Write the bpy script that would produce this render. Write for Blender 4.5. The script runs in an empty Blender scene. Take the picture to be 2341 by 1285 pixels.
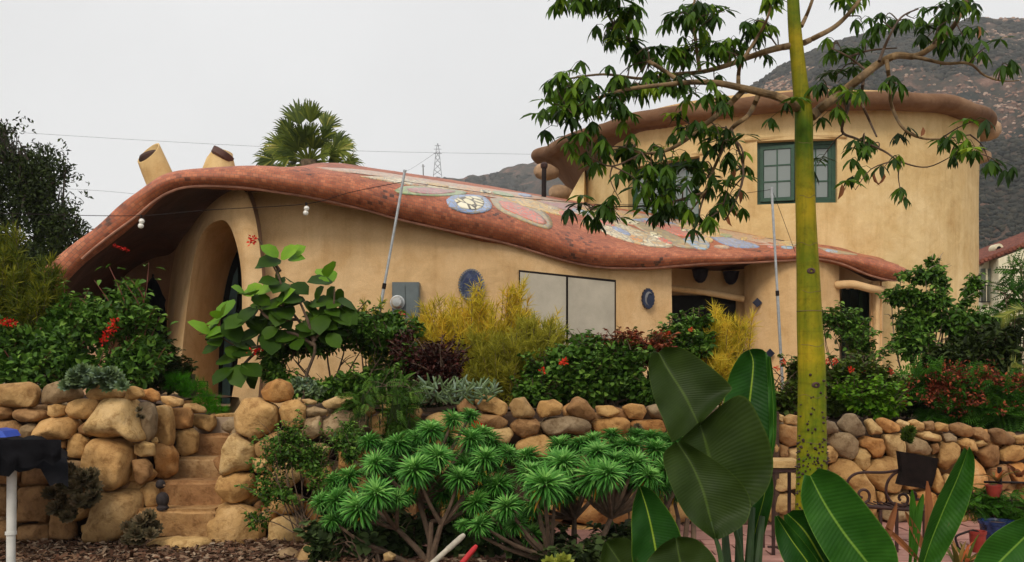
import bpy, bmesh, math, random
import numpy as np
from mathutils import Vector, Matrix, noise
from mathutils.bvhtree import BVHTree
R = math.radians
random.seed(7); rng = np.random.default_rng(7)
scn = bpy.context.scene
C = scn.collection

# ------------------------------------------------------------------ camera, sky, sun, exposure
F, CX, HY, EH = 2100.0, 1170.5, 850.0, 1.40      # focal length in photo pixels, centre column, horizon row, eye height
def P(px, py, D):                                 # a point of the place seen at (px, py) and D metres away
    return Vector(((px-CX)*D/F, D, EH+(HY-py)*D/F))
cam_d = bpy.data.cameras.new('camera'); cam = bpy.data.objects.new('camera', cam_d); C.objects.link(cam)
cam.location = (0, 0, EH); cam.rotation_euler = (R(90), 0, 0)
cam_d.sensor_width = 36; cam_d.lens = 36*F/2341; cam_d.shift_y = (HY-642.5)/2341; cam_d.clip_end = 3000
scn.camera = cam
SUN_EL, SUN_AZ = R(43), R(198)                     # azimuth clockwise from +Y: behind the camera, a little left
w = bpy.data.worlds.new('World'); scn.world = w; w.use_nodes = True
nt = w.node_tree; nt.nodes.clear()
def wn(t): return nt.nodes.new(t)
out = wn('ShaderNodeOutputWorld'); bg = wn('ShaderNodeBackground'); sky = wn('ShaderNodeTexSky')
sky.sky_type = 'NISHITA'; sky.sun_disc = False; sky.sun_elevation = SUN_EL; sky.sun_rotation = SUN_AZ
sky.air_density = 1.0; sky.dust_density = 4.0
geo = wn('ShaderNodeNewGeometry'); sep = wn('ShaderNodeSeparateXYZ'); ramp = wn('ShaderNodeValToRGB')
tc = wn('ShaderNodeTexCoord')
nt.links.new(tc.outputs['Generated'], sep.inputs[0]); nt.links.new(sep.outputs['Z'], ramp.inputs[0])
cr = ramp.color_ramp                               # an even overcast deck, a little brighter towards the zenith
cr.elements[0].position = 0.0; cr.elements[0].color = (9.8, 9.75, 9.6, 1)
cr.elements[1].position = 1.0; cr.elements[1].color = (11.5, 11.5, 11.6, 1)
e = cr.elements.new(.22); e.color = (9.6, 9.6, 9.5, 1)
e = cr.elements.new(.42); e.color = (9.4, 9.4, 9.35, 1)
cn = wn('ShaderNodeTexNoise'); cn.inputs['Scale'].default_value = 2.2; cn.inputs['Detail'].default_value = 4
nt.links.new(tc.outputs['Generated'], cn.inputs['Vector'])
cm = wn('ShaderNodeMapRange'); cm.inputs['To Min'].default_value = .92; cm.inputs['To Max'].default_value = 1.05
cm.inputs['From Min'].default_value = .3; cm.inputs['From Max'].default_value = .7
nt.links.new(cn.outputs['Fac'], cm.inputs['Value'])
mul = wn('ShaderNodeVectorMath'); mul.operation = 'SCALE'
nt.links.new(ramp.outputs[0], mul.inputs[0]); nt.links.new(cm.outputs[0], mul.inputs['Scale'])
mixs = wn('ShaderNodeMix'); mixs.data_type = 'RGBA'; mixs.inputs[0].default_value = .95
nt.links.new(sky.outputs[0], mixs.inputs[6]); nt.links.new(mul.outputs[0], mixs.inputs[7])
nt.links.new(mixs.outputs[2], bg.inputs[0]); bg.inputs[1].default_value = .1
nt.links.new(bg.outputs[0], out.inputs[0])
sd = bpy.data.lights.new('sun', 'SUN'); sun = bpy.data.objects.new('sun', sd); C.objects.link(sun)
sd.energy = 2.1; sd.angle = R(20); sd.color = (1, .90, .76)
sdir = Vector((math.sin(SUN_AZ)*math.cos(SUN_EL), math.cos(SUN_AZ)*math.cos(SUN_EL), math.sin(SUN_EL)))
sun.rotation_euler = sdir.to_track_quat('Z', 'Y').to_euler()
scn.view_settings.view_transform = 'Standard'; scn.view_settings.look = 'None'
scn.view_settings.exposure = 0.0; scn.view_settings.gamma = 1; scn.view_settings.use_curve_mapping = False

# ------------------------------------------------------------------ helpers: materials
def lin(c):                                        # sRGB 0-255 -> linear
    return tuple((x/255/12.92 if x/255 <= .04045 else ((x/255+.055)/1.055)**2.4) for x in c)
class NT:
    def __init__(s, name):
        s.m = bpy.data.materials.new(name); s.m.use_nodes = True; s.t = s.m.node_tree
        s.b = s.t.nodes['Principled BSDF']; s.o = s.t.nodes['Material Output']
    def n(s, t, **k):
        x = s.t.nodes.new(t)
        for a, v in k.items():
            if a in x.inputs: x.inputs[a].default_value = v
            else: setattr(x, a, v)
        return x
    def l(s, a, b): s.t.links.new(a, b)
    def ramp(s, src, stops):
        r = s.n('ShaderNodeValToRGB'); s.l(src, r.inputs[0]); c = r.color_ramp
        c.elements[0].position = stops[0][0]; c.elements[0].color = (*stops[0][1], 1)
        c.elements[1].position = stops[-1][0]; c.elements[1].color = (*stops[-1][1], 1)
        for p, col in stops[1:-1]:
            e = c.elements.new(p); e.color = (*col, 1)
        return r
    def mix(s, fac, a, b, mode='MIX'):
        m = s.n('ShaderNodeMix'); m.data_type = 'RGBA'; m.blend_type = mode
        for sock, v in ((m.inputs[0], fac), (m.inputs[6], a), (m.inputs[7], b)):
            if hasattr(v, 'links') or isinstance(v, bpy.types.NodeSocket): s.l(v, sock)
            else: sock.default_value = v if not isinstance(v, tuple) else (*v, 1)[:4]
        return m.outputs[2]
    def noise(s, scale, detail=4, rough=.55, vec=None, dist=0):
        x = s.n('ShaderNodeTexNoise'); x.inputs['Scale'].default_value = scale; x.inputs['Detail'].default_value = detail
        x.inputs['Roughness'].default_value = rough; x.inputs['Distortion'].default_value = dist
        if vec is not None: s.l(vec, x.inputs['Vector'])
        return x.outputs['Fac']
    def pos(s): return s.n('ShaderNodeNewGeometry').outputs['Position']
    def bump(s, h, strength=.3, dist=.02, prev=None):
        b = s.n('ShaderNodeBump'); b.inputs['Strength'].default_value = strength; b.inputs['Distance'].default_value = dist
        s.l(h, b.inputs['Height'])
        if prev: s.l(prev, b.inputs['Normal'])
        return b.outputs[0]
def simple(name, col, rough=.7, metal=0, var=.12, scale=8, bump=0):
    k = NT(name); k.b.inputs['Specular IOR Level'].default_value = .12 if max(col) < .03 else .4; k.b.inputs['Roughness'].default_value = rough; k.b.inputs['Metallic'].default_value = metal
    p = k.pos(); f = k.noise(scale, 5, .6, p)
    r = k.ramp(f, [(.3, tuple(c*(1-var*2) for c in col)), (.7, tuple(min(1, c*(1+var)) for c in col))])
    k.l(r.outputs[0], k.b.inputs['Base Color'])
    if bump: k.l(k.bump(k.noise(scale*6, 5, .6, p), bump, .01), k.b.inputs['Normal'])
    return k.m
def leafmat(name, cols, trans=.25, rough=.55, spec=.18, raw=False):
    k = NT(name); a = k.n('ShaderNodeAttribute'); a.attribute_name = 'rnd'
    if not raw: cols = [(c[0]*1.2, c[1]*1.08, c[2]*.55) if c[1] > c[0] and c[1] > c[2]*1.2 else c for c in cols]
    n = len(cols); r = k.ramp(a.outputs['Fac'], [(i/(n-1), c) for i, c in enumerate(cols)])
    var = k.mix(.5, r.outputs[0], k.ramp(k.noise(9, 3, .6, k.pos()), [(.35, (.72, .78, .8)), (.65, (1.25, 1.15, 1.0))]).outputs[0], 'MULTIPLY')
    k.l(var, k.b.inputs['Base Color']); k.b.inputs['Roughness'].default_value = rough
    k.b.inputs['Specular IOR Level'].default_value = spec
    t = k.n('ShaderNodeBsdfTranslucent'); k.l(var, t.inputs[0]); mx = k.n('ShaderNodeMixShader'); mx.inputs[0].default_value = trans
    k.l(k.b.outputs[0], mx.inputs[1]); k.l(t.outputs[0], mx.inputs[2]); k.l(mx.outputs[0], k.o.inputs[0])
    return k.m
def stucco(name, a, b, c):
    k = NT(name); p = k.pos(); k.b.inputs['Roughness'].default_value = .88
    k.b.inputs['Specular IOR Level'].default_value = .2
    r1 = k.ramp(k.noise(.9, 6, .62, p, .4), [(.32, b), (.5, a), (.68, c)])
    st = k.ramp(k.noise(2.6, 6, .7, p, .8), [(.46, (1, 1, 1)), (.62, (.93, .89, .83)), (.75, (.80, .73, .62))])
    mp = k.n('ShaderNodeMapping'); k.l(p, mp.inputs[0]); mp.inputs['Scale'].default_value = (3.2, 3.2, .35)
    dr = k.ramp(k.noise(1.5, 5, .7, mp.outputs[0]), [(.48, (1, 1, 1)), (.75, (.84, .79, .72))])
    x = k.mix(1.0, k.mix(1.0, r1.outputs[0], st.outputs[0], 'MULTIPLY'), dr.outputs[0], 'MULTIPLY')
    cv = k.n('ShaderNodeTexVoronoi'); cv.feature = 'DISTANCE_TO_EDGE'; cv.inputs['Scale'].default_value = .9
    wv = k.n('ShaderNodeVectorMath'); wv.operation = 'ADD'; nv = k.n('ShaderNodeTexNoise'); nv.inputs['Scale'].default_value = 2.5; nv.inputs['Detail'].default_value = 5; k.l(p, nv.inputs['Vector']); k.l(p, wv.inputs[0]); k.l(nv.outputs['Color'], wv.inputs[1]); k.l(wv.outputs[0], cv.inputs['Vector'])
    ck = k.ramp(cv.outputs['Distance'], [(.0, (.72, .66, .58)), (.006, (1, 1, 1))]); msk = k.ramp(k.noise(.7, 3, .6, p), [(.5, (0, 0, 0)), (.62, (.6, .6, .6))]); x = k.mix(msk.outputs[0], x, k.mix(1.0, x, ck.outputs[0], 'MULTIPLY'))
    gr = k.ramp(k.noise(110, 3, .7, p), [(.3, (.88, .88, .88)), (.7, (1.1, 1.1, 1.1))])
    k.l(k.mix(1.0, x, gr.outputs[0], 'MULTIPLY'), k.b.inputs['Base Color'])
    bm = k.bump(k.noise(2.3, 4, .5, p, .2), .42, .12); bm = k.bump(k.noise(70, 4, .7, p), .35, .008, bm)
    k.l(bm, k.b.inputs['Normal']); return k.m
def stonemat(name, a, b, c):
    a, b, c = [(v[0]*.90, v[1]*.83, v[2]*.72) for v in (a, b, c)]
    k = NT(name); tcn = k.n('ShaderNodeTexCoord'); p = k.pos(); k.b.inputs['Roughness'].default_value = .85
    k.b.inputs['Specular IOR Level'].default_value = .25
    oi = k.n('ShaderNodeObjectInfo')
    r1 = k.ramp(k.noise(4.2, 7, .66, p, .5), [(.28, b), (.5, a), (.7, c)])
    dk = k.ramp(k.noise(13, 6, .72, p, .3), [(.36, (.55, .48, .40)), (.50, (1, 1, 1)), (.8, (1.1, 1.08, 1.02))])
    x = k.mix(.85, r1.outputs[0], dk.outputs[0], 'MULTIPLY')
    tint = k.ramp(oi.outputs['Random'], [(0, (.80, .80, .82)), (.3, (1.05, 1.0, .92)), (.6, (1.0, .93, .82)), (.8, (1.12, 1.1, 1.08)), (1, (1.0, .84, .68))])
    x = k.mix(1.0, x, tint.outputs[0], 'MULTIPLY')
    sp = k.ramp(k.noise(85, 3, .8, p), [(.28, (.6, .55, .5)), (.42, (1, 1, 1))])
    x = k.mix(.7, x, sp.outputs[0], 'MULTIPLY')
    k.l(x, k.b.inputs['Base Color'])
    bm = k.bump(k.noise(9, 7, .62, p, .4), .6, .04); bm = k.bump(k.noise(60, 5, .7, p), .5, .008, bm)
    k.l(bm, k.b.inputs['Normal']); return k.m

# ------------------------------------------------------------------ helpers: objects
def wl(o):
    v = Vector((0, 0, 0))
    while o: v = v+o.location; o = o.parent
    return v
def tag(o, label=None, cat=None, group=None, kind=None):
    if label: o['label'] = label
    if cat: o['category'] = cat
    if group: o['group'] = group
    if kind: o['kind'] = kind
    return o
def thing(name, label, cat, loc, group=None):
    o = bpy.data.objects.new(name, None); C.objects.link(o); o.location = loc; o.empty_display_size = .1
    return tag(o, label, cat, group)
def mkobj(name, me, mat=None, parent=None):
    o = bpy.data.objects.new(name, me); C.objects.link(o)
    if mat is not None and not me.materials: me.materials.append(mat)
    if parent: o.parent = parent
    return o
def build(name, verts, faces, mat, parent=None, smooth=True, rnd=None, uv=None, kind=None, top_loc=None, autosharp=None):
    """one mesh object; verts are world coordinates and are stored relative to the parent (or to top_loc)"""
    off = wl(parent) if parent else Vector(top_loc if top_loc is not None else (0, 0, 0))
    v = np.asarray(verts, dtype=np.float32).reshape(-1, 3)-np.array(off[:], dtype=np.float32)
    me = bpy.data.meshes.new(name)
    if isinstance(faces, np.ndarray):
        nf, k = faces.shape
        me.vertices.add(len(v)); me.vertices.foreach_set('co', v.ravel())
        me.loops.add(nf*k); me.loops.foreach_set('vertex_index', faces.astype(np.int32).ravel())
        me.polygons.add(nf); me.polygons.foreach_set('loop_start', np.arange(0, nf*k, k, dtype=np.int32))
        me.update(calc_edges=True)
    else:
        me.from_pydata([tuple(map(float, x)) for x in v], [], faces)
    if smooth: me.polygons.foreach_set('use_smooth', [True]*len(me.polygons))
    if rnd is not None:
        a = me.attributes.new('rnd', 'FLOAT', 'FACE'); a.data.foreach_set('value', np.asarray(rnd, dtype=np.float32))
    if uv is not None:
        ul = me.uv_layers.new(name='UVMap'); li = np.empty(len(me.loops), dtype=np.int32); me.loops.foreach_get('vertex_index', li)
        ul.data.foreach_set('uv', np.asarray(uv, dtype=np.float32)[li].ravel())
    if autosharp is not None:
        me.set_sharp_from_angle(angle=R(autosharp))
    o = mkobj(name, me, mat, parent)
    if not parent: o.location = off
    if kind: o['kind'] = kind
    return o
class MB:
    def __init__(s): s.v = []; s.f = []; s.r = []
    def add(s, vs, fs, r=0.5):
        b = len(s.v); s.v += [Vector(x) for x in vs]; s.f += [tuple(i+b for i in f) for f in fs]; s.r += [r]*len(fs); return s
    def box(s, c, size, rot=None, bev=0):
        hx, hy, hz = [q/2 for q in size]; vs = []
        M = rot if rot else Matrix.Identity(3)
        for x in (-hx, hx):
            for y in (-hy, hy):
                for z in (-hz, hz): vs.append(Vector(c)+M @ Vector((x, y, z)))
        return s.add(vs, [(0, 1, 3, 2), (4, 6, 7, 5), (0, 4, 5, 1), (2, 3, 7, 6), (0, 2, 6, 4), (1, 5, 7, 3)])
    def tube(s, pts, rad, n=8, cap=True, r=.5):
        pts = [Vector(p) for p in pts]
        if not isinstance(rad, (list, tuple)): rad = [rad]*len(pts)
        up = Vector((0, 0, 1)); vs = []; prev = None
        for i, p in enumerate(pts):
            d = (pts[min(i+1, len(pts)-1)]-pts[max(i-1, 0)])
            d = d.normalized() if d.length > 1e-9 else up
            if prev is None:
                a = d.cross(up) if abs(d.z) < .95 else d.cross(Vector((1, 0, 0)))
            else: a = prev-d*prev.dot(d)
            a.normalize(); b = d.cross(a); prev = a
            for k in range(n):
                t = 2*math.pi*k/n; vs.append(p+(a*math.cos(t)+b*math.sin(t))*rad[i])
        fs = []
        for i in range(len(pts)-1):
            for k in range(n): fs.append((i*n+k, i*n+(k+1) % n, (i+1)*n+(k+1) % n, (i+1)*n+k))
        if cap: fs.append(tuple(range(n-1, -1, -1))); fs.append(tuple((len(pts)-1)*n+k for k in range(n)))
        return s.add(vs, fs, r)
    def lathe(s, c, prof, n=20, axis=None, sx=1, sy=1):
        q = (Vector(axis).normalized().to_track_quat('Z', 'Y').to_matrix() if axis else Matrix.Identity(3)); vs = []
        for r_, z in prof:
            for k in range(n):
                t = 2*math.pi*k/n; vs.append(Vector(c)+q @ Vector((r_*sx*math.cos(t), r_*sy*math.sin(t), z)))
        fs = [(i*n+k, i*n+(k+1) % n, (i+1)*n+(k+1) % n, (i+1)*n+k) for i in range(len(prof)-1) for k in range(n)]
        fs.append(tuple(range(n-1, -1, -1))); fs.append(tuple((len(prof)-1)*n+k for k in range(n)))
        return s.add(vs, fs)
    def build(s, name, mat, parent=None, smooth=True, kind=None, top_loc=None, sharp=35):
        return build(name, [tuple(v) for v in s.v], s.f, mat, parent, smooth, rnd=s.r, kind=kind, top_loc=top_loc, autosharp=sharp if smooth else None)
def smoothpath(pts, n=6):
    """Catmull-Rom through tuples/vectors of any size"""
    A = [np.array(tuple(p), dtype=float) for p in pts]; out = []
    for i in range(len(A)-1):
        p0 = A[max(i-1, 0)]; p1 = A[i]; p2 = A[i+1]; p3 = A[min(i+2, len(A)-1)]
        for k in range(n):
            t = k/n
            out.append(.5*((2*p1)+(-p0+p2)*t+(2*p0-5*p1+4*p2-p3)*t*t+(-p0+3*p1-3*p2+p3)*t**3))
    out.append(A[-1]); return out
def resample(pts, n):
    A = np.array([tuple(p) for p in pts], dtype=float); d = np.r_[0, np.cumsum(np.linalg.norm(np.diff(A, axis=0), axis=1))]
    t = np.linspace(0, d[-1], n); return np.stack([np.interp(t, d, A[:, k]) for k in range(A.shape[1])], 1)
def boolean_cut(o, cutters):
    for c in cutters:
        m = o.modifiers.new('cut', 'BOOLEAN'); m.operation = 'DIFFERENCE'; m.object = c; m.solver = 'EXACT'
    dg = bpy.context.evaluated_depsgraph_get(); dg.update()
    me = bpy.data.meshes.new_from_object(o.evaluated_get(dg)); o.modifiers.clear(); o.data = me
    for c in cutters: bpy.data.objects.remove(c)
def cutter(vs, fs):
    me = bpy.data.meshes.new('cutter'); me.from_pydata([tuple(v) for v in vs], [], fs); b = bmesh.new(); b.from_mesh(me)
    bmesh.ops.recalc_face_normals(b, faces=b.faces); b.to_mesh(me); b.free()
    o = bpy.data.objects.new('cutter', me); C.objects.link(o); return o
def copy_tree(o, parent=None):
    c = o.copy(); C.objects.link(c); c.parent = parent
    for ch in list(o.children): copy_tree(ch, c)
    return c

# ------------------------------------------------------------------ helpers: foliage
def T_ovate(w=.5, fold=.12, droop=.15):            # leaf 1 long, base at origin along +X, normal +Z
    v = [(0, 0, 0), (.3, w*.5, fold-.02), (.3, 0, 0), (.3, -w*.5, fold-.02), (.68, w*.42, fold-droop*.4), (.68, 0, -droop*.4),
         (.68, -w*.42, fold-droop*.4), (1, 0, -droop)]
    f = [(0, 2, 1), (0, 3, 2), (1, 2, 5), (1, 5, 4), (2, 3, 6), (2, 6, 5), (4, 5, 7), (5, 6, 7)]
    return np.array(v), np.array(f)
def T_small(w=.5, fold=.12):
    return np.array([(0, 0, 0), (.45, w*.5, fold), (1, 0, -.08), (.45, -w*.5, fold)]), np.array([(0, 2, 1), (0, 3, 2)])
def T_tuft(n=14, spread=.5, w=.02, seed=1, seg=2, droop=.1):
    r = np.random.default_rng(seed); V = []; Fc = []
    for i in range(n):
        a = r.uniform(0, 2*math.pi); s = spread*math.sqrt(r.uniform(0, 1)); L = r.uniform(.6, 1)
        d = np.array([1, s*math.cos(a), s*math.sin(a)]); d /= np.linalg.norm(d)
        side = np.cross(d, r.normal(size=3)); side /= np.linalg.norm(side); b = len(V)
        curve = r.normal(size=3)*droop
        for k in range(seg):
            t = k/seg; p = d*L*t+curve*t*t; V += [p-side*w*(1-.5*t), p+side*w*(1-.5*t)]
        V.append(d*L+curve)
        for k in range(seg-1): q = b+2*k; Fc += [(q, q+1, q+3), (q, q+3, q+2)]
        q = b+2*(seg-1); Fc.append((q, q+1, q+2))
    return np.array(V), np.array(Fc)
def T_pinnate(n=9, w=.34, lw=.06, droop=.25):
    V = []; Fc = []
    for i in range(n):
        t = (i+1)/n; x = t; z = -droop*t*t; L = w*math.sin(math.pi*min(.97, .12+.8*t))**.6
        for s in (-1, 1):
            b = len(V); V += [(x, 0, z), (x+.04+lw*.3, s*L*.5, z+.03-lw*.0), (x+.10, s*L, z-.05), (x-.03, s*L*.55, z+.02)]
            Fc += [(b, b+1, b+2), (b, b+2, b+3)]
    b = len(V); V += [(0, -.008, 0), (0, .008, 0), (.5, .008, -droop*.25), (.5, -.008, -droop*.25), (1, 0, -droop)]
    Fc += [(b, b+1, b+2), (b, b+2, b+3), (b+3, b+2, b+4)]
    return np.array(V), np.array(Fc)
def scatter(T, pos, dirs, nrm, size, rnd=None, rndj=0):
    V, Fc = T; n = len(pos); k = len(V)
    X = dirs/np.linalg.norm(dirs, axis=1)[:, None]; Y = np.cross(nrm, X); Y /= np.linalg.norm(Y, axis=1)[:, None]+1e-9; Z = np.cross(X, Y)
    W = pos[:, None, :]+size[:, None, None]*(V[None, :, 0, None]*X[:, None, :]+V[None, :, 1, None]*Y[:, None, :]+V[None, :, 2, None]*Z[:, None, :])
    FF = (Fc[None]+(np.arange(n)*k)[:, None, None]).reshape(-1, Fc.shape[1])
    if rnd is None: rnd = rng.random(n)
    return W.reshape(-1, 3), FF, np.repeat(rnd, len(Fc))
def join(parts):
    V = []; Fc = []; Rn = []; b = 0
    for v, f, r in parts: V.append(v); Fc.append(f+b); Rn.append(r); b += len(v)
    return np.concatenate(V), np.concatenate(Fc), np.concatenate(Rn)
def crown_points(blobs, n, clump=2.2, thr=-.12, shell=.35, zmin=None):
    """points inside ellipsoids (px, py, D, rx_px, ry_px[, depth m]) favouring the outer shell, thinned by noise into clumps"""
    out = []; outd = []; wts = []
    B = []
    for b in blobs:
        c = P(b[0], b[1], b[2]); s = b[2]/F; rx = b[3]*s; rz = b[4]*s; ry = b[5] if len(b) > 5 else .5*(rx+rz)*.8
        B.append((np.array(c[:]), np.array([rx, ry, rz]))); wts.append((rx*rz)+.3*ry*rx)
    wts = np.array(wts)/sum(wts); off = rng.uniform(-50, 50)
    cnt = 0
    for (c, r), wt in zip(B, wts):
        m = max(4, int(n*wt)); got = 0; tries = 0
        while got < m and tries < 12:
            q = m*2; d = rng.normal(size=(q, 3)); d /= np.linalg.norm(d, axis=1)[:, None]
            rad = 1-np.abs(rng.normal(size=q))*shell; ok = rad > .05
            lump = np.array([noise.noise(Vector(x)*1.7+Vector((off, 0, 0)))+.7*noise.noise(Vector(x)*4+Vector((off, 7, 0))) for x in d])
            p = c+d*r*(rad*(1+.32*lump))[:, None]
            nz = np.array([noise.noise(Vector(x)*clump+Vector((0, off, 0))) for x in p])
            ok &= nz > thr
            if zmin is not None: ok &= p[:, 2] > zmin
            p = p[ok]; dd = d[ok]
            take = min(m-got, len(p)); out.append(p[:take]); outd.append(dd[:take]); got += take; tries += 1
    return np.concatenate(out), np.concatenate(outd)
def orient(d, n, up=.4, jit=.6, droop=0):
    dirs = d*.7+rng.normal(size=(n, 3))*jit; dirs[:, 2] += up-droop
    nr = d*.6+rng.normal(size=(n, 3))*.5; nr[:, 2] += .9
    return dirs, nr
def shrub(name, label, cat, base, blobs, n, size, T, mat, stemmat=None, nst=10, up=.4, jit=.6, droop=0, clump=2.2, thr=-.12,
          shell=.35, zmin=None, group=None, srad=.012, part='foliage', sprigs=90):
    """a plant: an Empty at its base > stems (one mesh) > foliage (leaves past counting joined)"""
    b = Vector(base); t = thing(name, label, cat, b, group)
    p, d = crown_points(blobs, n, clump, thr, shell, zmin)
    N = len(p); dirs, nr = orient(d, N, up, jit, droop)
    sz = rng.uniform(.65, 1.2, N)*size
    V, Fc, Rn = scatter(T, p, dirs, nr, sz, np.clip(rng.normal(.5, .22, N), 0, 1))
    build(part, V, Fc, mat, t, rnd=Rn, kind='stuff')
    if stemmat:
        mb = MB()
        for i in range(nst):
            bl = random.choice(blobs); c = P(bl[0]+random.uniform(-.7, .7)*bl[3], bl[1]+random.uniform(-.75, .4)*bl[4], bl[2]+random.uniform(-.1, .1))
            s0 = b+Vector((random.uniform(-.08, .08), random.uniform(-.05, .05), 0))
            s0.x = s0.x*.5+c.x*.5 if abs(c.x-s0.x) > .5 else s0.x
            m = (s0+c)/2+Vector((random.uniform(-.1, .1), random.uniform(-.1, .1), random.uniform(-.02, .1)))
            pts = [Vector(q) for q in smoothpath([s0, m, c], 4)]
            mb.tube(pts, [srad*(1-.75*k/(len(pts)-1)) for k in range(len(pts))], 5)
            for j in range(3):
                q = pts[random.randrange(3, len(pts))]; e = q+Vector((random.uniform(-1, 1), random.uniform(-.6, .6), random.uniform(-.2, 1)))*.18
                mb.tube([q, (q+e)/2+Vector((0, 0, .02)), e], [srad*.45, srad*.3, srad*.15], 4, False)
        if sprigs and size < .1:                                  # loose shoots that break the outline
            sel = np.where(d[:, 2] > -.1)[0]; lp = []; ld = []; cz = p[:, 2].mean()
            for i in rng.choice(sel, min(sprigs, len(sel)), replace=False):
                o = Vector(p[i]); dv = (Vector(d[i])*.6+Vector((random.gauss(0, .35), random.gauss(0, .3), .55))).normalized(); L_ = random.uniform(.07, .2)
                e = o+dv*L_+Vector((0, 0, -.12*L_)); pts = [Vector(v) for v in smoothpath([o-dv*L_*.6, o+dv*L_*.4, e], 4)]; mb.tube(pts, [srad*.35]*(len(pts)-1)+[srad*.15], 4, False)
                for q in pts[2:]:
                    for _ in range(2): lp.append((q+Vector((random.uniform(-1, 1), random.uniform(-1, 1), random.uniform(-.5, .5)))*size*.15)[:]); a = random.uniform(0, 6.28); ld.append((dv.x*.4+math.cos(a)*.8, dv.y*.4+math.sin(a)*.8, random.uniform(-.3, .4)-droop))
            n_ = len(lp)
            if n_:
                nr_ = rng.normal(size=(n_, 3))*.35; nr_[:, 2] += 1; V, Fc, Rn = scatter(T, np.array(lp), np.array(ld), nr_, rng.uniform(.6, 1.05, n_)*size, np.clip(rng.normal(.68, .2, n_), 0, 1)); build('young_shoots', V, Fc, mat, t, rnd=Rn, kind='stuff')
        mb.build('stems', stemmat, t, kind='stuff')
    return t

# ------------------------------------------------------------------ materials
stucco_low = stucco('stucco_tan', (.68, .455, .235), (.59, .385, .185), (.75, .53, .29))
stucco_tower = stucco('stucco_yellow_tan', (.64, .465, .225), (.55, .375, .17), (.72, .54, .285))
stucco_slab = stucco('stucco_brown_slab', (.185, .10, .055), (.12, .062, .033), (.26, .155, .09))
dark_metal = simple('dark_metal', (.02, .014, .013), .5, .3, .2)
rust_iron = simple('rusty_iron', (.045, .018, .014), .6, .2, .3, 20, .2)
dark_in = simple('dark_interior', (.012, .012, .013), .8)
green_paint = simple('green_window_paint', (.022, .07, .04), .45, 0, .15, 10)
dark_green_paint = simple('dark_green_door_paint', (.012, .035, .03), .4, 0, .2)
teal_paint = simple('teal_door_paint', (.06, .13, .14), .35, 0, .2)
cream = simple('cream_panel', (.46, .415, .33), .7, 0, .11, 2.2, .25)
galv = simple('galvanized_steel', (.42, .44, .45), .45, .6, .12, 30)
grey_paint = simple('grey_box_paint', (.115, .14, .145), .5, .1, .07)
black_cloth = simple('black_cloth', (.006, .006, .008), .9, 0, .2, 12, .4)
soil_m = simple('soil_mulch', (.10, .058, .035), .95, 0, .35, 14, .8)
bark_twig = simple('brown_twig', (.13, .085, .055), .85, 0, .25, 20, .4)
pale_bark = simple('pale_bark', (.26, .20, .14), .85, 0, .25, 20, .4)
red_stem = simple('reddish_stem', (.17, .05, .035), .6, 0, .2)
glass_m = NT('window_glass'); glass_m.b.inputs['Base Color'].default_value = (.20, .235, .23, 1); glass_m.b.inputs['Roughness'].default_value = .08
glass_m.l(glass_m.bump(glass_m.noise(3, 2, .5, glass_m.pos()), .12, .02), glass_m.b.inputs['Normal']); glass_m = glass_m.m

def tilemat(name, stops, sx=.055, sy=.042, mortar=(.16, .09, .06), msz=.05, fine=1.0):
    """small clay tiles laid along the rim: UVs are metres along and across it"""
    k = NT(name); uv = k.n('ShaderNodeTexCoord').outputs['UV']; br = k.n('ShaderNodeTexBrick')
    br.offset = .5; k.l(uv, br.inputs['Vector']); br.inputs['Scale'].default_value = 1.0
    br.inputs['Brick Width'].default_value = sx; br.inputs['Row Height'].default_value = sy; br.inputs['Mortar Size'].default_value = .0022
    br.inputs['Color1'].default_value = (0, 0, 0, 1); br.inputs['Color2'].default_value = (1, 1, 1, 1); br.inputs['Mortar'].default_value = (.5, .5, .5, 1)
    br.inputs['Bias'].default_value = 0
    big = k.noise(1.6, 5, .65, k.pos(), .3); add = k.n('ShaderNodeMath'); add.operation = 'MULTIPLY_ADD'
    k.l(br.outputs['Color'], add.inputs[0]); add.inputs[1].default_value = .55
    bb = k.n('ShaderNodeMath'); bb.operation = 'MULTIPLY_ADD'; k.l(big, bb.inputs[0]); bb.inputs[1].default_value = 1.5; bb.inputs[2].default_value = -.52
    k.l(bb.outputs[0], add.inputs[2])
    r = k.ramp(add.outputs[0], stops)
    x = k.mix(br.outputs['Fac'], r.outputs[0], mortar)
    dirt = k.ramp(k.noise(5, 6, .7, k.pos()), [(.35, (.72, .68, .66)), (.6, (1.08, 1.05, 1.02))])
    k.l(k.mix(1.0, x, dirt.outputs[0], 'MULTIPLY'), k.b.inputs['Base Color']); k.b.inputs['Roughness'].default_value = .6
    inv = k.n('ShaderNodeMath'); inv.operation = 'SUBTRACT'; inv.inputs[0].default_value = 1; k.l(br.outputs['Fac'], inv.inputs[1])
    bm = k.bump(inv.outputs[0], .5, .004); bm = k.bump(k.noise(18, 4, .6, k.pos()), .25, .01, bm)
    k.l(bm, k.b.inputs['Normal']); return k.m
tile_m = tilemat('terracotta_mosaic', [(.0, (.06, .026, .018)), (.1, (.13, .042, .022)), (.24, (.32, .085, .037)), (.62, (.44, .132, .055)), (1, (.54, .20, .095))])
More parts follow.
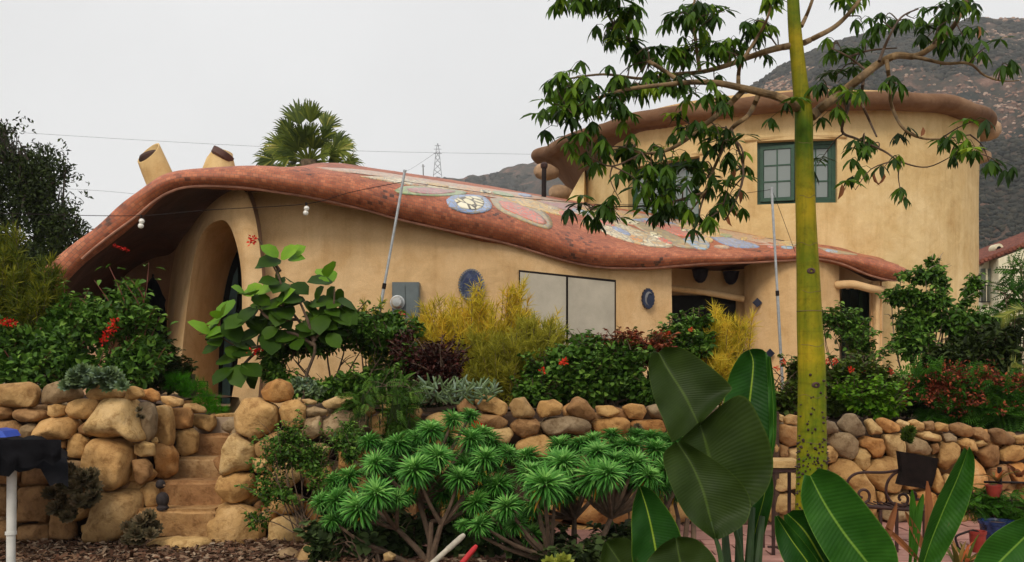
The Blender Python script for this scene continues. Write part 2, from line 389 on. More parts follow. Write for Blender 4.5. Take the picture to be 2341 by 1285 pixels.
def mosaic(name, cols, scale=24, grout=(.30, .27, .22), edge=.05, w=.05):
    scale *= .62; k = NT(name); p = k.pos(); v = k.n('ShaderNodeTexVoronoi'); v.inputs['Scale'].default_value = scale; k.l(p, v.inputs['Vector'])
    sp = k.n('ShaderNodeSeparateColor'); k.l(v.outputs['Color'], sp.inputs[0]); n = len(cols)
    r = k.ramp(sp.outputs[0], [(i/(n-1), c) for i, c in enumerate(cols)])
    ve = k.n('ShaderNodeTexVoronoi'); ve.feature = 'DISTANCE_TO_EDGE'; ve.inputs['Scale'].default_value = scale; k.l(p, ve.inputs['Vector'])
    rr = k.ramp(ve.outputs['Distance'], [(w, (0, 0, 0)), (w+.03, (1, 1, 1))])
    k.l(k.mix(rr.outputs[0], grout, r.outputs[0]), k.b.inputs['Base Color']); k.b.inputs['Roughness'].default_value = .35
    k.l(k.bump(rr.outputs[0], .4, .004), k.b.inputs['Normal']); return k.m

# ------------------------------------------------------------------ ground, terrace, paving, hills
def grid_sheet(name, x0, x1, y0, y1, nx, ny, fz, mat, kind='structure', parent=None):
    xs = np.linspace(x0, x1, nx+1); ys = np.linspace(y0, y1, ny+1)
    V = [(x, y, fz(x, y)) for y in ys for x in xs]
    Fq = np.array([(j*(nx+1)+i, j*(nx+1)+i+1, (j+1)*(nx+1)+i+1, (j+1)*(nx+1)+i) for j in range(ny) for i in range(nx)])
    return build(name, V, Fq, mat, parent, kind=kind)
k = NT('dry_ground'); r = k.ramp(k.noise(.6, 8, .7, k.pos()), [(.3, (.09, .06, .04)), (.55, (.16, .11, .07)), (.75, (.10, .10, .05))])
k.l(r.outputs[0], k.b.inputs['Base Color']); k.b.inputs['Roughness'].default_value = 1; ground_m = k.m
grid_sheet('ground', -900, 900, -180, 820, 60, 60, lambda x, y: -.03, ground_m)
k = NT('mulch_ground'); p = k.pos(); v = k.n('ShaderNodeTexVoronoi'); v.inputs['Scale'].default_value = 38; k.l(p, v.inputs['Vector'])
sp = k.n('ShaderNodeSeparateColor'); k.l(v.outputs['Color'], sp.inputs[0])
r = k.ramp(sp.outputs[0], [(0, (.055, .028, .018)), (.4, (.13, .065, .04)), (.75, (.21, .125, .08)), (1, (.34, .25, .18))])
k.l(r.outputs[0], k.b.inputs['Base Color']); k.b.inputs['Roughness'].default_value = .95
k.l(k.bump(v.outputs['Distance'], .8, .02), k.b.inputs['Normal']); mulch_m = k.m
grid_sheet('mulch_bed', -7, -1.45, 4.5, 8.6, 60, 40, lambda x, y: .012+.03*noise.noise(Vector((x*2.2, y*2.2, 0))), mulch_m)
grid_sheet('planting_bed', -1.5, .9, 5.0, 6.75, 30, 20, lambda x, y: .02+.025*noise.noise(Vector((x*2.5, y*2.5, 4))), mulch_m)
# wood chips scattered over the bed
def chips(name, x0, x1, y0, y1, n, z):
    pos = np.stack([rng.uniform(x0, x1, n), rng.uniform(y0, y1, n), z+rng.uniform(0, .035, n)], 1)
    T = (np.array([(-.5, -.22, 0), (.5, -.16, .05), (.45, .2, 0), (-.4, .24, .06)]), np.array([(0, 1, 2), (0, 2, 3)]))
    dr = rng.normal(size=(n, 3)); dr[:, 2] *= .25; nr = rng.normal(size=(n, 3))*.45; nr[:, 2] += 1
    V, Fc, Rn = scatter(T, pos, dr, nr, rng.uniform(.02, .065, n)); return build(name, V, Fc, chip_m, None, False, Rn, kind='stuff')
chip_m = leafmat('wood_chips', [(.05, .026, .017), (.12, .06, .038), (.19, .115, .072), (.33, .25, .18)], 0, .9, .1)
tag(chips('wood_chips', -5.2, -1.6, 6.2, 7.7, 9000, .02), 'brown wood chip mulch spread at the foot of the stone wall on the left', 'mulch')
tag(chips('leaf_litter', -1.4, .8, 5.6, 6.7, 2500, .03), 'dark leaf litter and chips under the rosette shrubs', 'leaf litter')
# paving of pinkish red slabs, each its own piece
paver_m = NT('pink_paver'); kk = paver_m; p = kk.pos()
oi = kk.n('ShaderNodeObjectInfo')
r = kk.ramp(kk.noise(5, 7, .7, p), [(.3, (.26, .125, .10)), (.6, (.42, .22, .18)), (.8, (.50, .30, .25))])
t2 = kk.ramp(oi.outputs['Random'], [(0, (.8, .78, .76)), (1, (1.12, 1.08, 1.05))])
kk.l(kk.mix(1.0, r.outputs[0], t2.outputs[0], 'MULTIPLY'), kk.b.inputs['Base Color']); kk.b.inputs['Roughness'].default_value = .75
kk.l(kk.bump(kk.noise(30, 5, .6, p), .4, .01), kk.b.inputs['Normal']); paver_m = kk.m
pav = build('paving', [(-1.45, 4.4, .0), (7.5, 4.4, .0), (7.5, 9.0, .0), (-1.45, 9.0, .0)], [(0, 1, 2, 3)], simple('paving_joint', (.14, .09, .07), .95), kind='structure')
bevbox = bmesh.new(); bmesh.ops.create_cube(bevbox, size=1)
bmesh.ops.bevel(bevbox, geom=bevbox.edges[:], offset=.03, segments=1, affect='EDGES')
pm = bpy.data.meshes.new('paver'); bevbox.to_mesh(pm); bevbox.free(); pm.materials.append(paver_m)
row = 0; y = 6.05
while y < 8.55:
    x = -1.4+(.21 if row % 2 else 0)
    while x < 5.6:
        o = bpy.data.objects.new('paver', pm); C.objects.link(o); o.parent = pav
        o.location = (x+.2, y+.1, .012+random.uniform(-.003, .003)); o.scale = (.405, .196, .03); o.rotation_euler = (random.uniform(-.006, .006), random.uniform(-.006, .006), random.uniform(-.01, .01)); x += .42
    y += .21; row += 1
def terr(x, y):
    return 1.0
# terrace soil behind the walls
def bed(name, x0, x1, y0, y1, z, amp=.04):
    return grid_sheet(name, x0, x1, y0, y1, 60, 20, lambda x, y: z+amp*noise.noise(Vector((x*1.8, y*1.8, 2))), soil_m)
bed('terrace_bed', -8, -3.05, 7.95, 10.6, 1.13)
bed('terrace_bed', -2.15, 1.5, 8.3, 11.6, 1.06)
grid_sheet('terrace_bed', 1.4, 14, 8.62, 14.2, 80, 40, lambda x, y: .77+.17*min(1, max(0, (5-x)/4))+.09*min(1, (y-8.6)/1.6)+.03*noise.noise(Vector((x*1.8, y*1.8, 2))), soil_m)
patio_m = simple('patio_concrete', (.34, .25, .17), .9, 0, .12, 4, .3)
bb = MB(); bb.box((2, 15.4, .5), (24, 10.0, 1.0)); bb.build('patio', patio_m, smooth=False, kind='structure')
bb = MB(); bb.box((-2.6, 8.62, .48), (1.2, .4, 1.0)); bb.build('patio_landing', patio_m, smooth=False, kind='structure')
bb = MB(); bb.box((-5.6, 8.32, .53), (4.75, .7, 1.12)); bb.box((.2, 8.5, .5), (4.4, .5, 1.08)); bb.box((8.0, 9.2, .39), (11.2, .62, .80)); bb.build('terrace_subsoil', soil_m, smooth=False, kind='structure')

# hills: a chaparral mountain to the right, a low ridge far left
k = NT('chaparral_hill'); p = k.pos()
ns = k.noise(.035, 9, .68, p, .3); ns2 = k.noise(.16, 8, .7, p)
m1 = k.ramp(ns2, [(.36, (.032, .036, .028)), (.48, (.06, .056, .042)), (.58, (.19, .105, .075)), (.72, (.30, .19, .14))])
m2 = k.ramp(ns, [(.42, (.035, .040, .034)), (.52, (.075, .065, .05))])
f = k.ramp(ns, [(.40, (0, 0, 0)), (.60, (1, 1, 1))])
k.l(k.mix(f.outputs[0], m2.outputs[0], m1.outputs[0]), k.b.inputs['Base Color']); k.b.inputs['Roughness'].default_value = 1; k.b.inputs['Specular IOR Level'].default_value = .05
k.l(k.bump(k.noise(.3, 8, .7, p), 1, 2), k.b.inputs['Normal']); hill_m = k.m
def hill(name, prof, D0, D1, back, mat, nx=150, ny=70, amp=.06):
    """terrain climbing from D0 to a ridge at D1 whose skyline runs through prof [(px, py)]"""
    pxs = [a for a, b in prof]; pys = [b for a, b in prof]; V = []
    for j in range(ny+1):
        for i in range(nx+1):
            px = pxs[0]+(pxs[-1]-pxs[0])*i/nx; py = np.interp(px, pxs, pys); H = (HY-py)*D1/F
            u = j/ny
            if u <= .8: t = u/.8; D = D0+(D1-D0)*t; z = H*(t**1.4)
            else: t = (u-.8)/.2; D = D1+back*t; z = H*(1-t*t*.9)
            X = (px-CX)*D/F
            gul = noise.fractal(Vector((X*.018, D*.012, 3)), .9, 2.1, 6)
            fall = min(1, u/.3)*(1-.75*max(0, 1-abs(u-.8)/.16)) if u < .95 else .3
            z += H*amp*gul*2.2*fall*(.12 if u > .66 else 1)+noise.noise(Vector((X*.12, D*.12, 0)))*D*.004
            V.append((X, D, max(z, -1)))
    Fq = np.array([(j*(nx+1)+i, j*(nx+1)+i+1, (j+1)*(nx+1)+i+1, (j+1)*(nx+1)+i) for j in range(ny) for i in range(nx)])
    return build(name, V, Fq, mat, kind='structure')
mount = hill('mountain', [(1380, 700), (1500, 420), (1600, 300), (1720, 192), (1800, 138), (1900, 92), (2000, 66), (2120, 50), (2250, 34), (2341, 32), (2600, 10), (2900, 60), (3400, 300)], 60, 420, 200, hill_m, 200, 90)
ridge = hill('distant_ridge', [(300, 640), (600, 520), (800, 440), (930, 412), (990, 403), (1060, 402), (1120, 393), (1180, 374), (1240, 360), (1400, 330), (1700, 300), (2000, 400)], 250, 650, 150, hill_m, 150, 50, .05)
# brush and boulders on the mountain
def bumps(name, target, n, s0, s1, mat, pxr, Dr, lab, cat, clus=True):
    bm = bmesh.new(); bmesh.ops.create_icosphere(bm, subdivisions=1, radius=1)
    T = (np.array([v.co[:] for v in bm.verts]), np.array([[v.index for v in f.verts] for f in bm.faces])); bm.free()
    me = target.data; cs = np.empty(len(me.vertices)*3, dtype=np.float32); me.vertices.foreach_get('co', cs); cs = cs.reshape(-1, 3)
    dg = bpy.context.evaluated_depsgraph_get(); tree = BVHTree.FromPolygons([tuple(c) for c in cs], [tuple(p.vertices) for p in me.polygons])
    pos = []; nn = []
    for i in range(n*2):
        D = random.uniform(Dr[0]**.5, Dr[1]**.5)**2; X = (random.uniform(*pxr)-CX)*D/F
        h = tree.ray_cast(Vector((X, D, 900)), Vector((0, 0, -1)))
        if h[0] and noise.fractal(h[0]*.016, .8, 2.1, 5)*(1 if clus else -1) > random.uniform(-.12, .12)+(0 if clus else .12): pos.append(h[0][:]); nn.append((0, 0, 1))
        if len(pos) >= n: break
    pos = np.array(pos); N = len(pos); sz = rng.uniform(s0, s1, N)*(pos[:, 1]/300)**1.0
    V, Fc, Rn = scatter(T, pos, rng.normal(size=(N, 3))*[1, 1, .2], np.array(nn)+rng.normal(size=(N, 3))*.2, sz)
    V = V.copy(); V[:, 2] = np.repeat(pos[:, 2], len(T[0]))+(V[:, 2]-np.repeat(pos[:, 2], len(T[0])))*.7
    return tag(build(name, V, Fc, mat, None, True, Rn, kind='stuff'), lab, cat)
brush_m = leafmat('chaparral_brush', [(.020, .024, .022), (.034, .036, .030), (.060, .055, .042)], 0, 1, .05)
rock_m = leafmat('hill_rocks', [(.22, .12, .085), (.34, .21, .155), (.42, .31, .25)], 0, 1, .05)
bumps('chaparral_brush', mount, 26000, .25, 1.5, brush_m, (1650, 2500), (90, 430), 'dark chaparral scrub covering the mountain slope behind the tower', 'scrub')
bumps('mountain_rocks', mount, 5000, .15, .9, rock_m, (1650, 2500), (110, 420), 'pinkish brown rocks and bare patches on the mountain slope', 'rocks', False)
bumps('ridge_brush', ridge, 4000, .5, 1.6, brush_m, (900, 1500), (450, 650), 'dark scrub on the low distant ridge behind the pylon', 'scrub')

# the hazy air between here and the mountain
hz = bpy.data.materials.new('haze_air'); hz.use_nodes = True; t_ = hz.node_tree; t_.nodes.remove(t_.nodes['Principled BSDF']); pv = t_.nodes.new('ShaderNodeVolumePrincipled')
pv.inputs['Color'].default_value = (.95, .96, .99, 1); pv.inputs['Density'].default_value = .00042; pv.inputs['Anisotropy'].default_value = .2; t_.links.new(pv.outputs[0], t_.nodes['Material Output'].inputs['Volume'])
bb = MB(); bb.box((0, 325, 149), (1900, 1050, 304)); bb.build('haze', hz, smooth=False, kind='stuff')

# ------------------------------------------------------------------ the tower
TC = Vector((5.18, 18.57, 0)); TR = 3.8
tower = thing('tower_house', 'tan round two storey stucco tower with a wavy overhanging mushroom roof behind the low house', 'building', (TC.x, TC.y, 1.0))
NA = 128; prof = [(0, 1.0), (0, 5.95)]
VV = []; FF = []
zz = np.linspace(1.0, 5.95, 14)
for z in zz:
    for i in range(NA):
        a = 2*math.pi*i/NA; rr = TR*(1+.012*noise.noise(Vector((math.cos(a)*2.2, math.sin(a)*2.2, z*.6))))
        rr += .05*max(0, 1-(z-1.0)/.9)
        VV.append((TC.x+rr*math.cos(a), TC.y+rr*math.sin(a), z))
for j in range(len(zz)-1):
    for i in range(NA): FF.append((j*NA+i, j*NA+(i+1) % NA, (j+1)*NA+(i+1) % NA, (j+1)*NA+i))
FF.append(tuple(range(NA-1, -1, -1))); FF.append(tuple((len(zz)-1)*NA+i for i in range(NA)))
twall = build('wall', VV, FF, stucco_tower, tower)
def on_cyl(px, c=TC, r=TR):                        # near intersection of the sight line at px with the tower wall
    d = Vector(((px-CX)/F, 1)).normalized(); cc = Vector((c.x, c.y)); b = d.dot(cc); disc = b*b-(cc.dot(cc)-r*r)
    t = b-math.sqrt(max(disc, 0)); return t*d.y
def window_frame_points(px0, px1, pyt, pyb, Df):
    D0, D1 = Df(px0), Df(px1); a = P(px0, pyt, D0); b = P(px1, pyt, D1); c = P(px1, pyb, D1); d = P(px0, pyb, D0)
    zt = (a.z+b.z)/2; zb = (c.z+d.z)/2
    return Vector((a.x, a.y, 0)), Vector((b.x, b.y, 0)), zb, zt
def wcut(A, B, zb, zt, depth, front=.6):
    u = (B-A).normalized(); n = Vector((u.y, -u.x, 0)); vs = []
    for z in (zb, zt):
        for p_, s in ((A, front), (B, front), (B, -depth), (A, -depth)): q = p_+n*s; vs.append((q.x, q.y, z))
    return cutter(vs, [(0, 1, 2, 3), (4, 7, 6, 5), (0, 4, 5, 1), (1, 5, 6, 2), (2, 6, 7, 3), (3, 7, 4, 0)])
def barbox(mb, a, b, w, t, n):                     # a bar from a to b, w wide, t thick along n
    a = Vector(a); b = Vector(b); d = (b-a); L = d.length; d.normalize(); s = n.cross(d).normalized(); vs = []
    for p_ in (a, b):
        for i, j in ((-1, -1), (1, -1), (1, 1), (-1, 1)): vs.append(p_+s*w/2*i+n*t/2*j)
    mb.add(vs, [(0, 1, 2, 3), (4, 7, 6, 5), (0, 4, 5, 1), (1, 5, 6, 2), (2, 6, 7, 3), (3, 7, 4, 0)])
def sash(parent, A, B, zb, zt, cols, rows, mat, name='casement', fw=.055, off=0):
    """a glazed sash between plan points A and B: frame and glazing bars, one pane object per light"""
    u = (B-A).normalized(); n = Vector((u.y, -u.x, 0)); A = A+n*off; B = B+n*off; W = (B-A).length; mb = MB()
    Z = lambda p_, z: Vector((p_.x, p_.y, z))
    barbox(mb, Z(A+u*fw/2, zb), Z(A+u*fw/2, zt), fw, .045, n); barbox(mb, Z(B-u*fw/2, zb), Z(B-u*fw/2, zt), fw, .045, n)
    barbox(mb, Z(A+u*fw, zb+fw/2), Z(B-u*fw, zb+fw/2), fw, .041, n); barbox(mb, Z(A+u*fw, zt-fw/2), Z(B-u*fw, zt-fw/2), fw, .041, n)
    cw = (W-2*fw)/cols; rh = (zt-zb-2*fw)/rows
    for i in range(1, cols): q = A+u*(fw+cw*i); barbox(mb, Z(q, zb+fw), Z(q, zt-fw), .022, .03, n)
    for j in range(1, rows): z = zb+fw+rh*j; barbox(mb, Z(A+u*fw, z), Z(B-u*fw, z), .022, .026, n)
    fr = mb.build(name, mat, parent, smooth=False)
    for i in range(cols):
        for j in range(rows):
            g = MB(); a = A+u*(fw+cw*i+.008); b = A+u*(fw+cw*(i+1)-.008); z0 = zb+fw+rh*j+.006; z1 = z0+rh-.012
            barbox(g, Z(a, (z0+z1)/2), Z(b, (z0+z1)/2), z1-z0, .006, n); g.build('pane', glass_m, fr, smooth=False)
    return fr
A, B, zb, zt = window_frame_points(1731, 1914, 320, 466, on_cyl)
A2, B2, zb2, zt2 = window_frame_points(1437, 1600, 372, 512, on_cyl)
boolean_cut(twall, [wcut(A, B, zb, zt, .45), wcut(A2, B2, zb2, zt2, .45)])
twall.data.materials.clear(); twall.data.materials.append(stucco_tower); twall.data.set_sharp_from_angle(angle=R(40))
for (a, b, z0, z1, lab) in ((A, B, zb, zt, 'green framed casement window with its left sash ajar'), (A2, B2, zb2, zt2, 'green framed window behind the tree leaves')):
    u = (b-a).normalized(); n = Vector((u.y, -u.x, 0)); ins = n*-.16; W = (b-a).length
    mb = MB(); Z = lambda p_, z: Vector((p_.x, p_.y, z))
    for s, e in ((a+u*.03, None), (b-u*.03, None)): barbox(mb, Z(s+ins, z0), Z(s+ins, z1), .06, .08, n)
    barbox(mb, Z(a+u*.06+ins, z0+.03), Z(b-u*.06+ins, z0+.03), .06, .076, n); barbox(mb, Z(a+u*.06+ins, z1-.03), Z(b-u*.06+ins, z1-.03), .06, .076, n)
    wf = mb.build('window', green_paint, tower, smooth=False); wf['label'] = lab
    g = MB(); barbox(g, Z(a+u*.01-n*.43, (z0+z1)/2), Z(b-u*.01-n*.43, (z0+z1)/2), z1-z0-.01, .01, n); g.build('dark_room_panel', dark_in, tower, smooth=False)  # dark panel painted in for the unlit room behind the window
    hw = W*.43; sw = Vector((math.cos(R(9))*u.x-math.sin(-R(9))*u.y, math.sin(-R(9))*u.x+math.cos(R(9))*u.y, 0))
    sash(tower, a+u*.06-n*.12, a+u*.06-n*.12+sw*hw, z0+.065, z1-.065, 2, 3, green_paint, 'left_casement' if False else 'casement')
    sash(tower, b-u*.06-n*.16-u*hw*.93, b-u*.06-n*.16, z0+.065, z1-.065, 2, 3, green_paint)
    # brow ledge over the opening
    mb = MB(); pts = [Z(a-u*.2, z1+.04), Z(a, z1+.055), Z((a+b)/2, z1+.065), Z(b, z1+.05), Z(b+u*.15, z1+.03)]
    pts = [Vector(q)-n*.02 for q in smoothpath(pts, 5)]; N_ = len(pts)
    mb.tube(pts, [.03+.03*math.sin(math.pi*i/(N_-1)) for i in range(N_)], 10); mb.build('window_brow', stucco_tower, tower)
# mushroom roof slab
AZ = [-180, -150, -120, -105, -90, -60, -40, -16, 0, 30, 90, 130, 150, 164, 172, 180]
RO = [4.55, 4.15, 4.15, 4.2, 4.2, 4.15, 4.12, 4.02, 4.0, 4.1, 4.2, 4.4, 4.7, 4.86, 4.8, 4.55]
ZB = [5.72, 5.66, 5.58, 5.56, 5.57, 5.66, 5.76, 5.86, 5.9, 5.9, 5.9, 5.9, 5.9, 5.88, 5.8, 5.72]
INZ = [4.9, 5.4, 5.6, 5.6, 5.6, 5.7, 5.75, 5.8, 5.9, 5.9, 5.9, 5.7, 5.2, 4.75, 4.75, 4.9]
VV = []; UV = []; n1 = 22
for i in range(192):
    a = -180+360*i/192; ar = R(a); ro = np.interp(a, AZ, RO)+.06*noise.noise(Vector((math.cos(ar)*3, math.sin(ar)*3, 1))); zb_ = np.interp(a, AZ, ZB)+.05*noise.noise(Vector((math.cos(ar)*4, math.sin(ar)*4, 5)))
    iz = np.interp(a, AZ, INZ); pr = []
    h = .26
    pr += [(0.02, zb_+h+.22), (ro*.5, zb_+h+.18), (ro*.75, zb_+h+.12), (ro-.45, zb_+h+.05), (ro-.25, zb_+h+.01)]
    for k_ in range(9):
        t = math.pi*k_/8; pr.append((ro-.15+.15*math.sin(t), zb_+h/2+h/2*math.cos(t)))
    pr += [(ro-.3, zb_+.01), (TR+.15 if ro-.3 > TR+.15 else ro-.32, min(zb_+.01, iz+.35)), (TR-.05, iz), (TR-.3, iz-.02)]
    L = 0; last = None
    for r_, z in pr:
        q = Vector((TC.x+r_*math.cos(ar), TC.y+r_*math.sin(ar), z)); 
        if last is not None: L += (q-last).length
        last = q; VV.append(q[:]); UV.append((ar*4.2, L))
npf = len(pr)
FF = [(((i+1) % 192)*npf+j, i*npf+j, i*npf+j+1, ((i+1) % 192)*npf+j+1) for i in range(192) for j in range(npf-1)]
slab = build('roof_slab', VV, FF, None, tower, uv=UV)
tile2 = tilemat('terracotta_rim', [(.0, (.24, .09, .05)), (.3, (.40, .16, .08)), (.6, (.52, .22, .11)), (1, (.58, .29, .17))])
slab.data.materials.append(stucco_slab); slab.data.materials.append(tile2)
for i, f_ in enumerate(slab.data.polygons): f_.material_index = 1 if (i % (npf-1)) < 6 else 0
# fin buttress and stub logs under the left overhang
def blob(mb, c, r, sub=3, amp=.12, seed=0):
    bm = bmesh.new(); bmesh.ops.create_icosphere(bm, subdivisions=sub, radius=1)
    vs = [(Vector(c)+Vector((v.co.x*r[0], v.co.y*r[1], v.co.z*r[2]))*(1+amp*noise.noise(v.co*1.5+Vector((seed, 0, 0))))) for v in bm.verts]
    mb.add(vs, [tuple(v.index for v in f.verts) for f in bm.faces]); bm.free()
for (px, py, D, r) in ((1238, 392, 18.3, .17), (1272, 440, 18.2, .16), (2268, 296, 16.9, .20), (2246, 358, 16.9, .13)):
    mb = MB(); c = P(px, py, D); d = ((c-Vector((TC.x, TC.y, c.z))).normalized()+Vector((0, -.5, 0))).normalized()
    mb.lathe(c-d*.55, [(r*.6, .2), (r*.95, .36), (r*1.0, .5), (r*.85, .62), (r*.45, .69), (.01, .70)], 14, d); mb.build('roof_beam_end', simple('weathered_beam', (.42, .27, .16), .85, 0, .2, 6, .3), tower)
mb = MB(); a = P(1330, 345, 18.0); vs = [P(1332, 395, 17.9), P(1295, 462, 17.4), P(1335, 462, 17.3), P(1336, 392, 17.6), P(1350, 462, 18.4), P(1345, 380, 18.4)]
mb.add(vs, [(0, 1, 2, 3), (0, 5, 4, 1), (3, 2, 4, 5), (0, 3, 5), (1, 4, 2)]); mb.build('buttress', stucco_tower, tower)

# ------------------------------------------------------------------ the low house: roof
# stations along the rim: (rim x, upper y, lip y, depth, back x, back y, back depth, inner soffit x, y, depth)
ST = [
 (96, 700, 722, 9.45, None, None, None, 235, 800, 12.4),
 (84, 655, 706, 9.45, None, None, None, 215, 735, 12.4),
 (121, 609, 660, 9.5, None, None, None, 225, 705, 12.4),
 (182, 556, 592, 9.55, None, None, None, 255, 665, 12.35),
 (243, 512, 541, 9.6, None, None, None, 300, 622, 12.3),
 (303, 458, 497, 9.65, None, None, None, 350, 600, 12.2),
 (344, 419, 462, 9.7, None, None, None, 390, 590, 12.0),
 (378, 399, 441, 9.75, None, None, None, 420, 560, 11.8),
 (425, 387, 428, 9.8, None, None, None, 455, 520, 11.5),
 (486, 381, 425, 9.85, None, None, None, 500, 480, 11.1),
 (560, 380, 429, 9.9, None, None, None, 570, 450, 10.8),
 (640, 382, 440, 10.0, None, None, None, 645, 452, 10.9),
 (712, 389, 451, 10.1, 770, 383, 13.0, 715, 458, 10.95),
 (833, 405, 479, 10.35, 890, 396, 14.0, 833, 484, 11.1),
 (914, 424, 502, 10.55, 1010, 409, 14.6, 914, 506, 11.3),
 (1036, 452, 529, 10.85, 1180, 436, 15.2, 1036, 532, 11.5),
 (1157, 483, 556, 11.2, 1335, 463, 15.7, 1157, 559, 11.7),
 (1271, 520, 590, 11.5, 1450, 482, 15.5, 1271, 591, 12.0),
 (1340, 543, 606, 11.65, 1520, 495, 15.4, 1340, 606, 12.2),
 (1393, 556, 612, 11.8, 1570, 506, 15.3, 1400, 612, 12.4),
 (1474, 568, 613, 12.0, 1650, 524, 15.1, 1480, 616, 12.7),
 (1555, 572, 607, 12.2, 1720, 536, 15.0, 1560, 618, 13.4),
 (1636, 574, 601, 12.4, 1790, 548, 15.0, 1640, 616, 13.5),
 (1716, 575, 600, 12.55, 1850, 556, 15.0, 1720, 612, 13.5),
 (1818, 572, 594, 12.7, 1900, 566, 15.0, 1800, 610, 13.5),
 (1872, 575, 592, 12.8, 1940, 574, 15.0, 1870, 604, 13.5),
 (1924, 580, 603, 12.9, 1970, 580, 15.0, 1920, 612, 13.6),
 (1985, 588, 628, 13.0, 2010, 590, 14.9, 1975, 636, 13.8),
 (2030, 600, 640, 13.1, 2035, 602, 14.6, 2010, 642, 14.0),
 (2056, 609, 641, 13.3, 2054, 608, 14.2, 2040, 640, 14.0),
]
rows = []
for (x, yt, yl, D, bx, by, bD, sx, sy, sD) in ST:
    L = P(x if x > 400 else x+6, yl, D+.06); T = P(x, yt, D+.16)
    if bx is None: Bk = None
    else: Bk = P(bx, by, bD)
    S = P(sx, sy, sD); h = (T-L).length
    if Bk is None: Bk = T+(S-T)*1.7; Bk.z = max(T.z-(.1 if x < 300 else .4), S.z+.3)
    out_ = Vector((0, -1, 0)) if x > 330 else Vector((-.75, -.65, .1))
    if x > 2000: out_ = Vector((.8, -.6, 0))
    bul = min(.2, h*.55)
    pr = []
    pr.append(S)
    for t in (.25, .5, .75): q = S.lerp(L+Vector((0, .12, -.01)), t); q.z += .12*math.sin(math.pi*t) if x < 520 else .02; pr.append(q)
    pr.append(L+Vector((0, .10, -.012)))
    pr.append(L)
    for k_ in range(1, 8):
        t = k_/8; q = L.lerp(T, t)+out_.normalized()*bul*math.sin(math.pi*t)**.8; pr.append(q)
    pr.append(T)
    for k_ in range(1, 11):
        t = k_/10; q = T.lerp(Bk, t); q.z += ((.16 if x < 300 else .04)*math.sin(math.pi*t) if bx is None else .07*math.sin(math.pi*t**.8)) * (1 if bx is None or x < 1900 else .2); pr.append(q)
    rows.append(np.array([v[:] for v in pr]))
rows = np.array(rows); NP = rows.shape[1]
fine = np.stack([np.array(smoothpath([rows[i, j] for i in range(len(rows))], 6)) for j in range(NP)], 1)   # stations x profile
UL = np.r_[0, np.cumsum(np.linalg.norm(np.diff(fine[:, 9], axis=0), axis=1))]
VV = []; UV = []
for i in range(len(fine)):
    pv = np.r_[0, np.cumsum(np.linalg.norm(np.diff(fine[i], axis=0), axis=1))]; pv -= pv[5]
    for j in range(NP):
        p_ = Vector(fine[i, j]); lump = .02*noise.noise(p_*1.6) if j > 4 else .05*noise.noise(p_*1.2)
        VV.append((p_.x, p_.y, p_.z+lump)); UV.append((UL[i], pv[j]))
FF = [(i*NP+j, (i+1)*NP+j, (i+1)*NP+j+1, i*NP+j+1) for i in range(len(fine)-1) for j in range(NP-1)]
house = thing('low_house', 'low organic stucco house with a sweeping terracotta mosaic roof and an arched entrance', 'house', (-2, 11.5, 1.0))
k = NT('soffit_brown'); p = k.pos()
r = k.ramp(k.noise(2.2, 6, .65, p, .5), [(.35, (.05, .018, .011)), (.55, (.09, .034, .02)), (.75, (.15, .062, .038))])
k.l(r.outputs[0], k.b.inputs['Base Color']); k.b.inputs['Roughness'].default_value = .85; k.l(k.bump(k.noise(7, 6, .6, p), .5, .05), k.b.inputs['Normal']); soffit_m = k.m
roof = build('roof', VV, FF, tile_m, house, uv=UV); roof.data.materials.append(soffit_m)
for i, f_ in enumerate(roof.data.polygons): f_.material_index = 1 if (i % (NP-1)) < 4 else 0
off = wl(roof); roof_bvh = BVHTree.FromPolygons([Vector(v) for v in VV], FF)
CAM = Vector((0, 0, EH))
def roof_hit(px, py):
    d = (P(px, py, 10)-CAM).normalized(); h = roof_bvh.ray_cast(CAM, d)
    if h[0] is None: return None
    n = h[1] if h[1].dot(d) < 0 else -h[1]
    return h[0], n
# thin raised lip line under the rim
mb = MB(); pts = [Vector(fine[i, 5])+Vector((0, -.012, -.004)) for i in range(18, len(fine))]
mb.tube(pts, .014, 6); mb.build('rim_lip', simple('pale_grout', (.36, .17, .11), .9, 0, .2), house)

# mosaic figures laid flush on the roof, each its own piece a few millimetres proud
def inside(px, py, poly):
    c = False; n = len(poly)
    for i in range(n):
        (x1, y1), (x2, y2) = poly[i], poly[(i+1) % n]
        if (y1 > py) != (y2 > py) and px < (x2-x1)*(py-y1)/(y2-y1)+x1: c = not c
    return c
def roof_figure(poly, mat, lift, name='mosaic_figure'):
    pl = [tuple(q) for q in smoothpath(poly+[poly[0]], 5)][:-1]
    cx = sum(a for a, b in pl)/len(pl); cy = sum(b for a, b in pl)/len(pl); vs = []; fs = []; rings = 6; N = len(pl)
    for j in range(rings+1):
        t = j/rings
        for (a, b) in pl:
            h = roof_hit(cx+(a-cx)*t, cy+(b-cy)*t)
            if h is None: return
            vs.append(h[0]+h[1]*lift)
    for (a, b) in pl:                              # skirt down to the roof so that the figure has thickness
        h = roof_hit(a, b); vs.append(h[0]-h[1]*.01)
    for j in range(rings+1):
        for i in range(N): fs.append((j*N+i, j*N+(i+1) % N, (j+1)*N+(i+1) % N, (j+1)*N+i))
    return build(name, [tuple(v) for v in vs], fs, mat, house)
mo_white = mosaic('mosaic_cream', [(.58, .50, .34), (.68, .60, .42), (.50, .36, .2), (.62, .42, .2)], 20)
mo_green = mosaic('mosaic_green', [(.26, .36, .15), (.38, .44, .24), (.2, .3, .14)], 22)
mo_pink = mosaic('mosaic_mauve', [(.42, .2, .2), (.5, .26, .25), (.36, .15, .16)], 22)
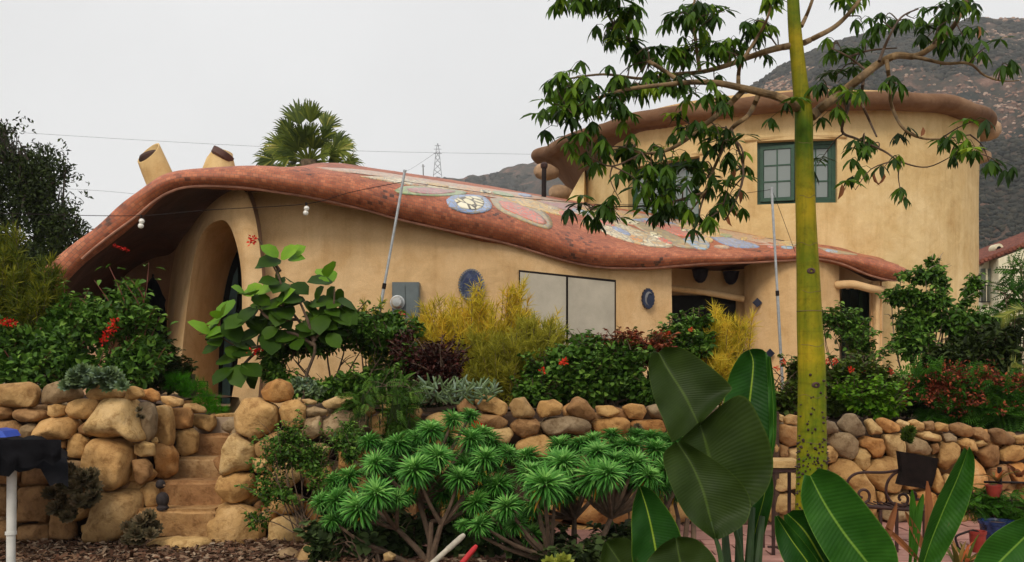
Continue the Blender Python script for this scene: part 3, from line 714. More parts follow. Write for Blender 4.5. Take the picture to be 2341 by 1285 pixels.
mo_blue = mosaic('mosaic_blue', [(.22, .30, .5), (.32, .40, .58), (.17, .24, .42)], 22)
mo_ivory = mosaic('mosaic_ivory', [(.75, .70, .5), (.68, .6, .38), (.8, .76, .6)], 11, (.12, .1, .07), w=.06)
mo_yel = mosaic('mosaic_yellow', [(.62, .40, .12), (.7, .5, .2), (.5, .27, .08), (.66, .45, .2)], 18)
mo_red = mosaic('mosaic_coral', [(.6, .13, .09), (.66, .22, .15), (.5, .1, .07)], 20)
mo_grey = mosaic('mosaic_olive_grey', [(.36, .29, .16), (.50, .38, .18), (.30, .24, .14), (.44, .24, .12)], 24)
mo_lblue = mosaic('mosaic_light_blue', [(.18, .34, .52), (.3, .44, .56), (.50, .42, .26), (.14, .27, .45)], 20)
mo_or = mosaic('mosaic_orange', [(.58, .25, .09), (.64, .36, .15), (.5, .19, .08)], 18)
mo_pale = mosaic('mosaic_pale_pink', [(.50, .29, .19), (.58, .40, .28), (.46, .22, .13), (.6, .46, .3)], 26)
for poly, m, lf in (
 ([(1040, 428), (1180, 440), (1335, 468), (1500, 494), (1700, 534), (1860, 563), (1700, 556), (1500, 524), (1330, 492), (1180, 460), (1080, 444)], mo_pale, .003),
 ([(1290, 468), (1400, 486), (1480, 497), (1420, 502), (1340, 490)], mo_yel, .009),
 ([(1350, 482), (1420, 489), (1500, 503), (1560, 514), (1480, 508), (1400, 500)], mo_blue, .006),
 ([(720, 383), (830, 389), (960, 408), (1150, 437), (1300, 462), (1240, 458), (1060, 440), (900, 408), (780, 393)], mo_pale, .006),
 ([(822, 404), (880, 406), (960, 415), (1060, 432), (1065, 436), (980, 430), (900, 418)], mo_white, .010),
 ([(902, 436), (930, 427), (1000, 432), (1063, 440), (1050, 447), (990, 449), (920, 444)], mo_green, .011),
 ([(930, 434), (970, 431), (1020, 436), (1040, 441), (990, 446), (940, 441)], mo_pink, .015),
 ([(1020, 458), (1040, 448), (1100, 449), (1124, 470), (1112, 484), (1070, 489), (1030, 476)], mo_blue, .011),
 ([(1038, 459), (1060, 452), (1096, 453), (1106, 468), (1090, 480), (1055, 477)], mo_ivory, .016),
 ([(1040, 428), (1110, 432), (1180, 448), (1240, 457), (1200, 458), (1120, 446), (1070, 440)], mo_or, .010),
 ([(1120, 455), (1160, 456), (1240, 484), (1262, 510), (1252, 524), (1200, 508), (1140, 480)], mo_grey, .010),
 ([(1140, 461), (1170, 465), (1220, 485), (1248, 508), (1235, 514), (1180, 492), (1148, 476)], mo_red, .015),
 ([(1150, 452), (1200, 455), (1270, 475), (1310, 497), (1260, 489), (1190, 470)], mo_yel, .012),
 ([(1230, 462), (1300, 468), (1330, 480), (1300, 482), (1250, 470)], mo_pink, .011),
 ([(1340, 498), (1400, 505), (1470, 530), (1540, 560), (1500, 566), (1420, 548), (1360, 520)], mo_white, .010),
 ([(1430, 500), (1500, 520), (1570, 552), (1590, 568), (1540, 562), (1470, 528)], mo_grey, .011),
 ([(1470, 505), (1560, 522), (1600, 536), (1560, 540), (1500, 522)], mo_red, .010),
 ([(1560, 548), (1600, 540), (1622, 560), (1612, 572), (1585, 566)], mo_lblue, .012),
 ([(1540, 510), (1600, 520), (1660, 536), (1640, 544), (1590, 533)], mo_yel, .011),
 ([(1625, 543), (1670, 545), (1720, 558), (1735, 566), (1690, 567), (1650, 557)], mo_blue, .011),
 ([(1690, 537), (1740, 537), (1772, 547), (1750, 553), (1705, 549)], mo_white, .010),
 ([(1700, 541), (1740, 540), (1762, 547), (1745, 550), (1712, 547)], mo_red, .014),
 ([(1745, 560), (1780, 549), (1830, 553), (1850, 566), (1810, 571), (1770, 569)], mo_grey, .011),
 ([(1775, 557), (1800, 552), (1822, 558), (1805, 566)], mo_yel, .015),
 ([(1870, 566), (1930, 576), (1960, 583), (1920, 581), (1885, 573)], mo_grey, .010)):
    roof_figure(poly, m, lf)
# smaller petals, dots and outlines between the big figures
for cx_, cy_, a_, b_, rot, m in ((1000, 425, 26, 3, 8, mo_yel), (1150, 446, 26, 4, 12, mo_green), (1200, 448, 16, 3, 10, mo_blue), (1290, 492, 14, 6, 25, mo_red), (1330, 486, 24, 4, 14, mo_lblue), (1345, 515, 18, 5, 28, mo_yel), (1385, 512, 22, 4, 20, mo_red),
    (1420, 530, 24, 4, 24, mo_blue), (1455, 548, 18, 4, 22, mo_or), (1500, 540, 16, 4, 22, mo_ivory), (1520, 552, 18, 4, 20, mo_red), (1400, 495, 30, 4, 12, mo_pale), (1440, 508, 22, 3, 14, mo_ivory), (1580, 530, 24, 3, 8, mo_ivory), (1650, 566, 18, 3, 4, mo_pale), (1700, 547, 8, 3, 0, mo_yel),
    (1620, 550, 10, 5, 10, mo_yel), (1660, 540, 14, 3, 8, mo_green), (1735, 545, 16, 3, 3, mo_or), (1785, 561, 12, 3, 6, mo_or), (1800, 567, 14, 2.5, 4, mo_lblue), (1830, 563, 12, 3, 8, mo_ivory), (1764, 565, 10, 2.5, 4, mo_red), (1900, 575, 16, 2.5, 12, mo_lblue), (1265, 478, 14, 3, 20, mo_white), (1110, 440, 14, 3, 8, mo_ivory), (960, 424, 18, 2.5, 6, mo_pale)):
    ca, sa = math.cos(R(rot)), math.sin(R(rot))
    roof_figure([(cx_+a_*math.cos(t)*ca-b_*math.sin(t)*sa, cy_+a_*math.cos(t)*sa+b_*math.sin(t)*ca) for t in np.linspace(0, 2*math.pi, 9)[:-1]], m, .018)
# scattered white tesserae line
# chimneys (masonry of the house)
mb = MB(); c0 = P(370, 420, 10.6); ax = Vector((-.42, -.05, 1)).normalized()
prf = [(.165, -.12), (.165, 0), (.16, .2), (.152, .38)]
n = 24; vs = []; 
for r_, z in prf+[(.135, .38), (.12, .2)]:
    for i in range(n):
        t = 2*math.pi*i/n; q = ax.to_track_quat('Z', 'Y').to_matrix() @ Vector((r_*math.cos(t), r_*math.sin(t), z)); qz = q.copy()
        if z >= .3: qz += ax*(-q.x*-.0)
        sl = .75*(q-ax*q.dot(ax)).dot(Vector((-.35, -1, 0)).normalized()) if z >= .2 else 0
        vs.append(c0+q-ax*sl*(1 if z >= .3 else .2))
fs = [(i*n+k_, i*n+(k_+1) % n, (i+1)*n+(k_+1) % n, (i+1)*n+k_) for i in range(5) for k_ in range(n)]; fs.append(tuple(5*n+k_ for k_ in range(n)))
ch = build('chimney', [tuple(v) for v in vs], fs, stucco_tower, house, autosharp=50); ch['label'] = 'leaning chimney tube with an oblique mouth'
mb = MB(); mb.lathe(c0+ax*.2, [(.105, 0), (.13, .14), (.11, .17), (.01, .17)], 20, ax); mb.build('flue', simple('clay_flue', (.06, .03, .022), .8), ch)
mb = MB(); c1 = P(500, 392, 10.9); ax = Vector((.16, .1, 1)).normalized()
mb.lathe(c1, [(.19, -.12), (.185, 0), (.165, .12), (.13, .2), (.12, .24)], 24, ax); c2 = mb.build('chimney', stucco_tower, house); c2['label'] = 'short chimney with a dark round tilted cap'
ax2 = Vector((.5, .12, .85)).normalized(); mb = MB(); cc = P(508, 355, 10.85)
mb.lathe(cc, [(.10, -.05), (.128, -.03), (.135, .04), (.115, .045), (.09, .01), (.01, .0)], 24, ax2); mb.build('chimney_cap', simple('brown_pot', (.10, .05, .04), .7, 0, .2), c2)

# ------------------------------------------------------------------ the low house: walls
def wallstrip(name, pts, z0, zt, thick, mat, parent, n_sub=6, zrows=10, wob=.02):
    """solid wall following plan points [(px, D)], top heights zt per point"""
    A = [np.array([(px-CX)*D/F, D, z]) for (px, D), z in zip(pts, zt)]
    A = smoothpath(A, n_sub) if len(pts) > 2 else [A[0]*(1-t)+A[1]*t for t in np.linspace(0, 1, n_sub)]
    N = len(A); vs = []; nr = []
    for i in range(N):
        d = A[min(i+1, N-1)]-A[max(i-1, 0)]; d[2] = 0; d /= np.linalg.norm(d); nr.append(np.array([-d[1], d[0], 0]))
    for side in (0, 1):
        for i in range(N):
            for j in range(zrows+1):
                z = z0+(A[i][2]-z0)*j/zrows; p_ = A[i]+nr[i]*thick*side; p_[2] = 0
                wv = wob*noise.noise(Vector((p_[0]*1.3, p_[1]*1.3, z*1.3)))*(1-side)
                p_ = p_+nr[i]*wv; vs.append((p_[0], p_[1], z))
    K = zrows+1; o = N*K; fs = []
    for i in range(N-1):
        for j in range(zrows):
            a = i*K+j; fs.append((a, a+K, a+K+1, a+1)); fs.append((o+a, o+a+1, o+a+K+1, o+a+K))
        a = i*K; fs.append((a, o+a, o+a+K, a+K)); t = i*K+zrows; fs.append((t, t+K, o+t+K, o+t))
    for i in (0, N-1):
        for j in range(zrows):
            a = i*K+j; fs.append((a, a+1, o+a+1, o+a) if i == 0 else (a, o+a, o+a+1, a+1))
    return build(name, vs, fs, mat, parent, autosharp=40)
def lipz(px, D, up=.10):                            # height just under the soffit at that column
    xs = [s[0] for s in ST]; ys = [s[8] for s in ST]; ds = [s[9] for s in ST]
    y = np.interp(px, xs, ys); d = np.interp(px, xs, ds); return EH+(HY-y)*d/F+up
W1 = [(560, 10.56), (600, 10.56), (700, 10.58), (800, 10.7), (900, 10.83), (1000, 10.99), (1100, 11.19), (1200, 11.42), (1300, 11.7), (1400, 12.0), (1480, 12.25), (1536, 12.45)]
wallstrip('wall', W1, .95, [lipz(a, d) for a, d in W1], .3, stucco_low, house)
WD = lambda px: float(np.interp(px, [a for a, d in W1], [d for a, d in W1]))
# recessed entry on the right: back wall, lintel, inner returns
wallstrip('wall', [(1500, 13.55), (1600, 13.55), (1745, 13.5)], .95, [3.1, 3.1, 3.1], .25, stucco_low, house)
W2 = [(1702, 13.35), (1730, 13.05), (1780, 12.85), (1840, 12.85), (1890, 13.0), (1919, 13.2)]
wallstrip('wall', W2, .95, [2.98]*6, .3, stucco_low, house)
W3 = [(1915, 14.3), (1960, 14.3), (2010, 14.3)]
wallstrip('wall', W3, .95, [3.0]*3, .2, stucco_low, house)
wallstrip('wall', [(1988, 13.55), (2003, 13.35), (2014, 13.5), (2018, 14.4)], .95, [2.72]*4, .12, stucco_low, house)
mb = MB(); pts = smoothpath([P(1908, 652, 13.15)+Vector((0, 0, 0)), P(1950, 650, 13.1), P(1990, 660, 13.15), P(2022, 664, 13.35)], 5)
mb.tube([Vector(q) for q in pts], [.045]+[.058]*(len(pts)-2)+[.04], 12); mb.build('door_lintel', stucco_low, house)
mb = MB(); pts = smoothpath([P(1530, 658, 13.2), P(1610, 668, 13.25), P(1700, 684, 13.3)], 6)
mb.tube([Vector(q) for q in pts], .045, 12); mb.build('door_lintel', stucco_low, house)
# dark glazed doors
mb = MB(); a = P(1531, 676, 13.50); b = P(1682, 690, 13.45); mb.box(((a.x+b.x)/2, 13.47, (a.z+1.0)/2), (b.x-a.x, .05, a.z-1.0)); mb.build('door', dark_in, house, smooth=False)['label'] = 'dark open doorway under the entry roof'
mb = MB(); a = P(1926, 662, 14.2); b = P(1992, 668, 14.2); mb.box(((a.x+b.x)/2, 14.22, (a.z+1.0)/2), (b.x-a.x, .05, a.z-1.0)); dr = mb.build('door', dark_green_paint, house, smooth=False); dr['label'] = 'dark green glazed door in the right recess'
for px in (1930, 1948, 1968, 1986):
    mb = MB(); q = P(px, 700, 14.15); mb.box((q.x, 14.17, (2.7+1)/2), (.05, .05, 1.68)); mb.build('door_stile', green_paint if px == 1968 else dark_green_paint, dr, smooth=False)

# the arched porch: an ogive mouth whose vault runs back to the right to a teal door
Dp = 10.3
Fr = [(412, 960), (413, 900), (414, 841), (421, 760), (432, 670), (446, 580), (462, 535), (480, 513), (500, 504), (515, 505), (528, 522), (540, 556), (549, 600), (553, 650), (553, 720), (548, 790), (540, 850), (531, 900), (524, 940), (518, 965)]
front = [P(x, y, 10.3+.25*max(0, (520-x)/110)) for x, y in Fr]
Dd = 11.6
Bk = [(500, 965), (500, 900), (501, 841), (503, 770), (509, 700), (520, 640), (532, 600), (543, 575), (552, 560), (560, 553), (568, 556), (578, 570), (588, 600), (596, 640), (600, 700), (600, 780), (597, 850), (592, 900), (588, 940), (586, 960)]
backp = [P(x, y, Dd) for x, y in Bk]
fp = np.array(smoothpath([tuple(v) for v in front], 4)); bp = np.array(smoothpath([tuple(v) for v in backp], 4))
N = len(fp); VV = []; M_ = 8
for j in range(M_+1):
    t = j/M_; rd = .05*math.sin(min(1, t*5)*math.pi/2)
    for i in range(N): VV.append(tuple(fp[i]*(1-t)+bp[i]*t))
FF = [(j*N+i, (j+1)*N+i, (j+1)*N+i+1, j*N+i+1) for j in range(M_) for i in range(N-1)]
build('porch_vault', VV, FF, stucco_low, house)
# front face of the porch, from the mouth out to its swelling outer edge
Ou = [(372, 960), (372, 900), (373, 841), (378, 760), (386, 670), (398, 590), (410, 556), (430, 530), (458, 492), (500, 452), (542, 432), (566, 446), (584, 500), (594, 570), (600, 640), (603, 720), (600, 800), (594, 870), (588, 930), (584, 965)]
od = [11.7, 11.7, 11.65, 11.6, 11.55, 11.4, 11.2, 11.0, 10.75, 10.5, 10.35, 10.3, 10.3, 10.3, 10.3, 10.3, 10.3, 10.3, 10.3, 10.3]
outer = np.array(smoothpath([tuple(P(x, y, d)) for (x, y), d in zip(Ou, od)], 4)); VV = []
for j in range(9):
    t = j/8
    for i in range(N):
        q = fp[i]*(1-t)+outer[i]*t; q = q+np.array([0, -.05*math.sin(math.pi*t), 0]); VV.append(tuple(q))
FF = [(j*N+i, j*N+i+1, (j+1)*N+i+1, (j+1)*N+i) for j in range(8) for i in range(N-1)]
build('porch_front', VV, FF, stucco_low, house)
# side of the porch where it stands proud of the long wall
Rt = [(545, 422), (566, 440), (584, 500), (594, 570), (600, 640), (603, 720), (600, 800), (594, 870), (588, 930), (584, 965)]
Rb = [(568, 422), (592, 448), (606, 500), (614, 570), (618, 640), (620, 720), (618, 800), (613, 870), (608, 930), (604, 965)]
ra = np.array(smoothpath([tuple(P(x, y, 10.3)) for x, y in Rt], 4)); rb = np.array(smoothpath([tuple(P(x, y, 10.95)) for x, y in Rb], 4)); n = len(ra)
k = NT('shaded_porch_side'); r = k.ramp(k.noise(3, 5, .6, k.pos()), [(.3, (.20, .115, .07)), (.7, (.30, .18, .11))]); k.l(r.outputs[0], k.b.inputs['Base Color']); k.b.inputs['Roughness'].default_value = .85  # shade on the porch side put into its colour, darker than the front
build('porch_edge', [tuple(v) for v in ra]+[tuple(v) for v in rb], [(i, i+1, n+i+1, n+i) for i in range(n-1)], k.m, house)
# teal door leaf seen edge-on at the back of the vault
mb = MB(); N = len(bp); ce = bp.mean(axis=0)
vs = [Vector(bp[i])+Vector((0, -.02, 0)) for i in range(N)]; mb.add(vs, [tuple(range(N))]); door = mb.build('door', dark_in, house, smooth=False); door['label'] = 'arched front door standing at the back of the porch vault'
dp = [(507, 935), (509, 850), (514, 760), (524, 680), (534, 630), (543, 610), (544, 640), (540, 700), (533, 780), (527, 860), (524, 935)]
mb = MB(); pts = [P(x, y, 11.52) for x, y in dp]; n = len(pts); mb.add([p_ for p_ in pts]+[p_+Vector((0, .04, 0)) for p_ in pts], [tuple(range(n))]+[(i, (i+1) % n, n+(i+1) % n, n+i) for i in range(n)]); mb.build('door_panel', teal_paint, door, smooth=False)
# recessed wall under the left overhang
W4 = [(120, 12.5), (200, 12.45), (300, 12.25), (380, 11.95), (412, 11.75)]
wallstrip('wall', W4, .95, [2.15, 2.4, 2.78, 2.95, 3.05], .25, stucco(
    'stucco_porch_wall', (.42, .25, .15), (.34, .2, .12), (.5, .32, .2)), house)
mb = MB(); c = P(243, 700, 12.27); mb.lathe(c+Vector((0, .04, 0)), [(.28, 0), (.28, .05), (.23, .06), (.225, .02), (.01, .02)], 28, (0, -1, 0), 1.0, .9); mb.build('round_window', dark_in, house)['label'] = 'round dark window under the left overhang'
# pale cabinet doors let into the wall
def wallpoly(name, pts, mat, proud, thick, parent, Dfun=WD, smooth=False):
    f_ = [P(x, y, Dfun(x)-proud) for x, y in pts]; n = len(f_); mb = MB()
    mb.add(f_+[q+Vector((0, thick, 0)) for q in f_], [tuple(range(n-1, -1, -1))]+[(i, (i+1) % n, n+(i+1) % n, n+i) for i in range(n)]); return mb.build(name, mat, parent, smooth=smooth)
cab = wallpoly('cabinet_frame', [(1186, 617), (1408, 640), (1408, 808), (1186, 790)], dark_metal, .025, .1, house)
wallpoly('cabinet_door', [(1189, 622), (1294, 633), (1294, 797), (1189, 788)], cream, .05, .05, cab)['label'] = 'left pale cabinet door'
wallpoly('cabinet_door', [(1299, 634), (1405, 645), (1405, 806), (1299, 798)], cream, .05, .05, cab)['label'] = 'right pale cabinet door'

# ------------------------------------------------------------------ things mounted on the house
m = thing('electric_meter_box', 'grey electric meter cabinet with a round glass meter on the tan wall', 'meter box', P(927, 700, WD(927)))
a = P(895, 644, WD(895)-.1); b = P(959, 644, WD(959)-.1); zb_ = P(927, 738, WD(927)).z
mb = MB(); cx = (a.x+b.x)/2; Y = WD(927); mb.box((cx, Y-.02, (a.z+zb_)/2), (b.x-a.x, .16, a.z-zb_)); mb.build('box', grey_paint, m, smooth=False)
for s, lab in ((-1, ''), (1, '')):
    mb = MB(); w_ = (b.x-a.x)/2-.018; mb.box((cx+s*(w_/2+.006), Y-.107, (a.z+zb_)/2-.01), (w_, .012, a.z-zb_-.05)); mb.build('door_panel', grey_paint, m, smooth=False)
c = P(909, 692, Y-.12); mb = MB(); mb.lathe(c, [(.08, 0), (.08, .02), (.07, .03), (.065, .08), (.05, .1), (.01, .105)], 24, (0, -1, 0)); me_ = mb.build('meter', simple('meter_glass', (.45, .46, .45), .15, .3), m)
mb = MB(); mb.lathe(c, [(.086, 0), (.086, .022), (.074, .024), (.074, .0)], 24, (0, -1, 0)); mb.build('meter_ring', galv, me_)
mb = MB(); mb.box((a.x+.12, Y-.13, c.z-.12), (.08, .03, .05)); mb.build('warning_sticker', simple('red_sticker', (.5, .05, .03), .5), m, smooth=False)
# blue oval mosaic
m = thing('oval_mosaic', 'dark blue oval mosaic medallion set in the tan wall', 'mosaic', P(1077, 652, WD(1077)))
c = P(1077, 652, WD(1077)-.03); s_ = WD(1077)/F; nrm = Vector((.25, -1, 0)).normalized()
mb = MB(); q = nrm.to_track_quat('Z', 'Y'); mb.lathe(c, [(1, 0), (1, .03), (.01, .034)], 36, nrm, 26*s_, 33*s_); 
mb.build('medallion', mosaic('blue_shards', [(.012, .02, .07), (.022, .035, .11), (.02, .03, .06), (.06, .08, .17), (.01, .016, .05)], 26, (.03, .045, .09), w=.05), m)
for i in range(34):
    t = 2*math.pi*i/34; M3 = q.to_matrix(); ctr = c+M3 @ Vector((28*s_*math.cos(t), 35*s_*math.sin(t), .016)); mb = MB()
    mb.box(ctr, (.021, .021, .03), M3 @ Matrix.Rotation(t, 3, 'Z')); mb.build('rim_tile', simple('grey_rim_tile', (.17, .18, .2), .5) if i == 0 else bpy.data.materials['grey_rim_tile'], m, smooth=False)
# scalloped blue ceramic with a pale crescent
m = thing('ceramic_rosette', 'scalloped blue ceramic rosette with a pale crescent near the doorway', 'ceramic ornament', P(1481, 683, WD(1481)))
c = P(1481, 683, WD(1481)-.03); s_ = WD(1481)/F; nrm = Vector((.3, -1, 0)).normalized(); q = nrm.to_track_quat('Z', 'Y').to_matrix()
def scallop(r0, r1, lob, amp, th, z):
    vs = []; n = lob*8
    for i in range(n): t = 2*math.pi*i/n; r_ = 1+amp*abs(math.sin(lob*t/2)); vs.append(c+q @ Vector((r0*r_*math.cos(t), r1*r_*math.sin(t), z)))
    for i in range(n): t = 2*math.pi*i/n; r_ = 1+amp*abs(math.sin(lob*t/2)); vs.append(c+q @ Vector((r0*r_*math.cos(t)*.93, r1*r_*math.sin(t)*.95, z+th)))
    return vs, [(i, (i+1) % n, n+(i+1) % n, n+i) for i in range(n)]+[tuple(n+i for i in range(n))]
mb = MB(); mb.add(*scallop(15*s_, 22.5*s_, 16, .1, .03, 0)); mb.build('plate', simple('cobalt_glaze', (.012, .02, .055), .3, 0, .3), m)
vs = []; n = 20
for i in range(n): t = R(-60+240*i/(n-1)+90); vs.append(c+q @ Vector((10*s_*math.cos(t), 16*s_*math.sin(t), .033)))
for i in range(n): t = R(-60+240*i/(n-1)+90); k_ = .45+.5*abs(i/(n-1)-.5)*2; vs.append(c+q @ Vector((10*s_*k_*math.cos(t), 16*s_*k_*math.sin(t), .045)))
mb = MB(); mb.add(vs, [(i, i+1, n+i+1, n+i) for i in range(n-1)]); mb.build('crescent', simple('pale_glaze', (.16, .16, .17), .4, 0, .2), m)
# two half-bowl sconces under the soffit
for i, (px, py, lab) in enumerate(((1601, 632, 'dark half bowl wall sconce left of its twin under the entry roof'), (1671, 636, 'dark half bowl wall sconce right of its twin under the entry roof'))):
    c = P(px, py-12, 13.38); m = thing('wall_sconce', lab, 'sconce', c, 'half bowl sconces'); mb = MB()
    mb.lathe(c, [(.03, -.17), (.07, -.14), (.10, -.08), (.115, 0), (.125, .02), (.10, .02), (.08, -.04), (.01, -.1)], 20); mb.build('bowl', simple('dark_glaze', (.018, .016, .025), .35, 0, .3) if i == 0 else bpy.data.materials['dark_glaze'], m)
    mb = MB(); mb.box(c+Vector((0, .12, -.06)), (.06, .05, .1)); mb.build('bracket', dark_metal, m, smooth=False)
for px, py, D, lab in ((1731, 692, 13.0, 'dark blue diamond tile on the curved wall, the upper one'), (1760, 808, 12.85, 'blue diamond tile on the curved wall, the lower one')):
    mb = MB(); mb.box(P(px, py, D-.03), (.095, .03, .095), Matrix.Rotation(R(45), 3, 'Y')); c = P(px, py, D)
    o = mb.build('diamond_tile', simple('navy_tile', (.010, .012, .030), .3, 0, .4) if py < 700 else bpy.data.materials['navy_tile'], smooth=False, top_loc=c); tag(o, lab, 'tile', 'diamond tiles')
# closed black parasol in the porch
c = P(350, 640, 11.2); m = thing('closed_parasol', 'closed black parasol standing under the left overhang', 'parasol', (c.x, c.y, 1.0)); vs = []; n = 28
prof = [(0.005, .04), (.03, .0), (.06, -.06), (.10, -.18), (.13, -.24), (.115, -.30), (.13, -.5), (.14, -.72), (.13, -.86), (.10, -.9)]
for r_, z in prof:
    for i in range(n): t = 2*math.pi*i/n; rr = r_*(1+.22*math.cos(7*t+z*3)); vs.append(c+Vector((rr*math.cos(t), rr*math.sin(t), z)))
build('canopy', [tuple(v) for v in vs], [(j*n+i, j*n+(i+1) % n, (j+1)*n+(i+1) % n, (j+1)*n+i) for j in range(len(prof)-1) for i in range(n)], black_cloth, m)
mb = MB(); mb.tube([(c.x, c.y, 1.0), (c.x, c.y, c.z+.07)], .014, 8); mb.build('pole', dark_metal, m)
# black stovepipe and little roof vent
m = thing('stovepipe', 'black metal stovepipe standing on the mosaic roof beside the tower', 'stovepipe', P(1243, 455, 14.5)); mb = MB()
mb.tube([P(1243, 470, 14.5), P(1244, 384, 14.5)], .038, 14); mb.build('pipe', dark_metal, m); mb = MB(); mb.lathe(P(1244, 380, 14.5), [(.05, -.03), (.058, 0), (.058, .03), (.03, .06)], 14); mb.build('cap', rust_iron, m)
m = thing('roof_vent', 'tiny black and pale vent stub on the mosaic roof', 'vent', P(1027, 450, 12.0)); mb = MB()
mb.tube([P(1027, 456, 12), P(1027, 440, 12)], .024, 12); mb.build('stub', simple('pale_pvc', (.5, .5, .46), .5), m); mb = MB(); mb.tube([P(1027, 440, 12), P(1028, 430, 12)], .03, 12); mb.build('cap', dark_metal, m)

# poles and wires
def pole(bx, by, bD, tx, ty, tD, lab, nm='light_pole'):
    b = P(bx, by, bD); t_ = P(tx, ty, tD); d = (t_-b).normalized(); k_ = (b.z-1.0)/d.z; b = b-d*k_
    m = thing(nm, lab, 'pole', b, 'conduit poles carrying the light string'); mb = MB(); mid = b.lerp(t_, .52)
    mb.tube([b, mid], .017, 10); mb.build('lower_tube', galv, m); mb = MB(); mb.tube([mid, t_], .014, 10); mb.build('upper_tube', galv, m)
    mb = MB(); mb.tube([mid-d*.03, mid+d*.03], .021, 10); mb.build('coupling', dark_metal, m); mb = MB(); mb.tube([t_, t_+d*.02], .018, 8); mb.build('end_cap', galv, m); return t_
t1 = pole(862, 745, 9.6, 925, 393, 9.6, 'slanting galvanized pole in front of the low house carrying a light wire')
t2 = pole(1786, 830, 10.6, 1764, 432, 10.6, 'upright galvanized pole beside the tree trunk with a hooked wire')
def wire(name, pts, r_, lab, cat, mat=dark_metal, group=None):
    vs = [Vector(q) for q in smoothpath(pts, 8)]; mb = MB(); mb.tube(vs, r_, 5); o = mb.build(name, mat, top_loc=vs[0]); return tag(o, lab, cat, group)
wire('light_wire', [P(-30, 486, 9.0), P(120, 491, 9.0), P(323, 493, 9.0), P(480, 480, 9.1), P(700, 466, 9.2), P(800, 440, 9.4), t1-Vector((0, 0, .1))], .0035, 'thin black light wire strung from the left up to the slanting pole', 'wire')
wire('light_wire', [t1-Vector((0, 0, .1)), P(1100, 440, 9.9), P(1240, 457, 10.1), P(1420, 468, 10.3), P(1640, 449, 10.5), P(1745, 436, 10.6), t2], .003, 'thin light wire running over the roof between the two poles', 'wire')
wire('guy_wire', [t2, P(1790, 500, 10.9), P(1818, 577, 11.6)], .003, 'guy wire slanting down from the upright pole to the roof edge', 'wire')
bulb_m = simple('frosted_bulb', (.72, .70, .64), .2)
for px, py, D, lab in ((323, 492, 9.0, 'pair of frosted bulbs on the wire in front of the dark overhang'), (700, 463, 9.2, 'pair of frosted bulbs on the wire in front of the tan wall')):
    c = P(px, py, D); m = thing('light_bulbs', lab, 'light bulbs', c, 'bulb pairs on the wire')
    mb = MB(); mb.tube([c, c-Vector((0, 0, .035))], .012, 8); mb.build('socket', dark_metal, m)
    for dz in (-.06, -.105):
        mb = MB(); mb.lathe(c+Vector((.004*(1 if dz > -.1 else -1), 0, dz)), [(.006, -.028), (.022, -.018), (.028, 0), (.022, .018), (.01, .026)], 14); mb.build('bulb', bulb_m, m)
# far power lines, pylon and pole
line_m = simple('far_wire', (.18, .18, .19), .8)
wire('power_line', [P(60, 304, 80), P(300, 319, 80), P(575, 334, 82), P(850, 346, 86), P(1230, 353, 90)], .014, 'faint power line crossing the sky behind the palm', 'power line', line_m, 'power lines')
wire('power_line', [P(140, 431, 80), P(240, 437, 80), P(345, 447, 80)], .014, 'faint lower power line at the left under the chimney', 'power line', line_m, 'power lines')
wire('power_line', [P(1002, 345, 90), P(950, 380, 120), P(928, 392, 130)], .016, 'faint power line dropping from the pylon', 'power line', line_m, 'power lines')
m = thing('power_pylon', 'distant steel lattice pylon on the low ridge', 'pylon', P(1000, 408, 600)); mb = MB(); D = 600; s_ = D/F
def pp(x, y): return P(x, y, D)
for a, b in (((990, 408), (997, 345)), ((1010, 408), (1004, 345)), ((997, 345), (1000, 328)), ((1004, 345), (1001, 328)), ((991, 400), (1008, 388)), ((1009, 400), (992, 388)), ((993, 388), (1007, 374)), ((1008, 388), (994, 374)),
             ((994, 374), (1006, 360)), ((1007, 374), (995, 360)), ((996, 360), (1005, 347)), ((1005, 360), (997, 347)), ((991, 351), (1010, 351)), ((992, 341), (1009, 341)), ((994, 333), (1007, 333))): mb.tube([pp(*a), pp(*b)], .17, 4)
mb.build('lattice', simple('pylon_steel', (.13, .13, .14), .7), m)
mb = MB(); mb.tube([P(968, 408, 400), P(967, 376, 400)], .25, 6); mb.tube([P(964, 380, 400), P(971, 380, 400)], .12, 4); tag(mb.build('utility_pole', simple('pole_wood', (.1, .09, .08), .9), top_loc=P(968, 408, 400)), 'distant wooden utility pole on the ridge left of the pylon', 'utility pole')

# neighbour house at the far right
nb = thing('neighbour_house', 'cream neighbour house with red tile roof at the far right edge', 'house', P(2320, 720, 30)); s_ = 30/F
crm = stucco('cream_wall', (.72, .68, .50), (.66, .61, .43), (.78, .74, .57)); z0 = .0
a = P(2283, 600, 30); b = P(2470, 600, 30)
vs = [(a.x, 30, z0), (b.x, 30, z0), (b.x, 30, P(0, 520, 30).z), (a.x, 30, P(0, 591, 30).z), (a.x+.4, 36, z0), (b.x, 36, z0), (b.x, 36, 5.9), (a.x+.4, 36, 5.05)]
build('wall', vs, [(0, 1, 2, 3), (0, 3, 7, 4), (4, 7, 6, 5), (1, 5, 6, 2), (3, 2, 6, 7)], crm, nb, smooth=False)
c0 = P(2243, 606, 30.7); vs = [(c0.x, 30.6, z0), (a.x-.002, 30.6, z0), (a.x-.002, 30.6, P(0, 590, 30.6).z), (c0.x, 30.6, P(0, 607, 30.6).z)]
vs += [(x, 35, z) for x, y, z in vs]; build('wall', vs, [(0, 1, 2, 3), (0, 3, 7, 4), (3, 2, 6, 7), (4, 7, 6, 5), (1, 5, 6, 2)], crm, nb, smooth=False)
rt = simple('red_roof_tile', (.20, .06, .035), .8, 0, .3, 6)
p0 = P(2236, 602, 30.2); p1 = P(2480, 508, 29.8); mb = MB()
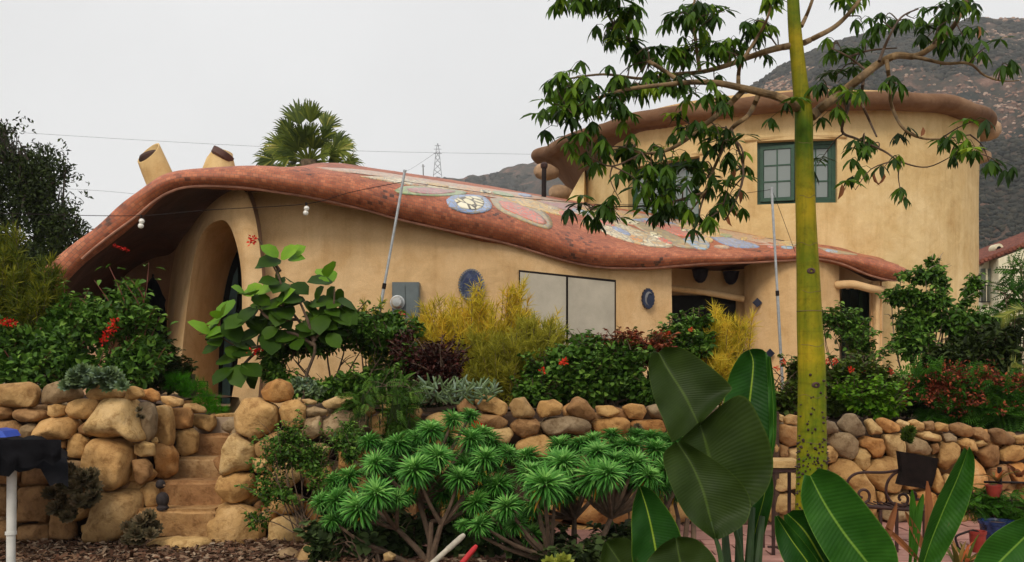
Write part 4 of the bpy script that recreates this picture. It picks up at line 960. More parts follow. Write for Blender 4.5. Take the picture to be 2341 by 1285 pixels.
for j in range(2):
    q0 = p0+Vector((0, .0+j*3, .0)); q1 = p1+Vector((0, j*3, 0))
barbox(mb, p0, p1, .10, .14, Vector((0, 1, 0))); rfo = mb.build('roof', rt, nb, smooth=False)
dirv = (p1-p0); L = dirv.length; dirv.normalize(); nT = 26
for i in range(nT):
    mb = MB(); q = p0+dirv*(L*(i+.5)/nT)+Vector((0, 0, .05)); mb.tube([q+Vector((0, -.12, 0)), q+Vector((0, 3.4, .12))], .068, 8); mb.build('roof_tile', rt, rfo)
mb = MB(); w0 = P(2244, 614, 30.55); w1 = P(2263, 614, 30.55); zb_ = P(0, 692, 30.55).z; mb.box(((w0.x+w1.x)/2, 30.57, (w0.z+zb_)/2), (w1.x-w0.x, .1, w0.z-zb_)); wd = mb.build('window', simple('grey_green_shutter', (.12, .14, .10), .6), nb, smooth=False)
mb = MB(); mb.box(((w0.x+w1.x)/2, 30.5, (w0.z+zb_)/2), (.04, .06, w0.z-zb_)); mb.build('mullion', crm, wd, smooth=False)
for i in range(7): mb = MB(); q = P(2239+i*3.6, 652, 30.1); mb.tube([q, q-Vector((0, 0, .55))], .012, 5); mb.build('balcony_bar', dark_metal, nb)
for yy in (652, 690): mb = MB(); mb.tube([P(2237, yy, 30.1), P(2263, yy, 30.1)], .018, 5); mb.build('balcony_rail', dark_metal, nb)
mb = MB(); q = P(2284, 575, 31); vs = []; n = 12
mb.box(q+Vector((0, .2, -.05)), (.24, .4, .3)); 
for i in range(n): pass
chn = mb.build('chimney', crm, nb, smooth=False)
mb = MB(); mb.tube([q+Vector((0, 0, .12)), q+Vector((0, .4, .12))], .15, 16); mb.build('chimney_hood', crm, chn); mb = MB(); mb.tube([q+Vector((0, -.005, .10)), q+Vector((0, -.008, .10))], .08, 12); mb.build('chimney_mouth', dark_in, chn)

# ------------------------------------------------------------------ dry stone walls: every stone is shaped from its own outline
stone_ms = [stonemat('sandstone_tan', (.50, .335, .155), (.35, .21, .09), (.62, .45, .245)),
            stonemat('sandstone_pale', (.56, .415, .215), (.41, .28, .13), (.66, .52, .32)),
            stonemat('sandstone_brown', (.30, .185, .095), (.20, .115, .06), (.40, .26, .14)),
            stonemat('sandstone_grey', (.31, .245, .165), (.22, .165, .11), (.41, .335, .24)),
            stonemat('sandstone_orange', (.50, .275, .11), (.36, .175, .065), (.55, .37, .2))]
ICO = {}
def ico(sub):
    if sub not in ICO:
        bm = bmesh.new(); bmesh.ops.create_icosphere(bm, subdivisions=sub, radius=1)
        ICO[sub] = (np.array([v.co[:] for v in bm.verts]), [tuple(v.index for v in f.verts) for f in bm.faces]); bm.free()
    return ICO[sub]
SN = [0]
def stone(poly, Df, mat, parent, depth=None, name='stone', flat=.5, grow=1.07, sub=4):
    """a rounded block: the outline gives its width and height at its own distance, depth its thickness"""
    SN[0] += 1; seed = SN[0]*3.7
    cx = sum(p[0] for p in poly)/len(poly); cy = sum(p[1] for p in poly)/len(poly); D = Df(cx); c = P(cx, cy, D)
    pl = np.array([( (x-cx)*D/F*grow, -(y-cy)*D/F*grow) for x, y in poly])
    # radial outline, smoothed over corners
    n = 96; ang = np.linspace(0, 2*math.pi, n, endpoint=False); rad = np.zeros(n)
    for i, a in enumerate(ang):
        d = np.array([math.cos(a), math.sin(a)]); best = 0
        for k_ in range(len(pl)):
            p_, q = pl[k_], pl[(k_+1) % len(pl)]; e_ = q-p_; den = d[0]*e_[1]-d[1]*e_[0]
            if abs(den) < 1e-9: continue
            t = (p_[0]*e_[1]-p_[1]*e_[0])/den; s_ = (p_[0]*d[1]-p_[1]*d[0])/den
            if t > 0 and -1e-6 <= s_ <= 1+1e-6: best = max(best, t)
        rad[i] = best if best else rad[i-1]
    ker = np.array([1, 3, 4, 3, 1])/12.; rs = np.convolve(np.r_[rad[-2:], rad, rad[:2]], ker, 'valid')
    dep = depth or min(.32, .5*(pl[:, 0].max()-pl[:, 0].min()+pl[:, 1].max()-pl[:, 1].min())*.55+.05)
    cuts = []
    for _ in range(9):
        a = random.uniform(0, 6.283); e = random.uniform(-.1, 1.2); cuts.append((Vector((math.cos(a)*math.cos(e), -math.sin(e), math.sin(a)*math.cos(e))), random.uniform(.62, .95)))
    R0 = max(rs); V, Fc = ico(sub); out = []; tilt = random.uniform(-.15, .15); tl2 = random.uniform(-.12, .12)
    for v in V:
        a = math.atan2(v[2], v[0]) % (2*math.pi); r0 = np.interp(a, np.r_[ang, 2*math.pi], np.r_[rs, rs[0]])
        h = math.hypot(v[0], v[2]); hh = min(1, h)
        # superellipse between face and flank
        den = (hh**4.2+abs(v[1])**4.2)**(1/4.2); u = hh/den; w_ = v[1]/den
        x = math.cos(a)*r0*u; z = math.sin(a)*r0*u; y = w_*dep*.5
        q = Vector((x*3.2+seed, y*3.2, z*3.2)); nz = noise.noise(q)*.5+noise.noise(q*2.7)*.22+noise.noise(q*6)*.09
        y += nz*min(.10, dep*.45)*(1 if w_ < .2 else .3)-(x*tilt+z*tl2)*.6
        # a chipped plane or two
        sx, sy_, sz_ = x/(r0+1e-6), y/(dep*.5), z/(r0+1e-6)
        for cn_, ch_ in cuts:                       # chipped planes
            dd = sx*cn_.x+sy_*cn_.y+sz_*cn_.z-ch_
            if dd > 0: dd *= .92; sx -= cn_.x*dd*.5; sy_ -= cn_.y*dd; sz_ -= cn_.z*dd*.5
        x, y, z = sx*r0, sy_*dep*.5, sz_*r0
        e_ = 1+noise.noise(q*1.7+Vector((9, 9, 9)))*.055
        out.append((c.x+x*e_, c.y+y, c.z+z*e_))
    return build(name, out, Fc, mat, parent)
def Z6(L): return [(x/2.4714, 765+y/2.4714) for x, y in L]
def Z7(L): return [(600+x/2.4714, 765+y/2.4714) for x, y in L]
def Z8(L): return [(1200+x/2.4714, 765+y/2.4714) for x, y in L]
def Z9(L): return [(1741+x/2.888, 840+y/2.888) for x, y in L]
def pick(w=(5, 3, 2, 1.5, 1)): return random.choices(stone_ms, w)[0]
T_, PA, BR, GR, OR = stone_ms
# left wall and the cheeks of the stair
lw = thing('stone_retaining_wall', 'left dry stone wall of big sandstone blocks beside the garden steps', 'stone wall', P(150, 1240, 7.5))
DL = lambda x: 7.45+.0*x
def DS(x): return 7.45 if x < 318 else 7.45+(x-318)/210*1.25
left = [
 ([(0,285),(150,272),(200,290),(215,340),(185,405),(120,412),(-40,400),(-60,340)], T_), ([(235,290),(300,262),(380,262),(430,285),(460,345),(420,375),(330,390),(225,390)], GR),
 ([(480,345),(530,300),(590,265),(640,265),(700,315),(700,350),(620,370),(540,365)], T_), ([(710,300),(750,290),(800,310),(810,350),(760,370),(710,370)], T_),
 ([(800,315),(850,305),(890,330),(900,365),(860,385),(800,360)], OR), ([(905,350),(980,348),(1025,365),(1030,400),(970,408),(915,385)], T_),
 ([(1035,385),(1100,390),(1150,410),(1165,440),(1090,445),(1035,420)], T_), ([(60,430),(150,415),(250,430),(275,465),(240,490),(120,490),(60,465)], BR),
 ([(265,400),(330,392),(385,405),(380,450),(320,468),(270,455)], T_), ([(390,385),(450,362),(550,365),(572,400),(550,460),(480,475),(400,470),(380,430)], PA),
 ([(-60,400),(50,415),(60,450),(40,480),(-60,485)], BR), ([(-60,490),(70,488),(115,530),(115,590),(60,600),(-60,590)], BR),
 ([(120,510),(160,497),(210,515),(210,560),(170,600),(120,575)], GR), ([(205,540),(240,490),(320,465),(400,465),(430,520),(410,580),(320,600),(240,610),(200,580)], T_),
 ([(440,530),(480,490),(530,490),(540,540),(500,580),(445,560)], BR), ([(505,545),(600,370),(650,360),(740,370),(770,420),(790,530),(815,590),(770,605),(700,570),(600,585)], PA),
 ([(480,760),(530,600),(690,590),(740,640),(740,740),(715,850),(640,868),(530,860),(500,800)], T_), ([(500,1160),(530,1040),(520,980),(570,880),(740,860),(780,900),(780,1000),(700,1130),(640,1160)], T_),
 ([(370,680),(400,565),(460,565),(500,600),(490,700),(430,695)], T_), ([(760,390),(820,378),(860,400),(875,460),(870,560),(840,600),(800,590),(790,480)], GR),
 ([(865,400),(920,390),(960,410),(975,500),(970,625),(940,620),(880,580)], T_), ([(960,420),(1060,415),(1082,450),(1075,520),(1030,530),(970,520)], OR),
 ([(985,540),(1080,530),(1115,560),(1105,660),(1040,690),(990,650)], T_), ([(1085,455),(1150,445),(1210,455),(1215,510),(1180,550),(1120,530),(1085,500)], T_),
 ([(1222,455),(1312,450),(1322,545),(1290,558),(1222,550)], PA), ([(755,630),(810,595),(865,620),(865,690),(800,690),(755,670)], PA),
 ([(870,620),(950,617),(995,680),(995,780),(940,810),(880,800),(885,740)], OR), ([(750,710),(820,705),(850,740),(850,800),(800,850),(760,820)], BR),
 ([(790,870),(850,830),(880,840),(895,960),(840,975),(800,930)], T_), ([(850,590),(880,580),(890,610),(870,625)], PA),
 ([(340,720),(400,705),(470,720),(470,780),(400,790),(345,760)], GR), ([(275,612),(370,600),(375,640),(300,650)], OR), ([(100,605),(200,600),(230,630),(110,635)], T_),
 ([(450,900),(530,890),(545,940),(520,1010),(430,1070),(415,1030)], T_), ([(460,1080),(500,1068),(520,1100),(490,1130),(460,1120)], T_),
 ([(110,870),(250,850),(290,950),(260,1060),(110,1060)], BR), ([(-50,850),(95,860),(100,1020),(-60,1040)], BR), ([(290,800),(440,800),(450,880),(380,960),(300,900)], GR),  # low stones lying in shade: the darker brown carries that shade
 ([(290,960),(380,970),(420,1080),(420,1150),(290,1150)], BR), ([(-60,1060),(90,1050),(110,1170),(-60,1190)], BR), ([(110,1080),(270,1070),(290,1160),(110,1180)], BR),
 ([(-60,640),(90,640),(150,720),(100,840),(-60,830)], BR), ([(160,650),(330,660),(330,790),(280,840),(130,840)], BR), ([(640,1165),(770,1150),(780,1195),(620,1195)], BR)]
for poly, m in left:
    zp = Z6(poly); cx = sum(a for a, b in zp)/len(zp); stone(zp, DS, m, lw, depth=.42 if len(poly) > 8 else None)
# centre wall with the right cheek of the steps
cw = thing('stone_retaining_wall', 'centre dry stone wall between the garden steps and the big dark leaves', 'stone wall', P(1000, 1220, 7.9))
DC = lambda x: 7.5+max(0, (x-640))/900*.75
cen = [(Z6(p_), m) for p_, m in [
 ([(1315,450),(1370,370),(1470,362),(1540,380),(1578,400),(1575,500),(1530,565),(1440,600),(1330,545)], T_), ([(1255,790),(1265,640),(1310,562),(1400,590),(1440,640),(1435,720),(1400,770),(1340,775)], PA),
 ([(1220,880),(1240,800),(1330,785),(1420,790),(1440,860),(1400,920),(1330,950),(1260,930)], T_), ([(1180,1190),(1190,1000),(1240,955),(1320,960),(1450,1000),(1480,1080),(1480,1200),(1320,1235),(1200,1225)], T_),
 ([(1585,420),(1600,380),(1680,372),(1725,410),(1715,500),(1650,545),(1590,510)], T_), ([(1450,620),(1520,560),(1600,545),(1670,580),(1685,640),(1640,700),(1460,690)], T_),
 ([(1430,700),(1520,700),(1540,780),(1440,785)], PA), ([(1515,940),(1560,890),(1700,910),(1715,970),(1650,1020),(1530,1000)], T_), ([(1470,1000),(1500,990),(1530,1030),(1520,1070),(1480,1080)], PA),
 ([(1450,800),(1560,790),(1600,880),(1500,930),(1440,900)], T_)]]
cen += [(Z7(p_), m) for p_, m in [
 ([(20,1190),(60,1050),(140,1025),(240,1045),(310,1100),(345,1160),(300,1205),(90,1210)], PA), ([(240,415),(290,400),(370,430),(350,455),(260,465)], GR), ([(215,365),(260,360),(310,380),(290,395),(230,390)], T_),
 ([(335,385),(420,350),(510,355),(520,400),(450,415),(370,420)], PA), ([(300,560),(330,480),(450,430),(570,430),(590,500),(500,580),(330,590)], GR), ([(235,480),(330,455),(330,560),(280,590),(220,570)], GR),
 ([(525,395),(620,390),(640,440),(600,470),(530,455)], T_), ([(600,480),(680,440),(760,480),(740,560),(620,560)], T_), ([(650,400),(760,390),(790,430),(720,450)], PA), ([(770,490),(800,400),(860,385),(900,430),(890,480),(800,500)], T_),
 ([(800,345),(880,340),(885,375),(810,385)], GR), ([(920,470),(1000,440),(1120,450),(1160,500),(1150,545),(980,545)], T_), ([(1090,400),(1150,360),(1215,420),(1200,455),(1110,440)], BR),
 ([(1200,380),(1240,342),(1330,355),(1390,400),(1395,450),(1350,462),(1230,430)], T_), ([(1165,490),(1230,450),(1340,460),(1400,500),(1350,530),(1200,520)], BR), ([(1230,550),(1290,530),(1390,525),(1425,570),(1400,620),(1290,600)], PA),
 ([(1395,400),(1420,365),(1480,355),(1540,440),(1520,468),(1420,465)], T_), ([(1400,510),(1450,470),(1540,475),(1565,510),(1550,560),(1470,585),(1410,550)], BR), ([(1550,430),(1570,370),(1650,368),(1695,400),(1680,450),(1570,470)], T_),
 ([(1430,620),(1500,575),(1600,565),(1650,600),(1600,690),(1450,680)], T_), ([(235,950),(290,935),(345,1000),(380,1060),(320,1085),(250,1020)], OR), ([(200,625),(330,615),(390,640),(370,720),(240,720)], PA),
 ([(60,700),(200,700),(230,800),(150,870),(50,830)], PA), ([(240,740),(370,740),(420,830),(330,920),(240,860)], T_), ([(420,640),(560,600),(640,660),(600,760),(440,760)], T_), ([(900,900),(960,890),(1000,960),(930,1000)], OR),
 ([(400,560),(500,600),(420,620)], GR), ([(660,600),(760,580),(820,640),(700,700)], T_), ([(960,560),(1150,560),(1210,640),(1000,690)], T_), ([(400,800),(560,790),(640,900),(480,960)], T_), ([(360,960),(520,960),(560,1100),(400,1120)], BR),
 ([(1000,720),(1200,700),(1280,800),(1060,850)], T_), ([(640,920),(860,900),(860,1080),(640,1100)], BR), ([(1000,880),(1200,880),(1230,1050),(1010,1080)], T_)]]
cen += [(Z8(p_), m) for p_, m in [
 ([(90,520),(120,470),(250,463),(350,485),(375,525),(330,560),(130,565)], GR), ([(225,420),(260,360),(300,350),(360,380),(400,430),(380,480),(290,470)], BR), ([(400,405),(500,400),(545,440),(500,465),(405,460)], T_),
 ([(540,410),(600,390),(670,400),(700,440),(670,480),(590,478)], T_), ([(680,405),(750,395),(800,430),(800,480),(710,470)], GR), ([(380,490),(470,462),(570,465),(595,500),(580,550),(460,565),(400,550)], T_),
 ([(600,490),(700,478),(780,480),(795,540),(740,565),(620,540)], OR), ([(800,500),(880,500),(890,580),(810,590)], OR), ([(170,600),(210,562),(235,580),(215,605)], GR), ([(220,610),(300,570),(400,580),(390,640),(250,660)], T_),
 ([(225,1040),(290,950),(380,950),(480,1000),(570,980),(580,1070),(400,1080)], OR), ([(240,1112),(250,1080),(400,1078),(440,1100),(300,1118)], T_), ([(430,1100),(440,1078),(580,1075),(590,1110)], T_),
 ([(410,590),(580,580),(620,680),(450,700)], T_), ([(630,590),(800,600),(810,720),(650,720)], T_), ([(0,720),(200,700),(220,830),(20,860)], T_), ([(240,680),(420,700),(420,830),(240,840)], BR), ([(440,720),(620,730),(620,860),(460,860)], T_),
 ([(640,740),(820,740),(830,880),(650,870)], T_), ([(20,880),(200,850),(220,1000),(40,1060)], T_), ([(600,890),(800,890),(800,1060),(600,1060)], T_), ([(800,620),(960,600),(980,760),(840,760)], T_), ([(840,780),(1000,780),(1010,900),(850,900)], T_),
 ([(850,500),(1000,480),(1000,600),(870,610)], T_), ([(830,400),(960,400),(1000,470),(850,490)], GR), ([(820,910),(1010,910),(1020,1070),(820,1070)], T_)]]
for poly, m in cen: stone(poly, DC, m, cw)
# right wall
rw = thing('stone_retaining_wall', 'right dry stone wall of rounded boulders behind the iron bench and the yellow green trunk', 'stone wall', P(2050, 1200, 8.4))
DR = lambda x: 8.3+max(0, x-1770)/600*.25
rig = [(Z8(p_), m) for p_, m in [
 ([(1410,470),(1420,435),(1460,460),(1455,500)], PA), ([(1460,470),(1500,450),(1545,455),(1545,510),(1470,508)], T_), ([(1415,570),(1430,510),(1540,510),(1570,560),(1550,630),(1480,630)], OR), ([(1395,690),(1400,540),(1435,620),(1430,690)], T_),
 ([(1440,690),(1440,620),(1490,640),(1490,700)], BR), ([(1490,650),(1545,640),(1560,720),(1495,715)], PA), ([(1390,870),(1400,790),(1520,785),(1560,860),(1450,890)], PA), ([(1400,1000),(1420,900),(1500,895),(1560,950),(1500,1020)], PA),
 ([(1330,1000),(1380,900),(1405,1000),(1390,1060)], T_), ([(1240,640),(1380,640),(1380,760),(1240,760)], T_), ([(1230,780),(1375,780),(1375,900),(1230,900)], T_), ([(1560,700),(1700,700),(1700,800),(1560,800)], T_), ([(1580,820),(1720,820),(1700,960),(1570,960)], T_),
 ([(1060,470),(1240,470),(1240,600),(1060,600)], T_), ([(1250,480),(1390,470),(1390,600),(1250,610)], T_), ([(1060,620),(1220,620),(1220,800),(1060,800)], T_), ([(1040,820),(1210,820),(1220,1040),(1040,1040)], T_)]]
rig += [(Z9(p_), m) for p_, m in [
 ([(400,420),(420,345),(480,360),(512,400),(500,435),(430,440)], GR), ([(510,370),(560,310),(600,307),(650,350),(680,400),(670,440),(610,448),(530,420)], GR), ([(675,350),(720,337),(790,400),(795,440),(720,445)], PA),
 ([(765,345),(800,333),(850,350),(895,380),(895,425),(840,435),(780,400)], OR), ([(895,360),(920,343),(980,370),(1005,420),(960,425),(910,400)], PA), ([(965,355),(1010,343),(1060,370),(1070,410),(1010,415)], PA),
 ([(1070,360),(1130,355),(1140,415),(1080,415)], BR), ([(1130,385),(1170,362),(1230,375),(1235,425),(1150,420)], T_), ([(1240,380),(1310,365),(1380,385),(1395,430),(1370,458),(1290,450),(1240,420)], BR),
 ([(1395,400),(1460,400),(1510,450),(1500,498),(1430,480),(1395,450)], BR), ([(1505,415),(1560,400),(1620,420),(1665,480),(1640,510),(1550,500)], BR), ([(1650,450),(1780,440),(1800,500),(1680,505)], T_),
 ([(445,500),(480,435),(570,435),(635,490),(630,560),(580,605),(500,585),(460,530)], GR), ([(400,520),(470,515),(500,570),(480,620),(400,640)], T_), ([(640,470),(700,450),(790,460),(825,540),(800,590),(730,600),(690,530),(650,520)], OR),
 ([(600,590),(650,530),(690,530),(715,580),(710,650),(680,678),(620,650)], PA), ([(800,450),(920,435),(955,520),(950,590),(860,605),(820,540)], PA), ([(960,510),(1010,460),(1080,480),(1125,545),(1100,578),(970,560)], GR),
 ([(1010,430),(1100,422),(1190,450),(1205,490),(1150,490),(1060,470)], PA), ([(1190,440),(1240,433),(1280,460),(1285,500),(1210,490)], GR), ([(1120,510),(1160,500),(1175,560),(1130,575)], BR),
 ([(1175,560),(1190,500),(1250,490),(1300,530),(1290,600),(1230,690),(1170,640)], T_), ([(1290,480),(1340,462),(1400,480),(1425,550),(1350,545),(1290,510)], T_), ([(1410,500),(1450,475),(1495,510),(1430,530)], PA),
 ([(1420,560),(1500,508),(1560,520),(1565,640),(1480,660)], BR), ([(1575,560),(1630,510),(1700,520),(1725,590),(1680,620),(1580,615)], T_), ([(1705,520),(1780,508),(1800,580),(1730,590)], T_), ([(1640,640),(1720,625),(1790,700),(1690,770),(1640,700)], OR),
 ([(430,690),(500,605),(580,612),(650,690),(740,800),(765,900),(770,1010),(600,900),(520,750)], T_), ([(670,700),(740,605),(850,590),(920,620),(930,740),(900,820),(760,820)], T_), ([(760,820),(800,820),(820,880),(790,900),(770,890)], T_),
 ([(830,840),(930,830),(1000,850),(990,900),(850,900)], PA), ([(930,600),(1160,600),(1150,700),(1110,800),(940,800)], T_), ([(1125,790),(1150,650),(1195,740),(1195,790),(1160,830)], T_), ([(1000,830),(1110,815),(1150,830),(1155,960),(1080,1020),(1000,950)], OR),
 ([(1300,600),(1400,590),(1460,640),(1480,760),(1460,830),(1340,850),(1240,760)], OR), ([(790,960),(900,920),(1000,950),(1060,990),(900,1030),(800,1000)], GR), ([(1200,720),(1230,700),(1240,790),(1200,800)], PA),
 ([(1500,670),(1620,640),(1640,760),(1560,840),(1490,800)], BR), ([(1170,850),(1330,850),(1330,1010),(1170,1010)], T_), ([(1340,860),(1480,850),(1520,1000),(1350,1020)], T_), ([(1500,850),(1680,800),(1700,980),(1520,1000)], BR), ([(1700,780),(1820,720),(1820,1000),(1720,1000)], T_),
 ([(430,800),(520,780),(590,920),(560,1040),(430,1040)], T_), ([(620,930),(760,1020),(780,1060),(600,1060)], T_)]]
for poly, m in rig: stone(poly, DR, m, rw)
# packed smaller stones behind and between the face stones
def backing(parent, x0, x1, ytop, ybot, Df, n, zoff):
    x = x0; k_ = 0
    for i in range(n):
        x = random.uniform(x0, x1); t = random.random(); y = ytop(x)+10+(ybot(x)-ytop(x)-10)*t; r_ = random.uniform(18, 34); q = []
        for j in range(7): a = 2*math.pi*j/7; q.append((x+r_*random.uniform(.8, 1.2)*math.cos(a), y+r_*.8*random.uniform(.8, 1.15)*math.sin(a)))
        stone(q, lambda xx: Df(xx)+zoff, pick((3, 1, 4, 2, 1)), parent, depth=.2, sub=3)
backing(lw, -30, 330, lambda x: 905, lambda x: 1230, DL, 60, .19)
backing(cw, 500, 1560, lambda x: 925+max(0, x-1100)*.03, lambda x: 1215, DC, 110, .17)
backing(rw, 1640, 2400, lambda x: 960+max(0, x-1800)*.06, lambda x: 1190, DR, 80, .17)
# earth core behind the stones
core_m = simple('packed_earth', (.075, .045, .03), .95, 0, .3, 8, .6)
def core(parent, pts, zt, z0=-.02, th=.3, nm='earth_core'):
    vs = []; n = len(pts)
    for (px, D), z in zip(pts, zt): X = (px-CX)*D/F; vs += [(X, D, z0), (X, D, z), (X, D+th, z), (X, D+th, z0)]
    fs = [(i*4+j, (i+1)*4+j, (i+1)*4+(j+1) % 4, i*4+(j+1) % 4) for i in range(n-1) for j in range(4)]+[(0, 1, 2, 3), tuple((n-1)*4+j for j in (3, 2, 1, 0))]
    return build(nm, vs, fs, core_m, parent, smooth=False)
core(lw, [(-120, 7.68), (200, 7.68), (325, 7.68)], [1.17, 1.17, 1.15]); core(lw, [(308, 7.6), (400, 8.15), (470, 8.6)], [1.12, 1.05, .98], th=.5)
core(cw, [(545, 7.75), (640, 7.78), (1540, 8.5)], [1.0, 1.03, 1.0]); core(rw, [(1560, 8.55), (1770, 8.55), (2420, 8.8)], [.92, .92, .78])
core(cw, [(535, 7.6), (560, 8.6)], [.95, .95], th=.35)
# steps: each tread one big block
st = thing('garden_steps', 'rough sandstone garden steps climbing between the two stone walls', 'steps', P(420, 1240, 7.5))
step_m = stonemat('step_stone', (.43, .285, .15), (.30, .175, .09), (.54, .39, .23))
step_d = stonemat('step_stone_dark', (.34, .20, .105), (.23, .13, .068), (.43, .285, .16))
for (x0, x1, yt, yb, D, m) in ((285, 500, 1166, 1236, 7.42, step_m), (330, 525, 1101, 1172, 7.70, step_d), (385, 540, 1046, 1106, 8.0, step_m), (430, 545, 993, 1050, 8.28, step_d), (470, 560, 950, 1000, 8.58, step_m)):
    a = P(x0, yt, D); b = P(x1, yb, D); bm = bmesh.new(); bmesh.ops.create_cube(bm, size=1)
    dp_ = .42; c = Vector(((a.x+b.x)/2, D+dp_/2, (a.z+b.z)/2)); S = Vector((abs(b.x-a.x), dp_, a.z-b.z))
    for v in bm.verts: v.co = Vector((v.co.x*S.x, v.co.y*S.y, v.co.z*S.z))
    bmesh.ops.bevel(bm, geom=bm.edges[:], offset=.035, segments=3, affect='EDGES'); bmesh.ops.subdivide_edges(bm, edges=bm.edges[:], cuts=3, use_grid_fill=True)
    bmesh.ops.triangulate(bm, faces=bm.faces[:])
    for e_ in range(1): bmesh.ops.subdivide_edges(bm, edges=[q for q in bm.edges if q.calc_length() > .05], cuts=2)
    for v in bm.verts:
        q = (v.co+c); nz = noise.noise(q*4)*.035+noise.noise(q*10)*.014+noise.noise(q*1.6)*.03; v.co += Vector((0, -nz*1.3, nz*.55))+c
    build('step', [v.co[:] for v in bm.verts], [tuple(v.index for v in f.verts) for f in bm.faces], m, st, autosharp=60); bm.free()
stone([(322, 1248), (345, 1234), (400, 1230), (460, 1231), (478, 1240), (474, 1258), (400, 1262), (340, 1256)], lambda x: 7.22, PA, st, depth=.3, name='step')
stone([(500, 946), (540, 944), (548, 958), (500, 964)], lambda x: 8.66, T_, st, depth=.3, name='step')
# loose boulders
def loose(name, poly, D, m, lab, cat='boulder', dep=None):
    c = P(sum(p[0] for p in poly)/len(poly), sum(p[1] for p in poly)/len(poly), D); o = stone(poly, lambda x: D, m, None, depth=dep, name=name)
    off = Vector(c); me = o.data; me.transform(Matrix.Translation(-off)); o.location = off; return tag(o, lab, cat)
loose('boulder', [(601, 895), (612, 876), (636, 867), (660, 876), (669, 897), (660, 915), (635, 920), (610, 914)], 7.55, stonemat('rust_boulder', (.42, .235, .09), (.25, .12, .045), (.5, .31, .14)), 'round rust brown boulder sitting on top of the wall right of the steps', dep=.26)
loose('boulder', [(670, 1285), (690, 1252), (730, 1238), (770, 1255), (785, 1290), (730, 1310), (680, 1305)], 6.9, T_, 'tan boulder at the bottom edge of the paving', dep=.35)
loose('boulder', [(620, 1290), (635, 1262), (660, 1255), (680, 1268), (682, 1300), (640, 1305)], 6.85, GR, 'small grey boulder left of the tan boulder on the paving', dep=.25)
loose('pebble', [(875, 1268), (890, 1262), (905, 1270), (900, 1282), (880, 1282)], 6.4, PA, 'small whitish stone under the rosette shrub', 'stone', dep=.08)

# ------------------------------------------------------------------ vegetation materials
def g(*c): return lin(c)
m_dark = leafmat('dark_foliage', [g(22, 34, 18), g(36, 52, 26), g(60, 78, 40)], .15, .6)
m_green = leafmat('green_foliage', [g(26, 50, 20), g(46, 80, 34), g(72, 112, 52), g(110, 148, 84)], .2, .5)
m_round = leafmat('round_leaf', [g(34, 62, 16), g(58, 92, 26), g(92, 132, 40)], .3, .5)
m_mid = leafmat('mid_foliage', [g(34, 52, 22), g(56, 78, 34), g(86, 108, 52)], .2, .5)
m_fresh = leafmat('fresh_foliage', [g(44, 82, 22), g(74, 122, 34), g(112, 158, 56)], .3, .45)
m_bright = leafmat('bright_fern', [g(34, 92, 18), g(60, 130, 24), g(90, 165, 40)], .3, .5)
m_gold = leafmat('golden_foliage', [g(120, 116, 26), g(178, 162, 34), g(226, 204, 72), g(200, 160, 44)], .45, .7)
m_olive = leafmat('olive_foliage', [g(92, 96, 26), g(142, 140, 40), g(182, 174, 64)], .3, .6)
m_maroon = leafmat('maroon_foliage', [g(34, 16, 14), g(54, 24, 20), g(80, 38, 28)], .1, .5)
m_blue = leafmat('blue_grey_succulent', [g(60, 82, 72), g(92, 116, 104), g(134, 156, 144)], .05, .45)
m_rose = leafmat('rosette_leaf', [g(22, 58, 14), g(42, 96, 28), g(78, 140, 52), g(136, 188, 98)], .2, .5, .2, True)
m_red = leafmat('red_petals', [g(150, 12, 12), g(200, 26, 20), g(226, 60, 40)], .3, .6)
m_coralred = leafmat('orange_red_petals', [g(190, 40, 26), g(226, 62, 40), g(240, 96, 66)], .3, .6)
m_rusty = leafmat('rusty_seed_heads', [g(70, 32, 20), g(112, 50, 32), g(160, 84, 52)], .2, .7)
m_palm = leafmat('palm_leaf', [g(34, 50, 22), g(58, 78, 34), g(100, 116, 52), g(160, 156, 80)], .2, .5)
m_tree = leafmat('silk_tree_leaf', [g(24, 46, 14), g(42, 74, 22), g(76, 114, 36), g(134, 166, 56)], .42, .5, .2)
m_fern = leafmat('ferny_foliage', [g(34, 72, 30), g(52, 100, 38), g(80, 134, 56)], .25, .5)
m_brown = leafmat('dry_leaf', [g(110, 66, 40), g(150, 96, 62), g(186, 134, 92)], .3, .7)
m_yel = leafmat('yellowing_leaf', [g(160, 110, 30), g(206, 158, 50), g(150, 140, 50)], .3, .5)
OV = T_ovate(.5); OVW = T_ovate(.8, .08, .2); SM = T_small(.55); PN = T_pinnate(); PNW = T_pinnate(8, .4, .09, .35)
NE = T_tuft(20, .62, .013, 3, 2, .14); NE2 = T_tuft(22, .95, .010, 5, 2, .1); FE = T_tuft(26, .42, .008, 9, 2, .10)

def flowers(parent, pts, size, mat, n=24, name='flower'):
    for p in pts:
        n = int(n*1.2); d = rng.normal(size=(n, 3)); d /= np.linalg.norm(d, axis=1)[:, None]; pos = np.array(p[:])+d*size*.45*rng.random((n, 1)); nr = rng.normal(size=(n, 3))
        V, Fc, Rn = scatter(T_small(.6), pos, d+np.array([0, 0, .2]), nr, rng.uniform(.6, 1.1, n)*size*.42); build(name, V, Fc, mat, parent, rnd=Rn)


